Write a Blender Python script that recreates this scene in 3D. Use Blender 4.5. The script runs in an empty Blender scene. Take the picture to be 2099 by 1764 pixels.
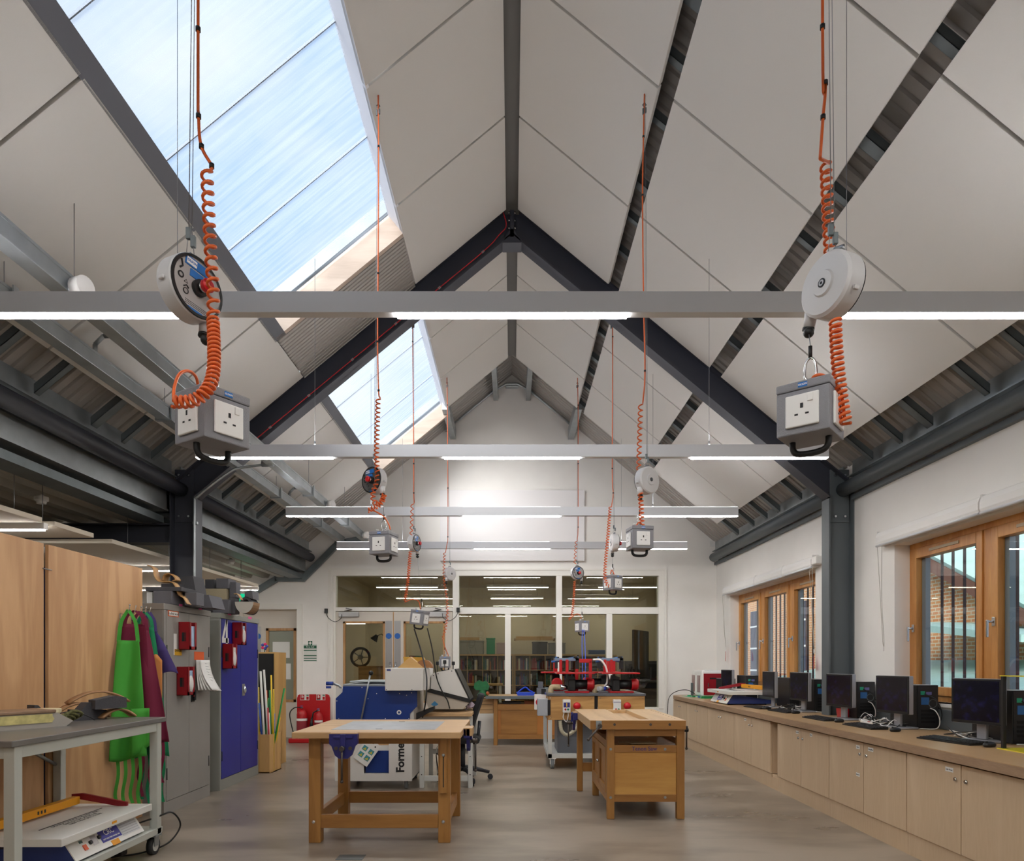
import bpy, bmesh, math, random
from mathutils import Vector, Matrix, Euler
random.seed(7)
SC = bpy.context.scene
COL = SC.collection
R = math.radians
PI = math.pi
EYE = 1.32
F = 1400.0                      # focal length in pixels of the 2099 px wide frame

def at(px, py, d):              # a pixel at distance d becomes a point in the room
    return Vector(((px - 1049.5) * d / F, d, EYE - (py - 1357.0) * d / F))

def C(h, a=1.0):
    h = h.lstrip('#')
    c = [int(h[i:i + 2], 16) / 255 for i in (0, 2, 4)]
    return tuple([(x / 12.92 if x <= .04045 else ((x + .055) / 1.055) ** 2.4) for x in c] + [a])

# ------------------------------------------------------------------ materials
MATS = {}
def mat(name, col, rough=.5, metal=0., spec=.5, noise=0., nscale=8., bump=0., bscale=60., emit=None, estr=0., coat=0.):
    if name in MATS: return MATS[name]
    m = bpy.data.materials.new(name); m.use_nodes = True
    nt = m.node_tree; b = nt.nodes['Principled BSDF']
    c = C(col) if isinstance(col, str) else col
    b.inputs['Base Color'].default_value = c
    b.inputs['Roughness'].default_value = rough
    b.inputs['Metallic'].default_value = metal
    b.inputs['Specular IOR Level'].default_value = spec
    b.inputs['Coat Weight'].default_value = coat
    if noise or bump:
        tc = nt.nodes.new('ShaderNodeTexCoord')
        if noise:
            n = nt.nodes.new('ShaderNodeTexNoise'); n.inputs['Scale'].default_value = nscale; n.inputs['Detail'].default_value = 5
            nt.links.new(tc.outputs['Object'], n.inputs['Vector'])
            r = nt.nodes.new('ShaderNodeValToRGB')
            r.color_ramp.elements[0].position = .3; r.color_ramp.elements[1].position = .7
            r.color_ramp.elements[0].color = tuple([x * (1 - noise) for x in c[:3]] + [1])
            r.color_ramp.elements[1].color = tuple([min(1, x * (1 + noise)) for x in c[:3]] + [1])
            nt.links.new(n.outputs['Fac'], r.inputs['Fac']); nt.links.new(r.outputs['Color'], b.inputs['Base Color'])
        if bump:
            n2 = nt.nodes.new('ShaderNodeTexNoise'); n2.inputs['Scale'].default_value = bscale; n2.inputs['Detail'].default_value = 3
            nt.links.new(tc.outputs['Object'], n2.inputs['Vector'])
            bp = nt.nodes.new('ShaderNodeBump'); bp.inputs['Strength'].default_value = bump; bp.inputs['Distance'].default_value = .01
            nt.links.new(n2.outputs['Fac'], bp.inputs['Height']); nt.links.new(bp.outputs['Normal'], b.inputs['Normal'])
    if emit:
        b.inputs['Emission Color'].default_value = C(emit); b.inputs['Emission Strength'].default_value = estr
    MATS[name] = m
    return m

def wood(name, c1, c2, axis='Z', scale=1., rough=.45, dist=3., fine=.5):
    """grain that runs along the given object axis"""
    if name in MATS: return MATS[name]
    m = bpy.data.materials.new(name); m.use_nodes = True
    nt = m.node_tree; b = nt.nodes['Principled BSDF']; L = nt.links.new
    b.inputs['Roughness'].default_value = rough
    tc = nt.nodes.new('ShaderNodeTexCoord'); mp = nt.nodes.new('ShaderNodeMapping')
    s = {'X': (.12, 1, 1), 'Y': (1, .12, 1), 'Z': (1, 1, .12)}[axis]
    mp.inputs['Scale'].default_value = [v * scale for v in s]
    L(tc.outputs['Object'], mp.inputs['Vector'])
    n = nt.nodes.new('ShaderNodeTexNoise'); n.inputs['Scale'].default_value = 5; n.inputs['Detail'].default_value = 4; n.inputs['Distortion'].default_value = .6
    L(mp.outputs['Vector'], n.inputs['Vector'])
    ml = nt.nodes.new('ShaderNodeMath'); ml.operation = 'MULTIPLY'; ml.inputs[1].default_value = dist * 6
    L(n.outputs['Fac'], ml.inputs[0])
    si = nt.nodes.new('ShaderNodeMath'); si.operation = 'SINE'; L(ml.outputs[0], si.inputs[0])
    n3 = nt.nodes.new('ShaderNodeTexNoise'); n3.inputs['Scale'].default_value = 70; n3.inputs['Detail'].default_value = 3
    L(mp.outputs['Vector'], n3.inputs['Vector'])
    mr = nt.nodes.new('ShaderNodeMapRange'); mr.inputs['From Min'].default_value = -1; L(si.outputs[0], mr.inputs['Value'])
    mx = nt.nodes.new('ShaderNodeMath'); mx.operation = 'MULTIPLY_ADD'; mx.inputs[1].default_value = 1 - fine
    L(mr.outputs[0], mx.inputs[0])
    m2 = nt.nodes.new('ShaderNodeMath'); m2.operation = 'MULTIPLY'; m2.inputs[1].default_value = fine
    L(n3.outputs['Fac'], m2.inputs[0]); L(m2.outputs[0], mx.inputs[2])
    cr = nt.nodes.new('ShaderNodeValToRGB')
    cr.color_ramp.elements[0].color = C(c1); cr.color_ramp.elements[1].color = C(c2)
    cr.color_ramp.elements[0].position = .1; cr.color_ramp.elements[1].position = .8
    L(mx.outputs[0], cr.inputs['Fac']); L(cr.outputs['Color'], b.inputs['Base Color'])
    MATS[name] = m
    return m

def glass(name, tint='#ffffff', refl=1.0, rough=0.0):
    if name in MATS: return MATS[name]
    m = bpy.data.materials.new(name); m.use_nodes = True
    nt = m.node_tree; nt.nodes.clear(); L = nt.links.new
    out = nt.nodes.new('ShaderNodeOutputMaterial'); mx = nt.nodes.new('ShaderNodeMixShader')
    t = nt.nodes.new('ShaderNodeBsdfTransparent'); t.inputs['Color'].default_value = C(tint)
    g = nt.nodes.new('ShaderNodeBsdfGlossy'); g.inputs['Roughness'].default_value = rough
    fr = nt.nodes.new('ShaderNodeFresnel'); fr.inputs['IOR'].default_value = 1.5
    ml = nt.nodes.new('ShaderNodeMath'); ml.operation = 'MULTIPLY'; ml.inputs[1].default_value = refl; ml.use_clamp = True
    ge = nt.nodes.new('ShaderNodeNewGeometry'); ir = nt.nodes.new('ShaderNodeMapRange')   # same reflectance from either side of the pane
    ir.inputs['To Min'].default_value = 1.5; ir.inputs['To Max'].default_value = 1 / 1.5
    L(ge.outputs['Backfacing'], ir.inputs['Value']); L(ir.outputs[0], fr.inputs['IOR'])
    L(fr.outputs[0], ml.inputs[0]); L(ml.outputs[0], mx.inputs['Fac']); L(t.outputs[0], mx.inputs[1]); L(g.outputs[0], mx.inputs[2])
    L(mx.outputs[0], out.inputs['Surface'])
    MATS[name] = m
    return m

def lamp_mat(name, col, strength):
    if name in MATS: return MATS[name]
    m = bpy.data.materials.new(name); m.use_nodes = True
    nt = m.node_tree; nt.nodes.clear()
    out = nt.nodes.new('ShaderNodeOutputMaterial'); e = nt.nodes.new('ShaderNodeEmission')
    e.inputs['Color'].default_value = C(col); e.inputs['Strength'].default_value = strength
    nt.links.new(e.outputs[0], out.inputs['Surface'])
    MATS[name] = m
    return m

# ------------------------------------------------------------------ mesh builder
class MB:
    def __init__(s): s.v = []; s.f = []; s.sm = []
    def add(s, vs, fs, smooth=False, M=None):
        o = len(s.v)
        for p in vs:
            p = Vector(p)
            s.v.append(tuple(M @ p) if M is not None else tuple(p))
        for q in fs:
            s.f.append([i + o for i in q]); s.sm.append(smooth)
        return s
    def box(s, a, b, bev=0., M=None):
        x0, y0, z0 = [min(a[i], b[i]) for i in range(3)]; x1, y1, z1 = [max(a[i], b[i]) for i in range(3)]
        if bev <= 0:
            vs = [(x0, y0, z0), (x1, y0, z0), (x1, y1, z0), (x0, y1, z0), (x0, y0, z1), (x1, y0, z1), (x1, y1, z1), (x0, y1, z1)]
            return s.add(vs, [(0, 3, 2, 1), (4, 5, 6, 7), (0, 1, 5, 4), (1, 2, 6, 5), (2, 3, 7, 6), (3, 0, 4, 7)], False, M)
        bm = bmesh.new()
        bmesh.ops.create_cube(bm, size=1)
        for v in bm.verts:
            v.co = Vector(((x0 + x1) / 2 + v.co.x * (x1 - x0), (y0 + y1) / 2 + v.co.y * (y1 - y0), (z0 + z1) / 2 + v.co.z * (z1 - z0)))
        bev = min(bev, .49 * min(x1 - x0, y1 - y0, z1 - z0))
        bmesh.ops.bevel(bm, geom=bm.edges[:], offset=bev, segments=2, profile=.5, affect='EDGES')
        bm.verts.index_update()
        s.add([v.co for v in bm.verts], [[v.index for v in f.verts] for f in bm.faces], False, M)
        bm.free(); return s
    def cbox(s, c, size, bev=0., rot=None):
        M = Matrix.Translation(c)
        if rot: M = M @ Euler([R(a) for a in rot]).to_matrix().to_4x4()
        h = [x / 2 for x in size]
        return s.box((-h[0], -h[1], -h[2]), h, bev, M)
    def prism(s, poly, a0, a1, axis='Y', M=None, smooth=False):
        """poly: 2D points; extruded along axis (Y: (x,z) points; X: (y,z); Z: (x,y))"""
        n = len(poly)
        def p3(p, a):
            return {'Y': (p[0], a, p[1]), 'X': (a, p[0], p[1]), 'Z': (p[0], p[1], a)}[axis]
        ar = sum(poly[i][0] * poly[(i + 1) % n][1] - poly[(i + 1) % n][0] * poly[i][1] for i in range(n))
        fl = (ar > 0) == (axis == 'Y')
        vs = [p3(p, a0) for p in poly] + [p3(p, a1) for p in poly]
        fs = []
        bot = list(range(n)); top = list(range(n, 2 * n))
        if fl: fs += [bot, top[::-1]]
        else: fs += [bot[::-1], top]
        for i in range(n):
            j = (i + 1) % n
            q = [i, j, n + j, n + i]
            fs.append(q[::-1] if fl else q)
        o = len(s.v)
        s.add(vs, fs[:2], False, M)
        for q in fs[2:]:
            s.f.append([i + o for i in q]); s.sm.append(smooth)
        return s
    def tube(s, pts, r, n=10, caps=True, closed=False, M=None, rr=None):
        pts = [Vector(p) for p in pts]
        N = len(pts); vs = []; fs = []
        up = None
        for i, p in enumerate(pts):
            a = pts[(i - 1) % N] if (i > 0 or closed) else p
            b = pts[(i + 1) % N] if (i < N - 1 or closed) else p
            t = (b - a)
            if t.length < 1e-9: t = Vector((0, 0, 1))
            t.normalize()
            if up is None:
                up = Vector((0, 0, 1)) if abs(t.z) < .9 else Vector((1, 0, 0))
            u = up - t * up.dot(t)
            if u.length < 1e-6: u = Vector((1, 0, 0)) - t * t.x
            u.normalize(); w = t.cross(u); up = u
            rad = rr[i] if rr else r
            for k in range(n):
                an = 2 * PI * k / n
                vs.append(p + (u * math.cos(an) + w * math.sin(an)) * rad)
        M_ = N if closed else N - 1
        for i in range(M_):
            j = (i + 1) % N
            for k in range(n):
                l = (k + 1) % n
                fs.append((i * n + k, i * n + l, j * n + l, j * n + k))
        s.add(vs, fs, True, M)
        if caps and not closed:
            o = len(s.v) - len(vs)
            s.f.append([o + k for k in range(n)][::-1]); s.sm.append(False)
            s.f.append([o + (N - 1) * n + k for k in range(n)]); s.sm.append(False)
        return s
    def cyl(s, a, b, r, n=20, r2=None, M=None):
        return s.tube([a, b], r, n, True, False, M, [r, r if r2 is None else r2])
    def lathe(s, prof, n=28, M=None, caps=None):
        """prof: list of (r,z), turned about Z; corners sharper than 35 degrees stay crisp"""
        runs = [[prof[0]]]
        for i in range(1, len(prof)):
            runs[-1].append(prof[i])
            if 0 < i < len(prof) - 1:
                a = Vector((prof[i][0] - prof[i - 1][0], prof[i][1] - prof[i - 1][1])); b = Vector((prof[i + 1][0] - prof[i][0], prof[i + 1][1] - prof[i][1]))
                if a.length > 1e-7 and b.length > 1e-7 and a.angle(b) > R(35): runs.append([prof[i]])
        for run in runs:
            vs = []; fs = []
            for (r, z) in run:
                for k in range(n):
                    a = 2 * PI * k / n
                    vs.append((r * math.cos(a), r * math.sin(a), z))
            for i in range(len(run) - 1):
                for k in range(n):
                    l = (k + 1) % n
                    fs.append((i * n + k, i * n + l, (i + 1) * n + l, (i + 1) * n + k))
            s.add(vs, fs, True, M)
        if caps is None: caps = prof[0] != prof[-1] and (prof[0][0] < 1e-6 or prof[-1][0] < 1e-6 or abs(prof[0][1] - prof[-1][1]) > .0095)
        if not caps: return s
        for (r, z), fl in ((prof[0], True), (prof[-1], False)):
            if r > 1e-6:
                ring = [(r * math.cos(2 * PI * k / n), r * math.sin(2 * PI * k / n), z) for k in range(n)]
                s.add(ring, [list(range(n))[::-1] if fl else list(range(n))], False, M)
        return s
    def sphere(s, c, r, n=14, sc=(1, 1, 1), M=None):
        pr = [(max(1e-7, r * math.sin(PI * i / n)), -r * math.cos(PI * i / n)) for i in range(n + 1)]
        T = Matrix.Translation(c) @ Matrix.Diagonal((sc[0], sc[1], sc[2], 1))
        return s.lathe(pr, 2 * n, T if M is None else M @ T)
    def grid(s, fn, nu, nv, smooth=True, thick=0., M=None):
        """fn(u,v) -> point; a sheet, two-sided with a thickness when thick > 0"""
        P = [[Vector(fn(i / nu, j / nv)) for j in range(nv + 1)] for i in range(nu + 1)]
        def idx(i, j, l=0): return l * (nu + 1) * (nv + 1) + i * (nv + 1) + j
        vs = [P[i][j] for i in range(nu + 1) for j in range(nv + 1)]
        fs = [(idx(i, j), idx(i + 1, j), idx(i + 1, j + 1), idx(i, j + 1)) for i in range(nu) for j in range(nv)]
        if thick:
            bk = []
            for i in range(nu + 1):
                for j in range(nv + 1):
                    du = P[min(i + 1, nu)][j] - P[max(i - 1, 0)][j]; dv = P[i][min(j + 1, nv)] - P[i][max(j - 1, 0)]
                    nn = du.cross(dv)
                    if nn.length > 0: nn.normalize()
                    bk.append(P[i][j] - nn * thick)
            vs += bk
            fs += [(idx(i, j + 1, 1), idx(i + 1, j + 1, 1), idx(i + 1, j, 1), idx(i, j, 1)) for i in range(nu) for j in range(nv)]
            for i in range(nu):
                fs.append((idx(i, 0), idx(i, 0, 1), idx(i + 1, 0, 1), idx(i + 1, 0)))
                fs.append((idx(i + 1, nv), idx(i + 1, nv, 1), idx(i, nv, 1), idx(i, nv)))
            for j in range(nv):
                fs.append((idx(0, j + 1), idx(0, j + 1, 1), idx(0, j, 1), idx(0, j)))
                fs.append((idx(nu, j), idx(nu, j, 1), idx(nu, j + 1, 1), idx(nu, j + 1)))
        return s.add(vs, fs, smooth, M)
    def build(s, name, m, parent=None, loc=None, rot=None):
        me = bpy.data.meshes.new(name)
        me.from_pydata(s.v, [], s.f)
        me.polygons.foreach_set('use_smooth', s.sm)
        me.validate(); me.update()
        me.materials.append(m)
        o = bpy.data.objects.new(name, me); COL.objects.link(o)
        if parent: o.parent = parent
        if loc: o.location = loc
        if rot: o.rotation_euler = [R(a) for a in rot]
        return o

def tag(o, label, cat, group=None, kind=None):
    if label: o['label'] = label
    if cat: o['category'] = cat
    if group: o['group'] = group
    if kind: o['kind'] = kind
    return o
def thing(name, label, cat, loc=(0, 0, 0), rz=0, group=None, rx=0, ry=0):
    o = bpy.data.objects.new(name, None); COL.objects.link(o)
    o.empty_display_size = .1
    o.location = loc; o.rotation_euler = (R(rx), R(ry), R(rz))
    return tag(o, label, cat, group)
def structure(o):
    o['kind'] = 'structure'; return o
def copy_tree(o, parent=None):
    c = o.copy(); COL.objects.link(c)
    if parent: c.parent = parent
    for ch in list(o.children): copy_tree(ch, c)
    return c
def lettering(name, body, size, m, parent=None, loc=(0, 0, 0), rot=(90, 0, 0), depth=.0008, align='LEFT', bold=0.):
    """raised lettering as a mesh; lies in its local XY plane, reads along +X"""
    cu = bpy.data.curves.new(name, 'FONT'); cu.body = body; cu.size = size; cu.extrude = depth; cu.align_x = align; cu.align_y = 'CENTER'
    cu.offset = bold; cu.resolution_u = 3
    t = bpy.data.objects.new(name, cu); COL.objects.link(t)
    dg = bpy.context.evaluated_depsgraph_get(); dg.update()
    me = bpy.data.meshes.new_from_object(t.evaluated_get(dg))
    bpy.data.objects.remove(t); me.name = name
    me.materials.clear(); me.materials.append(m)
    o = bpy.data.objects.new(name, me); COL.objects.link(o)
    if parent: o.parent = parent
    o.location = loc; o.rotation_euler = [R(a) for a in rot]
    return o
def smooth_path(pts, n=8):
    """Catmull-Rom through the points"""
    P = [Vector(p) for p in pts]; P = [P[0] * 2 - P[1]] + P + [P[-1] * 2 - P[-2]]
    out = []
    for i in range(1, len(P) - 2):
        for k in range(n):
            t = k / n
            a, b, c, d = P[i - 1], P[i], P[i + 1], P[i + 2]
            out.append(.5 * ((2 * b) + (c - a) * t + (2 * a - 5 * b + 4 * c - d) * t * t + (3 * b - a - 3 * c + d) * t ** 3))
    out.append(P[-2]); return out
ORD = ['first', 'second', 'third', 'fourth', 'fifth', 'sixth', 'seventh', 'eighth', 'ninth', 'tenth', 'eleventh', 'twelfth',
       'thirteenth', 'fourteenth', 'fifteenth', 'sixteenth', 'seventeenth', 'eighteenth', 'nineteenth', 'twentieth']

# shared materials
M_WHITE = mat('wall_paint', '#f2efea', .75, noise=.02, nscale=3)
M_PANEL = mat('panel_facing', '#d2cfc9', .95, spec=.1, bump=.08, bscale=400)
M_DECK = mat('liner_sheet', '#a9a49d', .45, metal=.35)
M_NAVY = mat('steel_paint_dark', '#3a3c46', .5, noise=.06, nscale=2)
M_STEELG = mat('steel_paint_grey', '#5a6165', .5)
M_GALV = mat('galvanised', '#a6acae', .38, metal=.75, noise=.12, nscale=6)
M_GALVD = mat('galvanised_dark', '#6f777a', .42, metal=.6, noise=.12, nscale=5)
M_ALU = mat('aluminium', '#dcdee3', .45, metal=.1)
M_CHROME = mat('chrome', '#d8dadd', .18, metal=1.)
M_BLACK = mat('black_plastic', '#131314', .45)
M_RUBBER = mat('rubber', '#2a2b2c', .7)
M_LGREY = mat('light_grey_metal', '#c7c8c4', .5)
M_WIRE = mat('steel_wire', '#8f9194', .35, metal=.8)
M_WPL = mat('white_plastic', '#eceae6', .4)
M_ORANGE = mat('orange_flex', '#e0662a', .38)
M_RED = mat('red_enamel', '#b01018', .38)
M_LED = lamp_mat('led_strip', '#fffcf8', 75.)
M_ADDED_UP = lamp_mat('added_uplight_glow', '#fbfaff', 31.)  # glow of the added upward strips, lifts the ceiling panels
# ================================================================== the room
XW = 3.545; YB = 11.83; SL = .825; Z0 = 6.0
def zp(x): return Z0 - SL * abs(x)
TH = math.atan(SL)
YN = -3.0; XL = -8.2

# ---- floor
def floor_mat():
    m = bpy.data.materials.new('polished_concrete'); m.use_nodes = True
    nt = m.node_tree; b = nt.nodes['Principled BSDF']; L = nt.links.new
    tc = nt.nodes.new('ShaderNodeTexCoord')
    mp = nt.nodes.new('ShaderNodeMapping'); mp.inputs['Scale'].default_value = (.55, 1.5, 1); mp.inputs['Location'].default_value = (.3, .2, .437); mp.inputs['Rotation'].default_value = (0, 0, R(12))
    L(tc.outputs['Object'], mp.inputs['Vector'])
    n = nt.nodes.new('ShaderNodeTexNoise'); n.inputs['Scale'].default_value = 1.6; n.inputs['Detail'].default_value = 6; n.inputs['Roughness'].default_value = .55; n.inputs['Distortion'].default_value = 0
    L(mp.outputs['Vector'], n.inputs['Vector'])
    cr = nt.nodes.new('ShaderNodeValToRGB')
    e = cr.color_ramp.elements; e[0].position = .42; e[0].color = C('#7d7265'); e[1].position = .6; e[1].color = C('#9a8e7f')
    L(n.outputs['Fac'], cr.inputs['Fac']); L(cr.outputs['Color'], b.inputs['Base Color'])
    r = nt.nodes.new('ShaderNodeMapRange'); r.inputs['To Min'].default_value = .2; r.inputs['To Max'].default_value = .42
    L(n.outputs['Fac'], r.inputs['Value']); L(r.outputs[0], b.inputs['Roughness'])
    b.inputs['Specular IOR Level'].default_value = .45
    return m
structure(MB().box((XL, YN, -.12), (3.8, 17.7, 0)).build('floor', floor_mat()))

# ---- right wall with two window openings
WINS = [(3.2, 6.33), (7.98, 11.10)]
ZS, ZH = .98, 2.405
w = MB()
w.box((XW, YN, 0), (XW + .25, YB + .25, ZS)); w.box((XW, YN, ZH), (XW + .25, YB + .25, 3.75))
for a, b in [(YN, 3.2), (6.33, 7.98), (11.10, YB + .25)]: w.box((XW, a, ZS), (XW + .25, b, ZH))
structure(w.build('wall_right', M_WHITE))
# ---- back gable wall with openings
w = MB()
DX0, DX1, DZ = -4.75, -3.69, 2.27         # side doorway
GX0, GX1, GZ = -3.11, 2.63, 2.90          # glazed screen
GXM = -1.03; GS = .5                      # doors end here, the glazing starts on a low wall
yb0, yb1 = YB, YB + .2
w.box((XL, yb0, 0), (DX0, yb1, GZ)); w.box((DX0, yb0, DZ), (DX1, yb1, GZ)); w.box((DX1, yb0, 0), (GX0, yb1, GZ))
w.box((GX1, yb0, 0), (XW + .25, yb1, GZ)); w.box((GXM, yb0, 0), (GX1, yb1, GS))
w.prism([(XL, GZ), (XW + .25, GZ), (XW + .25, 3.5), (0, zp(0) + .5), (-3.9, zp(3.9) + .5), (-3.9, 3.4), (XL, 3.4)], yb0, yb1, 'Y')
structure(w.build('wall_back', M_WHITE))
structure(MB().box((XL, YN - .2, 0), (3.8, YN, 6.5)).build('wall_front', M_WHITE))
structure(MB().box((XL - .2, YN, 0), (XL, YB, 3.4)).build('wall_left', mat('side_wall_paint', '#b9b1a2', .8)))
structure(MB().box((DX1 + .05, yb0 - .015, 0), (GX0 - .06, yb0 - .001, .27)).build('baseboard_back', mat('dark_skirting', '#6d6a64', .6)))
structure(MB().box((GXM + .05, yb0 - .018, 0), (GX1 + .02, yb0 - .001, .12), .004).build('baseboard_back', M_WPL))
structure(MB().box((XL, yb0 - .015, 0), (DX0 - .06, yb0 - .001, .27)).build('baseboard_back', MATS['dark_skirting']))

# ---- roof: liner sheets with ribs running up the slope
SKY = [(1.46, 6.16), (7.32, 10.65)]          # skylights in the left slope
SX0, SX1 = .985, 2.13
def deck(mb, sgn, x0, x1, y0, y1):
    n = max(1, int((y1 - y0) / .1)); st = (y1 - y0) / n
    prof = []
    for i in range(n):
        a = y0 + i * st
        prof += [(a, 0), (a + st * .62, 0), (a + st * .72, .022), (a + st * .9, .022)]
    prof.append((y1, 0))
    vs = []; fs = []
    for (y, h) in prof:
        for x in (x0, x1):
            vs.append((sgn * x, y, zp(x) + .3 + h))
    for i in range(len(prof) - 1):
        q = (2 * i, 2 * i + 1, 2 * i + 3, 2 * i + 2)
        fs.append(q if sgn < 0 else q[::-1])
    mb.add(vs, fs)
d = MB(); deck(d, 1, 0, 3.9, YN, YB)
ceil_r = structure(d.build('ceiling', M_DECK))
d = MB(); deck(d, -1, 0, SX0 + .02, YN, YB); deck(d, -1, SX1 + .15, 3.9, YN, YB)
deck(d, -1, SX0 + .02, SX1 + .15, YN, SKY[0][0]); deck(d, -1, SX0 + .02, SX1 + .15, SKY[0][1] + .05, SKY[1][0] - .05); deck(d, -1, SX0 + .02, SX1 + .15, SKY[1][1] + .05, YB)
ceil_l = structure(d.build('ceiling', M_DECK))
# ribbed infill between the near skylight and the rafter
d = MB(); n_ = 17; st_ = (7.06 - 6.21) / n_; prof = []
for i in range(n_): prof += [(6.21 + i * st_, .02), (6.21 + (i + .6) * st_, .02), (6.21 + (i + .7) * st_, .032), (6.21 + (i + .9) * st_, .032)]
prof.append((7.06, .02)); vs = []; fs = []
for (y, h) in prof:
    for x in (SX0, SX1): vs.append((-x - h * math.sin(TH), y, zp(x) + h * math.cos(TH)))
for i in range(len(prof) - 1): fs.append((2 * i, 2 * i + 1, 2 * i + 3, 2 * i + 2))
d.add(vs, fs); d.build('ribbed_infill', M_DECK, ceil_l)
# the outer roof above the liner
o = MB()
def slab(mb, sgn, x0, x1, y0, y1, h0=.36, h1=.5):
    p = [(sgn * x0, zp(x0) + h0), (sgn * x1, zp(x1) + h0), (sgn * x1, zp(x1) + h1), (sgn * x0, zp(x0) + h1)]
    mb.prism(p, y0, y1, 'Y')
slab(o, 1, 0, 4.0, YN - .2, YB + .3)
o.build('roof_covering', M_GALVD, ceil_r)
o = MB()
slab(o, -1, 0, SX0, YN - .2, YB + .3); slab(o, -1, 2.4, 4.0, YN - .2, YB + .3)
for a, b in [(YN - .2, SKY[0][0] - .06), (SKY[0][1] + .06, SKY[1][0] - .06), (SKY[1][1] + .06, YB + .3)]: slab(o, -1, SX0, 2.4, a, b)
o.build('roof_covering', M_GALVD, ceil_l)
M_RIDGE = mat('ridge_grey', '#5f5d58', .6)
MB().prism([(-.075, Z0 + .0), (.075, Z0 + .0), (.06, Z0 + .06), (-.06, Z0 + .06)], YN, 10.42, 'Y').build('ridge_trim', M_RIDGE, ceil_r)
# rails between the panels and the liner
def chan(mb, sgn, x0, x1, y, wd=.05, h0=.12, h1=.19):
    a, b = zp(x0), zp(x1)
    for (ya, yb_, p, q) in [(y - wd / 2, y + wd / 2, h0, h0 + .006), (y - wd / 2, y - wd / 2 + .004, h0, h1), (y + wd / 2 - .004, y + wd / 2, h0, h1)]:
        mb.prism([(sgn * x0, a + p), (sgn * x1, b + p), (sgn * x1, b + q), (sgn * x0, a + q)], ya, yb_, 'Y')
yy = 2.45
k = 0
while yy < 10.6:
    if abs(yy - 7.15) > .2:
        for sgn in (1, -1):
            mb = MB(); chan(mb, sgn, .1 if sgn > 0 else 2.2, 3.46, yy, .055 if k % 3 else .085)
            mb.build('roof_rail', M_GALVD, ceil_r if sgn > 0 else ceil_l)
    yy += (.42, .5, .68)[k % 3]; k += 1
for sgn, pa in ((1, ceil_r), (-1, ceil_l)):
    for (y0, y1) in ((YN, 7.05), (7.25, YB - .02)):
        mb = MB()
        for (x, w_, h0, h1) in [(3.52, .012, .12, .3), (3.49, .06, .11, .12)]:
            mb.prism([(sgn * (x - w_ / 2), zp(x) + h0), (sgn * (x + w_ / 2), zp(x) + h0), (sgn * (x + w_ / 2), zp(x) + h1), (sgn * (x - w_ / 2), zp(x) + h1)], y0, y1, 'Y')
        mb.build('eaves_purlin', M_GALV, pa)
# end rails above the gable and the bracing cleats
for (x, rz_) in ((-.28, 0), (.28, 0)):
    MB().box((x - .04, 10.45, zp(.28) + .08), (x + .04, YB, zp(.28) + .28)).build('ridge_purlin', M_GALV, ceil_r)
for (x) in (-1.02, 1.02):
    MB().box((x - .05, 10.43, zp(1.02) + .02), (x + .05, YB, zp(1.02) + .2)).build('roof_purlin', M_GALV, ceil_r if x > 0 else ceil_l)

# ---- skylights
def sky_mat():
    m = bpy.data.materials.new('ribbed_polycarbonate'); m.use_nodes = True
    nt = m.node_tree; nt.nodes.clear(); L = nt.links.new
    out = nt.nodes.new('ShaderNodeOutputMaterial')
    t = nt.nodes.new('ShaderNodeBsdfTransparent'); tl = nt.nodes.new('ShaderNodeBsdfTranslucent')
    mx = nt.nodes.new('ShaderNodeMixShader')
    tc = nt.nodes.new('ShaderNodeTexCoord'); mp = nt.nodes.new('ShaderNodeMapping'); mp.inputs['Scale'].default_value = (.5, 14, 1)
    L(tc.outputs['Object'], mp.inputs['Vector'])
    n = nt.nodes.new('ShaderNodeTexNoise'); n.inputs['Scale'].default_value = 2; n.inputs['Detail'].default_value = 5; L(mp.outputs[0], n.inputs['Vector'])
    r = nt.nodes.new('ShaderNodeMapRange'); r.inputs['From Min'].default_value = .3; r.inputs['From Max'].default_value = .7; r.inputs['To Min'].default_value = .08; r.inputs['To Max'].default_value = .5
    L(n.outputs['Fac'], r.inputs['Value']); L(r.outputs[0], mx.inputs['Fac'])
    t.inputs['Color'].default_value = (.93, .96, 1, 1); tl.inputs['Color'].default_value = (.52, .57, .64, 1)
    L(t.outputs[0], mx.inputs[1]); L(tl.outputs[0], mx.inputs[2]); L(mx.outputs[0], out.inputs['Surface'])
    return m
M_POLY = sky_mat()
M_LINING = mat('skylight_lining', '#e9e9ee', .6)
M_PLY = wood('skylight_ply', '#b3a090', '#c4b2a2', 'X', 1.2, .6)
DARKTRIM = mat('dark_trim', '#5d5f66', .5)
HP = .19
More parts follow.
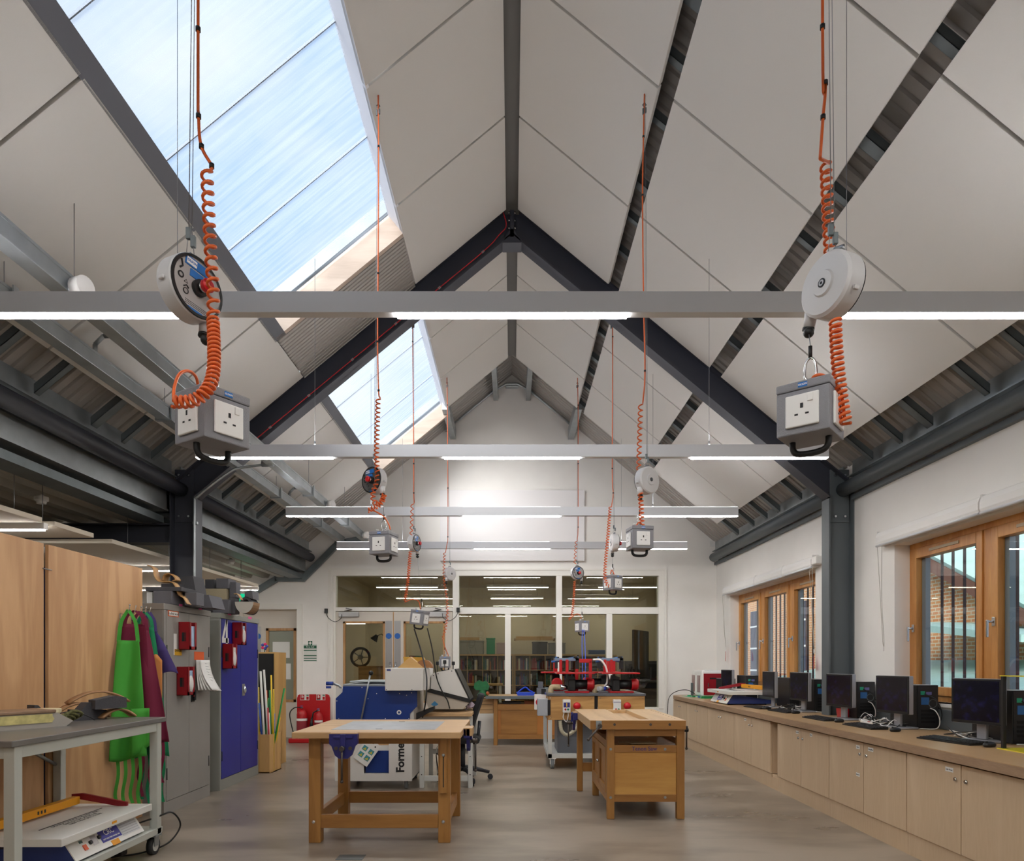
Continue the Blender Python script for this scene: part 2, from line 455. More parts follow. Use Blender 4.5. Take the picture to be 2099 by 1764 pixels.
for i, (a, b) in enumerate(SKY):
    root = structure(thing('window_%d' % (i + 3), None, None))
    def up(x, h): return (-x - h * math.sin(TH), zp(x) + h * math.cos(TH))
    # panes, about 1.18 m each
    n = 5 if i == 0 else 3; st = (b - a) / n
    for j in range(n):
        p0, p1 = up(SX0 - .01, HP), up(SX1 + .01, HP)
        q1 = (p1[0] - .016 * math.sin(TH), p1[1] + .016 * math.cos(TH)); q0 = (p0[0] - .016 * math.sin(TH), p0[1] + .016 * math.cos(TH))
        pb = MB(); pb.add([(p0[0], a + j * st + .004, p0[1]), (p1[0], a + j * st + .004, p1[1]), (p1[0], a + (j + 1) * st - .004, p1[1]), (p0[0], a + (j + 1) * st - .004, p0[1])], [(0, 1, 2, 3)])
        pb.build('pane', M_POLY, root)
        if j: MB().prism([p0, p1, q1, q0], a + j * st - .004, a + j * st + .004, 'Y').build('glazing_bar', mat('glazing_bar', '#8f9aa8', .5), root)
    lo = [up(SX0, .0), up(SX0, HP + .02), up(SX0 - .02, HP + .02), up(SX0 - .02, .0)]
    MB().prism(lo, a - .05, b + .05, 'Y').build('upper_lining', M_LINING, root)
    hi = [up(SX1 - .075, .0), up(SX1 - .075, .025), up(SX1 - .02, .03), up(SX1 - .02, HP), up(SX1 + .02, HP), up(SX1 + .02, 0)]
    MB().prism(hi, a - .05, b + .05, 'Y').build('lower_trim', DARKTRIM, root)
    for (y0, y1) in ((a - .04, a), (b, b + .05)):
        MB().prism([up(SX0, .0), up(SX1, .0), up(SX1, HP + .02), up(SX0, HP + .02)], y0, y1, 'Y').build('end_lining', M_PLY, root)

# ---- acoustic panels below the rails
ROWS = [('upper', .06, .985), ('middle', 1.086, 2.02), ('lower', 2.135, 3.12)]
SEGS = [(2.2, 3.4), (3.4, 4.6), (4.6, 5.8), (5.8, 7.0), (7.3, 8.18), (8.18, 9.34), (9.34, 10.4)]
ROWZ = dict(upper='top row', middle='middle row', lower='bottom row')
for side, sgn in (('right', 1), ('left', -1)):
    for rn, x0, x1 in ROWS:
        if sgn < 0 and rn == 'middle': continue
        for i, (a, b) in enumerate(SEGS):
            xm = (x0 + x1) / 2; sl = (x1 - x0) / math.cos(TH)
            k = len(SEGS) - i
            part = 'beyond' if i >= 4 else 'before'
            kk = (len(SEGS) - i) if i >= 4 else 4 - i
            lab = 'off-white ceiling panel, %s slope, %s, %s %s the dark rafter' % (side, ROWZ[rn], ORD[kk - 1] if i < 4 else ORD[i - 4], part)
            mb = MB().box((-sl / 2, -(b - a) / 2 + .011, 0), (sl / 2, (b - a) / 2 - .011, .04), .003)
            ob = mb.build('ceiling_baffle', M_PANEL, None, (sgn * xm, (a + b) / 2, zp(xm)))
            ob.rotation_euler = (0, sgn * TH, 0)
            tag(ob, lab, 'ceiling panel', 'suspended acoustic ceiling panels')

# ---- steel portal frame
YF = 7.15
fr = thing('portal_frame', 'dark grey steel portal frame with bolted knees crossing the room halfway', 'steel frame', (0, YF, 0))
for sgn in (1, -1):
    mb = MB()
    mb.box((sgn * 3.28, -.083, 0), (sgn * 3.295, .083, 3.02)); mb.box((sgn * 3.53, -.083, 0), (sgn * 3.544, .083, 3.12)); mb.box((sgn * 3.295, -.006, 0), (sgn * 3.53, .006, 3.1))
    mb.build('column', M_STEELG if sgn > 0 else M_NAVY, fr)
    mb = MB()
    zb = 5.75
    def bot(x): return zb - SL * x
    def top(x): return zb - SL * x + .345
    mb.prism([(0, bot(0)), (sgn * 3.30, bot(3.30)), (sgn * 3.53, 2.9), (sgn * 3.53, top(3.53)), (0, top(0))], -.006, .006, 'Y')
    for f, h in ((bot, .018), (lambda x: top(x) - .018, .018)):
        mb.prism([(0, f(0)), (sgn * (3.29 if f is bot else 3.53), f(3.29 if f is bot else 3.53)), (sgn * (3.29 if f is bot else 3.53), f(3.29 if f is bot else 3.53) + h), (0, f(0) + h)], -.085, .085, 'Y')
    mb.build('rafter', M_NAVY, fr)
    # splice plate at the tube end, with four bolts
    for sy in (-1, 1):
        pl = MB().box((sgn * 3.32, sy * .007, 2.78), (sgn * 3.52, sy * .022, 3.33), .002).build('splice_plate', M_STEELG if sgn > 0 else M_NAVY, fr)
        for zz in (2.84, 3.27):
            for xx in (3.37, 3.47):
                MB().lathe([(.017, 0), (.017, .012), (.012, .02), (.0, .02)], 8, Matrix.Translation((sgn * xx, sy * .022, zz)) @ Matrix.Rotation(R(-90 * sy), 4, 'X')).build('bolt', M_CHROME, pl)
mb = MB()
mb.box((-.02, -.085, 5.72), (.02, .085, 6.2)); mb.prism([(-.1, 5.66), (.1, 5.66), (.02, 5.8), (-.02, 5.8)], -.085, .085, 'Y')
ep = mb.build('apex_plate', M_NAVY, fr)
for sx in (-1, 1):
    for zz in (5.83, 5.91, 5.99, 6.07):
        MB().cyl((sx * .02, -.05, zz), (sx * .038, -.05, zz), .014, 8).build('bolt', M_CHROME, ep)
# fire alarm cable clipped along the left rafter
pts = [Vector((-.09, YF - .09, 5.97)), Vector((-.06, YF - .09, 5.83)), Vector((-.13, YF - .09, 5.74))] + [Vector((-x, YF - .09, 5.79 - SL * x + .02)) for x in (.3, .9, 1.6, 2.3, 2.9)]
rc = tag(MB().tube(smooth_path(pts, 6), .005, 6).build('alarm_cable', mat('red_cable', '#c01f2c', .5)), 'thin red cable clipped along the left dark rafter', 'cable')
for x in (.3, .75, 1.2, 1.65, 2.1, 2.5):
    MB().cbox((-x, YF - .088, 5.79 - SL * x + .02), (.03, .012, .02), 0, (0, -40, 0)).build('cable_clip', M_GALV, rc)
# ---- eaves tubes
for side, sgn in (('right', 1), ('left', -1)):
    for nm, y0, y1 in (('in front of', YN, YF - .024), ('beyond', YF + .024, YB - .12)):
        t = MB().cyl((sgn * 3.452, y0, 3.117), (sgn * 3.452, y1, 3.117), .071, 28)
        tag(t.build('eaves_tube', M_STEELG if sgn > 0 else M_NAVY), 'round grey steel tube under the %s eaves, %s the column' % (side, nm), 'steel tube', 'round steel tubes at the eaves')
    if sgn > 0:
        structure(MB().box((3.50, YN, 3.0), (3.544, YF - .09, 3.045)).build('trim_1', M_STEELG))
        structure(MB().box((3.50, YF + .09, 3.0), (3.544, YB - .002, 3.045)).build('trim_2', M_STEELG))
# ---- left side: lower bay with its own deck, carried by a galvanised edge beam
for i, (nm, y0, y1) in enumerate((('in front of', YN, YF - .09), ('beyond', YF + .09, YB - .02))):
    mb = MB()
    mb.prism([(-3.6, 2.9), (-3.57, 2.9), (-3.57, 3.08), (-3.66, 3.30), (-3.7, 3.30), (-3.6, 3.06)], y0, y1, 'Y')
    mb.prism([(-3.75, 2.88), (-3.55, 2.88), (-3.55, 2.90), (-3.75, 2.90)], y0, y1, 'Y')
    tag(mb.build('edge_beam', M_GALV), 'folded galvanised edge beam under the left eaves, %s the column' % nm, 'steel beam', 'folded edge beams on the left')
    mb = MB().prism([(-3.82, 2.76), (-3.60, 2.76), (-3.60, 2.83), (-3.82, 2.86)], y0, y1, 'Y')
    tag(mb.build('deck_closer', M_GALVD), 'grey folded strip along the side ceiling edge, %s the column' % nm, 'steel strip', 'folded strips at the side ceiling')
vs = []; x = -3.62; prof = []
while x > XL:
    prof += [(x, 2.78), (x - .10, 2.78), (x - .14, 2.86), (x - .26, 2.86)]; x -= .30
prof.append((x, 2.78))
mb = MB(); vs = []; fs = []
for (px_, pz_) in prof: vs += [(px_, YN, pz_), (px_, YB, pz_)]
for i in range(len(prof) - 1): fs.append((2 * i, 2 * i + 1, 2 * i + 3, 2 * i + 2))
mb.add(vs, fs)
sd = structure(mb.build('ceiling', mat('side_deck', '#a9a69d', .45, metal=.15)))
MB().box((XL, YN, 2.9), (-3.7, YB, 2.95)).build('roof_covering', M_GALVD, sd)
structure(MB().box((-4.1, YN - .1, 2.9), (-3.8, YB, 3.5)).build('wall_left', M_GALVD))
structure(MB().box((XW + .05, YN, 3.4), (XW + .25, YB, 3.8)).build('wall_right', M_GALVD))
mb = MB()
mb.box((XL, YF - .085, 2.56), (-3.55, YF + .085, 2.575)); mb.box((XL, YF - .006, 2.575), (-3.55, YF + .006, 2.745)); mb.box((XL, YF - .085, 2.745), (-3.55, YF + .085, 2.758))
tag(mb.build('cross_beam', M_NAVY), 'dark steel beam spanning the side bay from the left column', 'steel beam')
# floating rafts with strip lights
M_RAFT = mat('raft_facing', '#cfc6b6', .9)
for i, (y0, y1, wh) in enumerate([(3.3, 5.28, 'nearest of the side rafts, above the plywood screen'), (5.42, 5.93, 'short raft just beyond the nearest side strip light'), (6.2, 7.66, 'raft left of the dark column'), (7.85, 9.78, 'farthest raft, above the blue cabinet')]):
    ob = MB().box((-5.6, y0, 2.40), (-3.63, y1, 2.44), .004).build('acoustic_raft', M_RAFT)
    tag(ob, 'beige floating ceiling raft, ' + wh, 'ceiling raft', 'floating rafts in the side bay')
    for sx in (-5.0, -3.9): MB().cyl((sx, (y0 + y1) / 2, 2.44), (sx, (y0 + y1) / 2, 2.8), .003, 6).build('hanger_wire', M_WIRE, ob)
for i, (y, wh) in enumerate([(5.35, 'above the plywood screen'), (7.76, 'left of the dark column'), (9.83, 'above the blue cabinet')]):
    t = thing('side_strip_light', 'slim lit strip light in the side bay, ' + wh, 'light', (-4.6, y, 2.36), 0, 'strip lights in the side bay')
    MB().box((-.95, -.025, 0), (.95, .025, .05), .003).build('body', M_WPL, t)
    MB().box((-.93, -.02, -.008), (.93, .02, 0)).build('diffuser', M_LED, t)
    for s_ in (-.7, .7): MB().cyl((s_, 0, .05), (s_, 0, .43), .003, 5).build('hanger_wire', M_WIRE, t)
# detectors under the side deck
for (x, y, wh) in ((-4.1, 5.95, 'above the plywood screen'), (-3.95, 9.6, 'near the exit sign')):
    t = thing('smoke_detector', 'small round white smoke detector under the side ceiling, ' + wh, 'detector', (x, y, 2.70), 0, 'smoke detectors')
    MB().lathe([(.055, .06), (.055, .03), (.04, .02), (.036, 0), (.0, 0)], 20).build('head', M_WPL, t)
    MB().cyl((0, 0, .06), (0, 0, .08), .02, 10).build('base', M_WPL, t)
# ---- white board high on the gable
tag(MB().box((-1.24, YB - .055, 3.07), (1.25, YB - .002, 4.29), .004).build('projection_board', mat('board_white', '#f1eeee', .6)), 'large flat white projection board high on the gable wall', 'board')
# conduit under the gable apex
pts = [Vector((-1.1, YB - .12, 5.32)), Vector((-.3, YB - .12, 5.98)), Vector((-.1, YB - .12, 6.09)), Vector((.1, YB - .12, 6.09)), Vector((.3, YB - .12, 5.98)), Vector((1.1, YB - .12, 5.32))]
t = MB().tube(pts, .022, 8).build('conduit', M_GALV); tag(t, 'galvanised conduit bent under the gable apex', 'conduit')
for p in (pts[0], pts[-1]): MB().cbox(p, (.09, .08, .09), .01).build('junction_box', M_GALV, t)
MB().cbox((0, YB - .08, 6.07), (.22, .1, .06), .01).build('bracket', M_GALV, t)
# conduit that climbs the left column and runs to the trunking
pts = [Vector((-3.255, 7.0, 1.85)), Vector((-3.255, 7.0, 2.9)), Vector((-3.22, 7.0, 3.02)), Vector((-2.92, 7.05, 3.28)), Vector((-2.82, 7.1, 3.34)), Vector((-2.52, 7.1, 3.38))]
t = MB().tube(smooth_path(pts, 5), .013, 8).build('conduit', M_GALV); tag(t, 'galvanised conduit climbing the left steel column', 'conduit')
for z in (2.1, 2.75): MB().cbox((-3.255, 7.02, z), (.05, .03, .03), .005).build('saddle_clip', M_GALV, t)
MB().cyl((-2.60, 7.1, 3.38), (-2.48, 7.1, 3.38), .03, 12).build('junction_box', M_GALV, t)

# ---- cable trunking on the left (two runs and their drop along the gable)
def tr_bar(mb, x, z, y0, y1, w_=.1, h=.1):
    mb.box((x - w_ / 2, y0, z), (x + w_ / 2, y1, z + h), .003)
    mb.box((x - w_ / 2 - .004, y0, z + h - .012), (x + w_ / 2 + .004, y1, z + h + .004))
for x, z, wh in ((-2.9, 3.345, 'lower left run beside the eaves'), (-2.5, 3.37, 'right run under the left roof panels')):
    mb = MB(); tr_bar(mb, x, z, -.5, 11.62)
    t = mb.build('cable_trunking', M_GALV); tag(t, 'long galvanised cable trunking, ' + wh, 'trunking', 'cable trunking runs')
    for y in (3.9, 5.7, 8.4, 10.2):
        b = MB().box((x - .07, y - .02, z - .012), (x + .07, y + .02, z)).box((x - .07, y - .02, z), (x - .06, y + .02, z + .12)).box((x + .06, y - .02, z), (x + .07, y + .02, z + .12)).build('bracket', M_GALV, t)
        MB().cyl((x, y, z + .1), (x, y, zp(x) + .05), .0025, 6).build('hanger_wire', M_WIRE, t)
for y, wh in ((4.75, 'nearest of the three, left of the near socket box'), (6.5, 'middle one, just before the column'), (8.9, 'beyond the column')):
    pts = [(-2.9, y, 3.44), (-2.9, y, 3.53), (-2.84, y, 3.59), (-2.72, y, 3.59), (-2.66, y, 3.53), (-2.66, y, 3.48)]
    t = MB()
    for a, b in zip(pts, pts[1:]):
        t.tube([Vector(a), Vector(b)], .018, 4)
    tag(t.build('trunking_bracket', M_GALV), 'galvanised hooked bracket on the trunking, ' + wh, 'bracket', 'hooked brackets')
for y, wh in ((3.82, 'nearest, at the top left'), (9.05, 'middle one, beyond the column'), (11.2, 'farthest, near the gable')):
    t = thing('sensor_drum', 'white round sensor on a steel can fixed to the trunking, ' + wh, 'sensor', (-2.47, y, 3.40), 0, 'sensors on the trunking')
    MB().cyl((0, 0, 0), (.05, -.02, .0), .045, 18).build('can', M_GALV, t)
    MB().cyl((.05, -.02, 0), (.115, -.045, 0), .055, 20).build('lens', M_WPL, t)
mb = MB()
def seg(mb, a, b, w_=.1, t_=.08):
    a = Vector(a); b = Vector(b); d = (b - a); L_ = d.length; an = math.atan2(d.z, d.x)
    mb.box((0, -t_ / 2, -w_ / 2), (L_, t_ / 2, w_ / 2), .003, Matrix.Translation(a) @ Matrix.Rotation(-an, 4, 'Y'))
yt = YB - .06
seg(mb, (-4.4, yt, 2.55), (-4.05, yt, 2.76)); seg(mb, (-4.08, yt, 2.76), (-3.60, yt, 2.76)); seg(mb, (-3.62, yt, 2.74), (-3.0, yt, 3.36)); seg(mb, (-3.04, yt, 3.36), (-2.5, yt, 3.46))
tag(mb.build('wall_trunking', M_GALVD), 'grey cable trunking stepping down the left end of the gable wall', 'trunking')

# ---- windows in the right wall
M_PINE = wood('pine_frame', '#b97a3a', '#d39a58', 'Z', 1.6, .42, 2.)
M_GLZ = glass('window_glass', '#f6fafa', 1.0)
M_GREYF = mat('outer_frame', '#8b959d', .5)
for wi, (a, b) in enumerate(WINS):
    root = structure(thing('window_%d' % (wi + 1), None, None))
    xf0, xf1 = XW + .14, XW + .22
    fm = MB()
    fm.box((xf0, a, ZS), (xf1, b, ZS + .05), .004); fm.box((xf0, a, ZH - .05), (xf1, b, ZH), .004)
    n = 3; st = (b - a) / n
    for j in range(n + 1):
        y = a + j * st; hw = .05 if 0 < j < n else .045
        y = min(max(y, a + hw), b - hw)
        fm.box((xf0, y - hw, ZS + .05), (xf1, y + hw, ZH - .05), .004)
    fm.build('window_frame', M_PINE, root)
    for j in range(n):
        y0, y1 = a + j * st + .052, a + (j + 1) * st - .052
        z0, z1 = ZS + .052, ZH - .052
        sb = MB(); xs0, xs1 = xf0 - .012, xf1 - .005
        for (p, q, r_, s_) in ((y0, y0 + .07, z0, z1), (y1 - .07, y1, z0, z1), (y0 + .07, y1 - .07, z0, z0 + .075), (y0 + .07, y1 - .07, z1 - .09, z1)):
            sb.box((xs0, p, r_), (xs1, q, s_), .004)
        sash = sb.build('sash', M_PINE, root)
        gb = MB().box((xs0 + .045, y0 + .068, z0 + .07), (xs0 + .047, y1 - .068, z1 - .085)); gb.build('pane', M_GLZ, sash)
        ob_ = MB()
        ob_.box((xs0 + .055, y1 - .12, z0 + .06), (xs0 + .10, y1 - .068, z1 - .08)); ob_.box((xs0 + .055, y0 + .068, z0 + .06), (xs0 + .10, y0 + .09, z1 - .08))
        ob_.build('outer_frame', M_GREYF, sash)
        MB().box((xs0 - .008, (y0 + y1) / 2 - .2, z1 - .055), (xs0, (y0 + y1) / 2 + .2, z1 - .03), .003).build('trickle_vent', mat('vent_beige', '#b9a689', .5), sash)
        h = MB(); hy = y1 - .035; hz = 1.63
        h.box((xs0 - .012, hy - .016, hz - .035), (xs0, hy + .016, hz + .035), .003); h.cyl((xs0 - .01, hy, hz), (xs0 - .05, hy, hz), .011, 12)
        h.box((xs0 - .062, hy - .009, hz - .12), (xs0 - .048, hy + .009, hz + .014), .004)
        h.build('handle', M_CHROME, sash)
    MB().box((XW - .02, a - .02, ZS - .03), (xf0, b + .02, ZS), .005).build('window_sill', M_WPL, root)
# grey dado trunking under the sills
structure(MB().box((XW - .03, 1.5, .774), (XW - .001, YF - .09, .93), .003).build('trim_3', M_STEELG))
structure(MB().box((XW - .03, YF + .09, .774), (XW - .001, 10.6, .93), .003).build('trim_4', M_STEELG))
# roller blinds, one cassette per casement with a gap between
M_BLIND = mat('blind_fabric', '#efedea', .8)
M_CORD = mat('bead_chain', '#b9b4aa', .4)
def blind(y0, y1, label):
    t = thing('roller_blind', label, 'blind', (XW - .05, (y0 + y1) / 2, 2.47), 0, 'rolled-up blinds over the windows')
    h = (y1 - y0) / 2 - .008
    MB().prism([(-.045, .03), (-.03, .07), (.0, .085), (.045, .08), (.045, -.045), (-.035, -.045), (-.045, -.02)], -h, h, 'Y', None).build('rolled_fabric', M_BLIND, t)
    MB().cyl((-.036, -h, -.05), (-.036, h, -.05), .011, 10).build('bottom_bar', M_ALU, t)
    for s_ in (-1, 1): MB().box((-.03, s_ * h - .003, -.05), (.047, s_ * (h + .006), .09), .002).build('end_bracket', M_WPL, t)
    return t
def blind_cord(par, y, zl, tagcol=None):
    o = Vector((XW - .085, y, 2.42)) - par.location
    p = [(0, -.03, 0), (.0, -.028, -.5), (.03, -.01, zl + .08), (.05, .03, zl), (.05, .05, zl + .08), (.03, .05, -.5), (0, .05, 0)]
    t = MB().tube(smooth_path(p, 8), .0028, 5).build('pull_cord', M_CORD, par, o)
    MB().cbox((.05, .035, zl - .02), (.012, .014, .05), .003).build('toggle', M_WPL, t)
    if tagcol:
        MB().prism([(-.012, 0), (.012, 0), (.045, -.13), (.03, -.16), (-.03, -.16), (-.045, -.13)], -.002, .002, 'Y', Matrix.Translation((.045, .03, zl - .07)) @ Matrix.Rotation(R(70), 4, 'Z')).build('warning_tag', mat('tag_red', '#cf3a4a', .5), t)
a, b = WINS[0]
e = b + .16
b1 = blind(5.05, e, 'rolled-up white blind over the large near window, left section')
blind(3.05, 5.05, 'rolled-up white blind over the large near window, right section')
a, b = WINS[1]
b2 = blind(9.75, b + .1, 'rolled-up white blind over the far window, section nearest the gable')
blind(8.75, 9.75, 'rolled-up white blind over the far window, middle section')
b3 = blind(7.88, 8.75, 'rolled-up white blind over the far window, section nearest the column')
t = MB().box((XW - .1, 7.74, 2.44), (XW - .002, 7.87, 2.53), .01).build('blind_end_cover', M_WPL); tag(t, 'small white cover at the column end of the far blinds', 'cover')
blind_cord(b1, 6.42, -.95)
blind_cord(b2, 11.18, -.85, 1)
blind_cord(b3, 7.9, -.95, 1)

# ---- outside, beyond the right windows
def brick_mat():
    m = bpy.data.materials.new('brickwork'); m.use_nodes = True
    nt = m.node_tree; b = nt.nodes['Principled BSDF']; L = nt.links.new
    tc = nt.nodes.new('ShaderNodeTexCoord'); sx = nt.nodes.new('ShaderNodeSeparateXYZ'); cx = nt.nodes.new('ShaderNodeCombineXYZ')
    L(tc.outputs['Object'], sx.inputs[0]); L(sx.outputs['Y'], cx.inputs['X']); L(sx.outputs['Z'], cx.inputs['Y'])
    br = nt.nodes.new('ShaderNodeTexBrick'); br.inputs['Scale'].default_value = 1
    br.inputs['Brick Width'].default_value = .225; br.inputs['Row Height'].default_value = .075; br.inputs['Mortar Size'].default_value = .012
    br.inputs['Color1'].default_value = C('#d89560'); br.inputs['Color2'].default_value = C('#c97f52'); br.inputs['Mortar'].default_value = C('#d8c2a4')
    L(cx.outputs[0], br.inputs['Vector']); L(br.outputs['Color'], b.inputs['Base Color']); b.inputs['Roughness'].default_value = .9
    return m
M_BRICK = brick_mat(); M_COPPER = mat('green_copper', '#a9c4bb', .6, noise=.08, nscale=4); M_FASC = mat('fascia', '#6b4434', .7)
bd = thing('brick_building', 'orange brick building with green copper roofs outside the right windows', 'building', (9.0, 0, 0))
MB().prism([(8, -2), (34, -2), (34, 6.5), (20.5, 6.5), (11.3, 2.05), (8, .6)], 0, .4, 'X').build('wall', M_BRICK, bd)
def slope(p0, p1, up_, t_, nm, m, par):
    p0, p1, up_ = Vector(p0), Vector(p1), Vector(up_)
    n = (p1 - p0).cross(up_).normalized() * t_
    return MB().add([p0, p1, p1 + up_, p0 + up_, p0 + n, p1 + n, p1 + up_ + n, p0 + up_ + n], [(0, 1, 2, 3), (7, 6, 5, 4), (0, 4, 5, 1), (1, 5, 6, 2), (2, 6, 7, 3), (3, 7, 4, 0)]).build(nm, m, par)
slope((-.35, 20.5, 6.55), (-.35, 8, .5), (4.0, 0, 2.6), .12, 'verge_roof', M_COPPER, bd)
MB().prism([(8, .25), (20.5, 6.28), (20.5, 6.55), (8, .52)], -.38, -.33, 'X').build('fascia', M_FASC, bd)
MB().prism([(10.2, 1.62), (13.6, 2.0), (13.6, 2.12), (10.2, 1.74)], -1.4, 0, 'X').build('canopy', M_COPPER, bd)
slope((-3.0, 18, .62), (-3.0, 8.5, .62), (3.0, 0, .65), .1, 'low_roof', M_COPPER, bd)
MB().box((-2.9, 8.6, -2), (-.1, 17.9, .5)).build('low_wall', M_BRICK, bd)
for i, (y0, y1) in enumerate(((20.8, 22.2), (24, 25.6))):
    wf = MB().box((-.06, y0, -.2), (.0, y1, 3.2)).build('window', mat('dark_window', '#433a44', .2), bd)
    for k in range(4): MB().box((-.08, y0, .2 + k * .8), (-.06, y1, .26 + k * .8)).build('glazing_bar', M_WPL, wf)
gr = MB().box((3.8, -5, -2.2), (60, 60, -2.0)).build('yard', mat('yard_paving', '#8d8a85', .9)); tag(gr, 'grey paved yard outside the right windows', 'ground'); gr['kind'] = 'structure'; gr.name = 'ground'
M_FIN = mat('fin_brown', '#4e3431', .6)
for wi, (a, b) in enumerate(WINS):
    t = thing('fin_screen', 'row of slim brown vertical fins outside the %s window' % ('near', 'far')[wi], 'screen', (XW + .46, a, .6), 0, 'fin screens outside the windows')
    y = 0.
    while y < b - a + .1:
        MB().box((-.012, y - .004, 0), (.012, y + .004, 2.2)).build('fin', M_FIN, t); y += .158
    for z in (.0, 2.19): MB().box((-.016, -.02, z), (.016, y - .15, z + .02)).build('rail', M_FIN, t)
def tree(x, y, h, label):
    t = thing('tree', label, 'tree', (x, y, -2), 0, 'trees beyond the brick building')
    MB().tube([(0, 0, 0), (.1, 0, h * .5), (0, .1, h * .8)], .2, 8, True, False, None, [.3, .2, .08]).build('trunk', mat('bark', '#5b4a3a', .9), t)
    rnd = random.Random(x); mb = MB()
    for i in range(420):
        th = rnd.uniform(0, 2 * PI); ph = math.acos(rnd.uniform(-1, 1)); r = h * .33 * rnd.uniform(.6, 1) 
        c = Vector((math.cos(th) * math.sin(ph) * r, math.sin(th) * math.sin(ph) * r, h * .75 + math.cos(ph) * r * .9))
        Mx = Matrix.Translation(c) @ Euler((rnd.uniform(0, 6), rnd.uniform(0, 6), 0)).to_matrix().to_4x4()
        s_ = h * .07
        mb.add([(-s_, -s_, 0), (s_, -s_, .02), (s_, s_, 0), (-s_, s_, .03)], [(0, 1, 2, 3)], False, Mx)
    f = mb.build('foliage', mat('leaves', '#5c7a35', .7, noise=.3, nscale=2), t); f['kind'] = 'stuff'
tree(17, 24, 12, 'leafy green tree beyond the copper roof, nearer the far window')
tree(16, 15.5, 9, 'leafy green tree beyond the copper roof, seen in the near window')
# ================================================================== glazed screen, doors and the room behind
M_SCR = mat('screen_paint', '#eeebe4', .5)
M_DOOR = mat('door_paint', '#d6cec3', .55)
M_BEAD = wood('oak_bead', '#a9794a', '#c39763', 'Z', 2., .5)
M_SGL = glass('screen_glass', '#eceee8', 1.3)
M_SATIN = mat('satin_plate', '#a9a7a6', .35, metal=.8)
def zpix(py, d=YB): return EYE - (py - 1357) * d / F
def xpix(px, d=YB): return (px - 1049.5) * d / F
scr = structure(thing('window_5', None, None))
fm = MB()
y0, y1 = YB - .02, YB + .16
NB = [0]
def fr_bar(px0, px1, py0, py1):
    NB[0] += 1; e_ = .0012 * NB[0]
    fm.box((xpix(px0), y0 + e_, zpix(py1)), (xpix(px1), y1 - e_, zpix(py0)), .004)
fr_bar(678, 1362, 1168, 1180)                                   # head
fm.box((GX0 - .03, y0 - .015, zpix(1180)), (GX0 + .02, y1, 0), .004)
for (p0, p1, q0, q1) in [(1350, 1362, 1168, 1452), (928, 941, 1180, 1520), (1140, 1152, 1180, 1452), (1035, 1047, 1258, 1452), (1243, 1255, 1258, 1452), (678, 688, 1168, 1513), (688, 928, 1244, 1252), (941, 1350, 1244, 1258), (941, 1362, 1449, 1458)]:
    fr_bar(p0, p1, q0, q1)
fm.build('frame', M_SCR, scr)
mb = MB()
for (p0, p1, q0, q1) in [(673, 1366, 1165, 1168.5), (1361, 1366, 1168.5, 1513), (673, 678, 1168.5, 1513)]:
    mb.box((xpix(p0), YB - .03, zpix(q1)), (xpix(p1), YB - .001, zpix(q0)))
mb.build('architrave', M_SCR, scr)
PANES = [(688, 928, 1180, 1244), (941, 1140, 1180, 1244), (1152, 1350, 1180, 1244), (941, 1035, 1258, 1449), (1047, 1140, 1258, 1449), (1152, 1243, 1258, 1449), (1255, 1350, 1258, 1449)]
for (p0, p1, q0, q1) in PANES:
    MB().box((xpix(p0) - .01, YB + .06, zpix(q1) - .01), (xpix(p1) + .01, YB + .066, zpix(q0) + .01)).build('pane', M_SGL, scr)
MB().box((GXM + .03, YB - .012, .02), (GX1, YB - .0005, GS - .02)).build('sill_panel', M_SCR, scr)

# ---- double doors
dd = structure(thing('door_2', None, None, (0, YB + .04, 0)))
def leaf(px0, px1, gx0, gx1, plate, sign):
    lf = MB(); xa, xb = xpix(px0), xpix(px1); ga, gb = xpix(gx0), xpix(gx1); zt = zpix(1253); g0, g1 = .62, zpix(1273)
    lf.box((xa, -.022, .01), (ga, .022, zt)); lf.box((gb, -.022, .01), (xb, .022, zt)); lf.box((ga, -.022, g1), (gb, .022, zt)); lf.box((ga, -.022, .01), (gb, .022, g0))
    o = lf.build('door_leaf', M_DOOR, dd)
    bd_ = MB(); t = .035
    bd_.box((ga, -.03, g0), (ga + t, .03, g1)); bd_.box((gb - t, -.03, g0), (gb, .03, g1)); bd_.box((ga, -.03, g1 - t), (gb, .03, g1)); bd_.box((ga, -.03, g0), (gb, .03, g0 + t))
    bd_.build('glazing_bead', M_BEAD, o)
    MB().box((ga + .02, -.003, g0 + .02), (gb - .02, .003, g1 - .02)).build('vision_panel', M_SGL, o)
    p0, p1 = plate
    MB().box((xpix(p0), -.026, .55), (xpix(p1), -.0222, zpix(1272)), .001).build('push_plate', M_SATIN, o)
    xc = (xpix(p0) + xpix(p1)) / 2
    MB().cyl((xc, -.03, zpix(1303)), (xc, -.0262, zpix(1303)), .05, 24).build('sign_disc', mat('sign_blue', '#1f62b4', .4), o)
    hm = MB(); hx = xc + sign * .03
    hm.tube([(hx, -.026, 1.02), (hx, -.075, 1.02), (hx, -.075, 1.32), (hx, -.026, 1.32)], .01, 8)
    hm.build('pull_handle', M_CHROME, o)
    return o
l1 = leaf(685, 805, 703, 789, (790, 803), 1); l2 = leaf(807, 927, 827, 912, (808, 821), -1)
for o, a, b, arm in ((l1, 695, 736, 1), (l2, 880, 916, 1)):
    c = MB().box((xpix(a), -.075, zpix(1264)), (xpix(b), -.023, zpix(1253.5)), .004).build('door_closer', M_SATIN, o)
    xm = (xpix(a) + xpix(b)) / 2
    MB().tube([(xm - .08, -.05, zpix(1252)), (xm + .06, -.08, zpix(1249)), (xm - .05, -.06, zpix(1246))], .009, 6).build('closer_arm', M_SATIN, c)
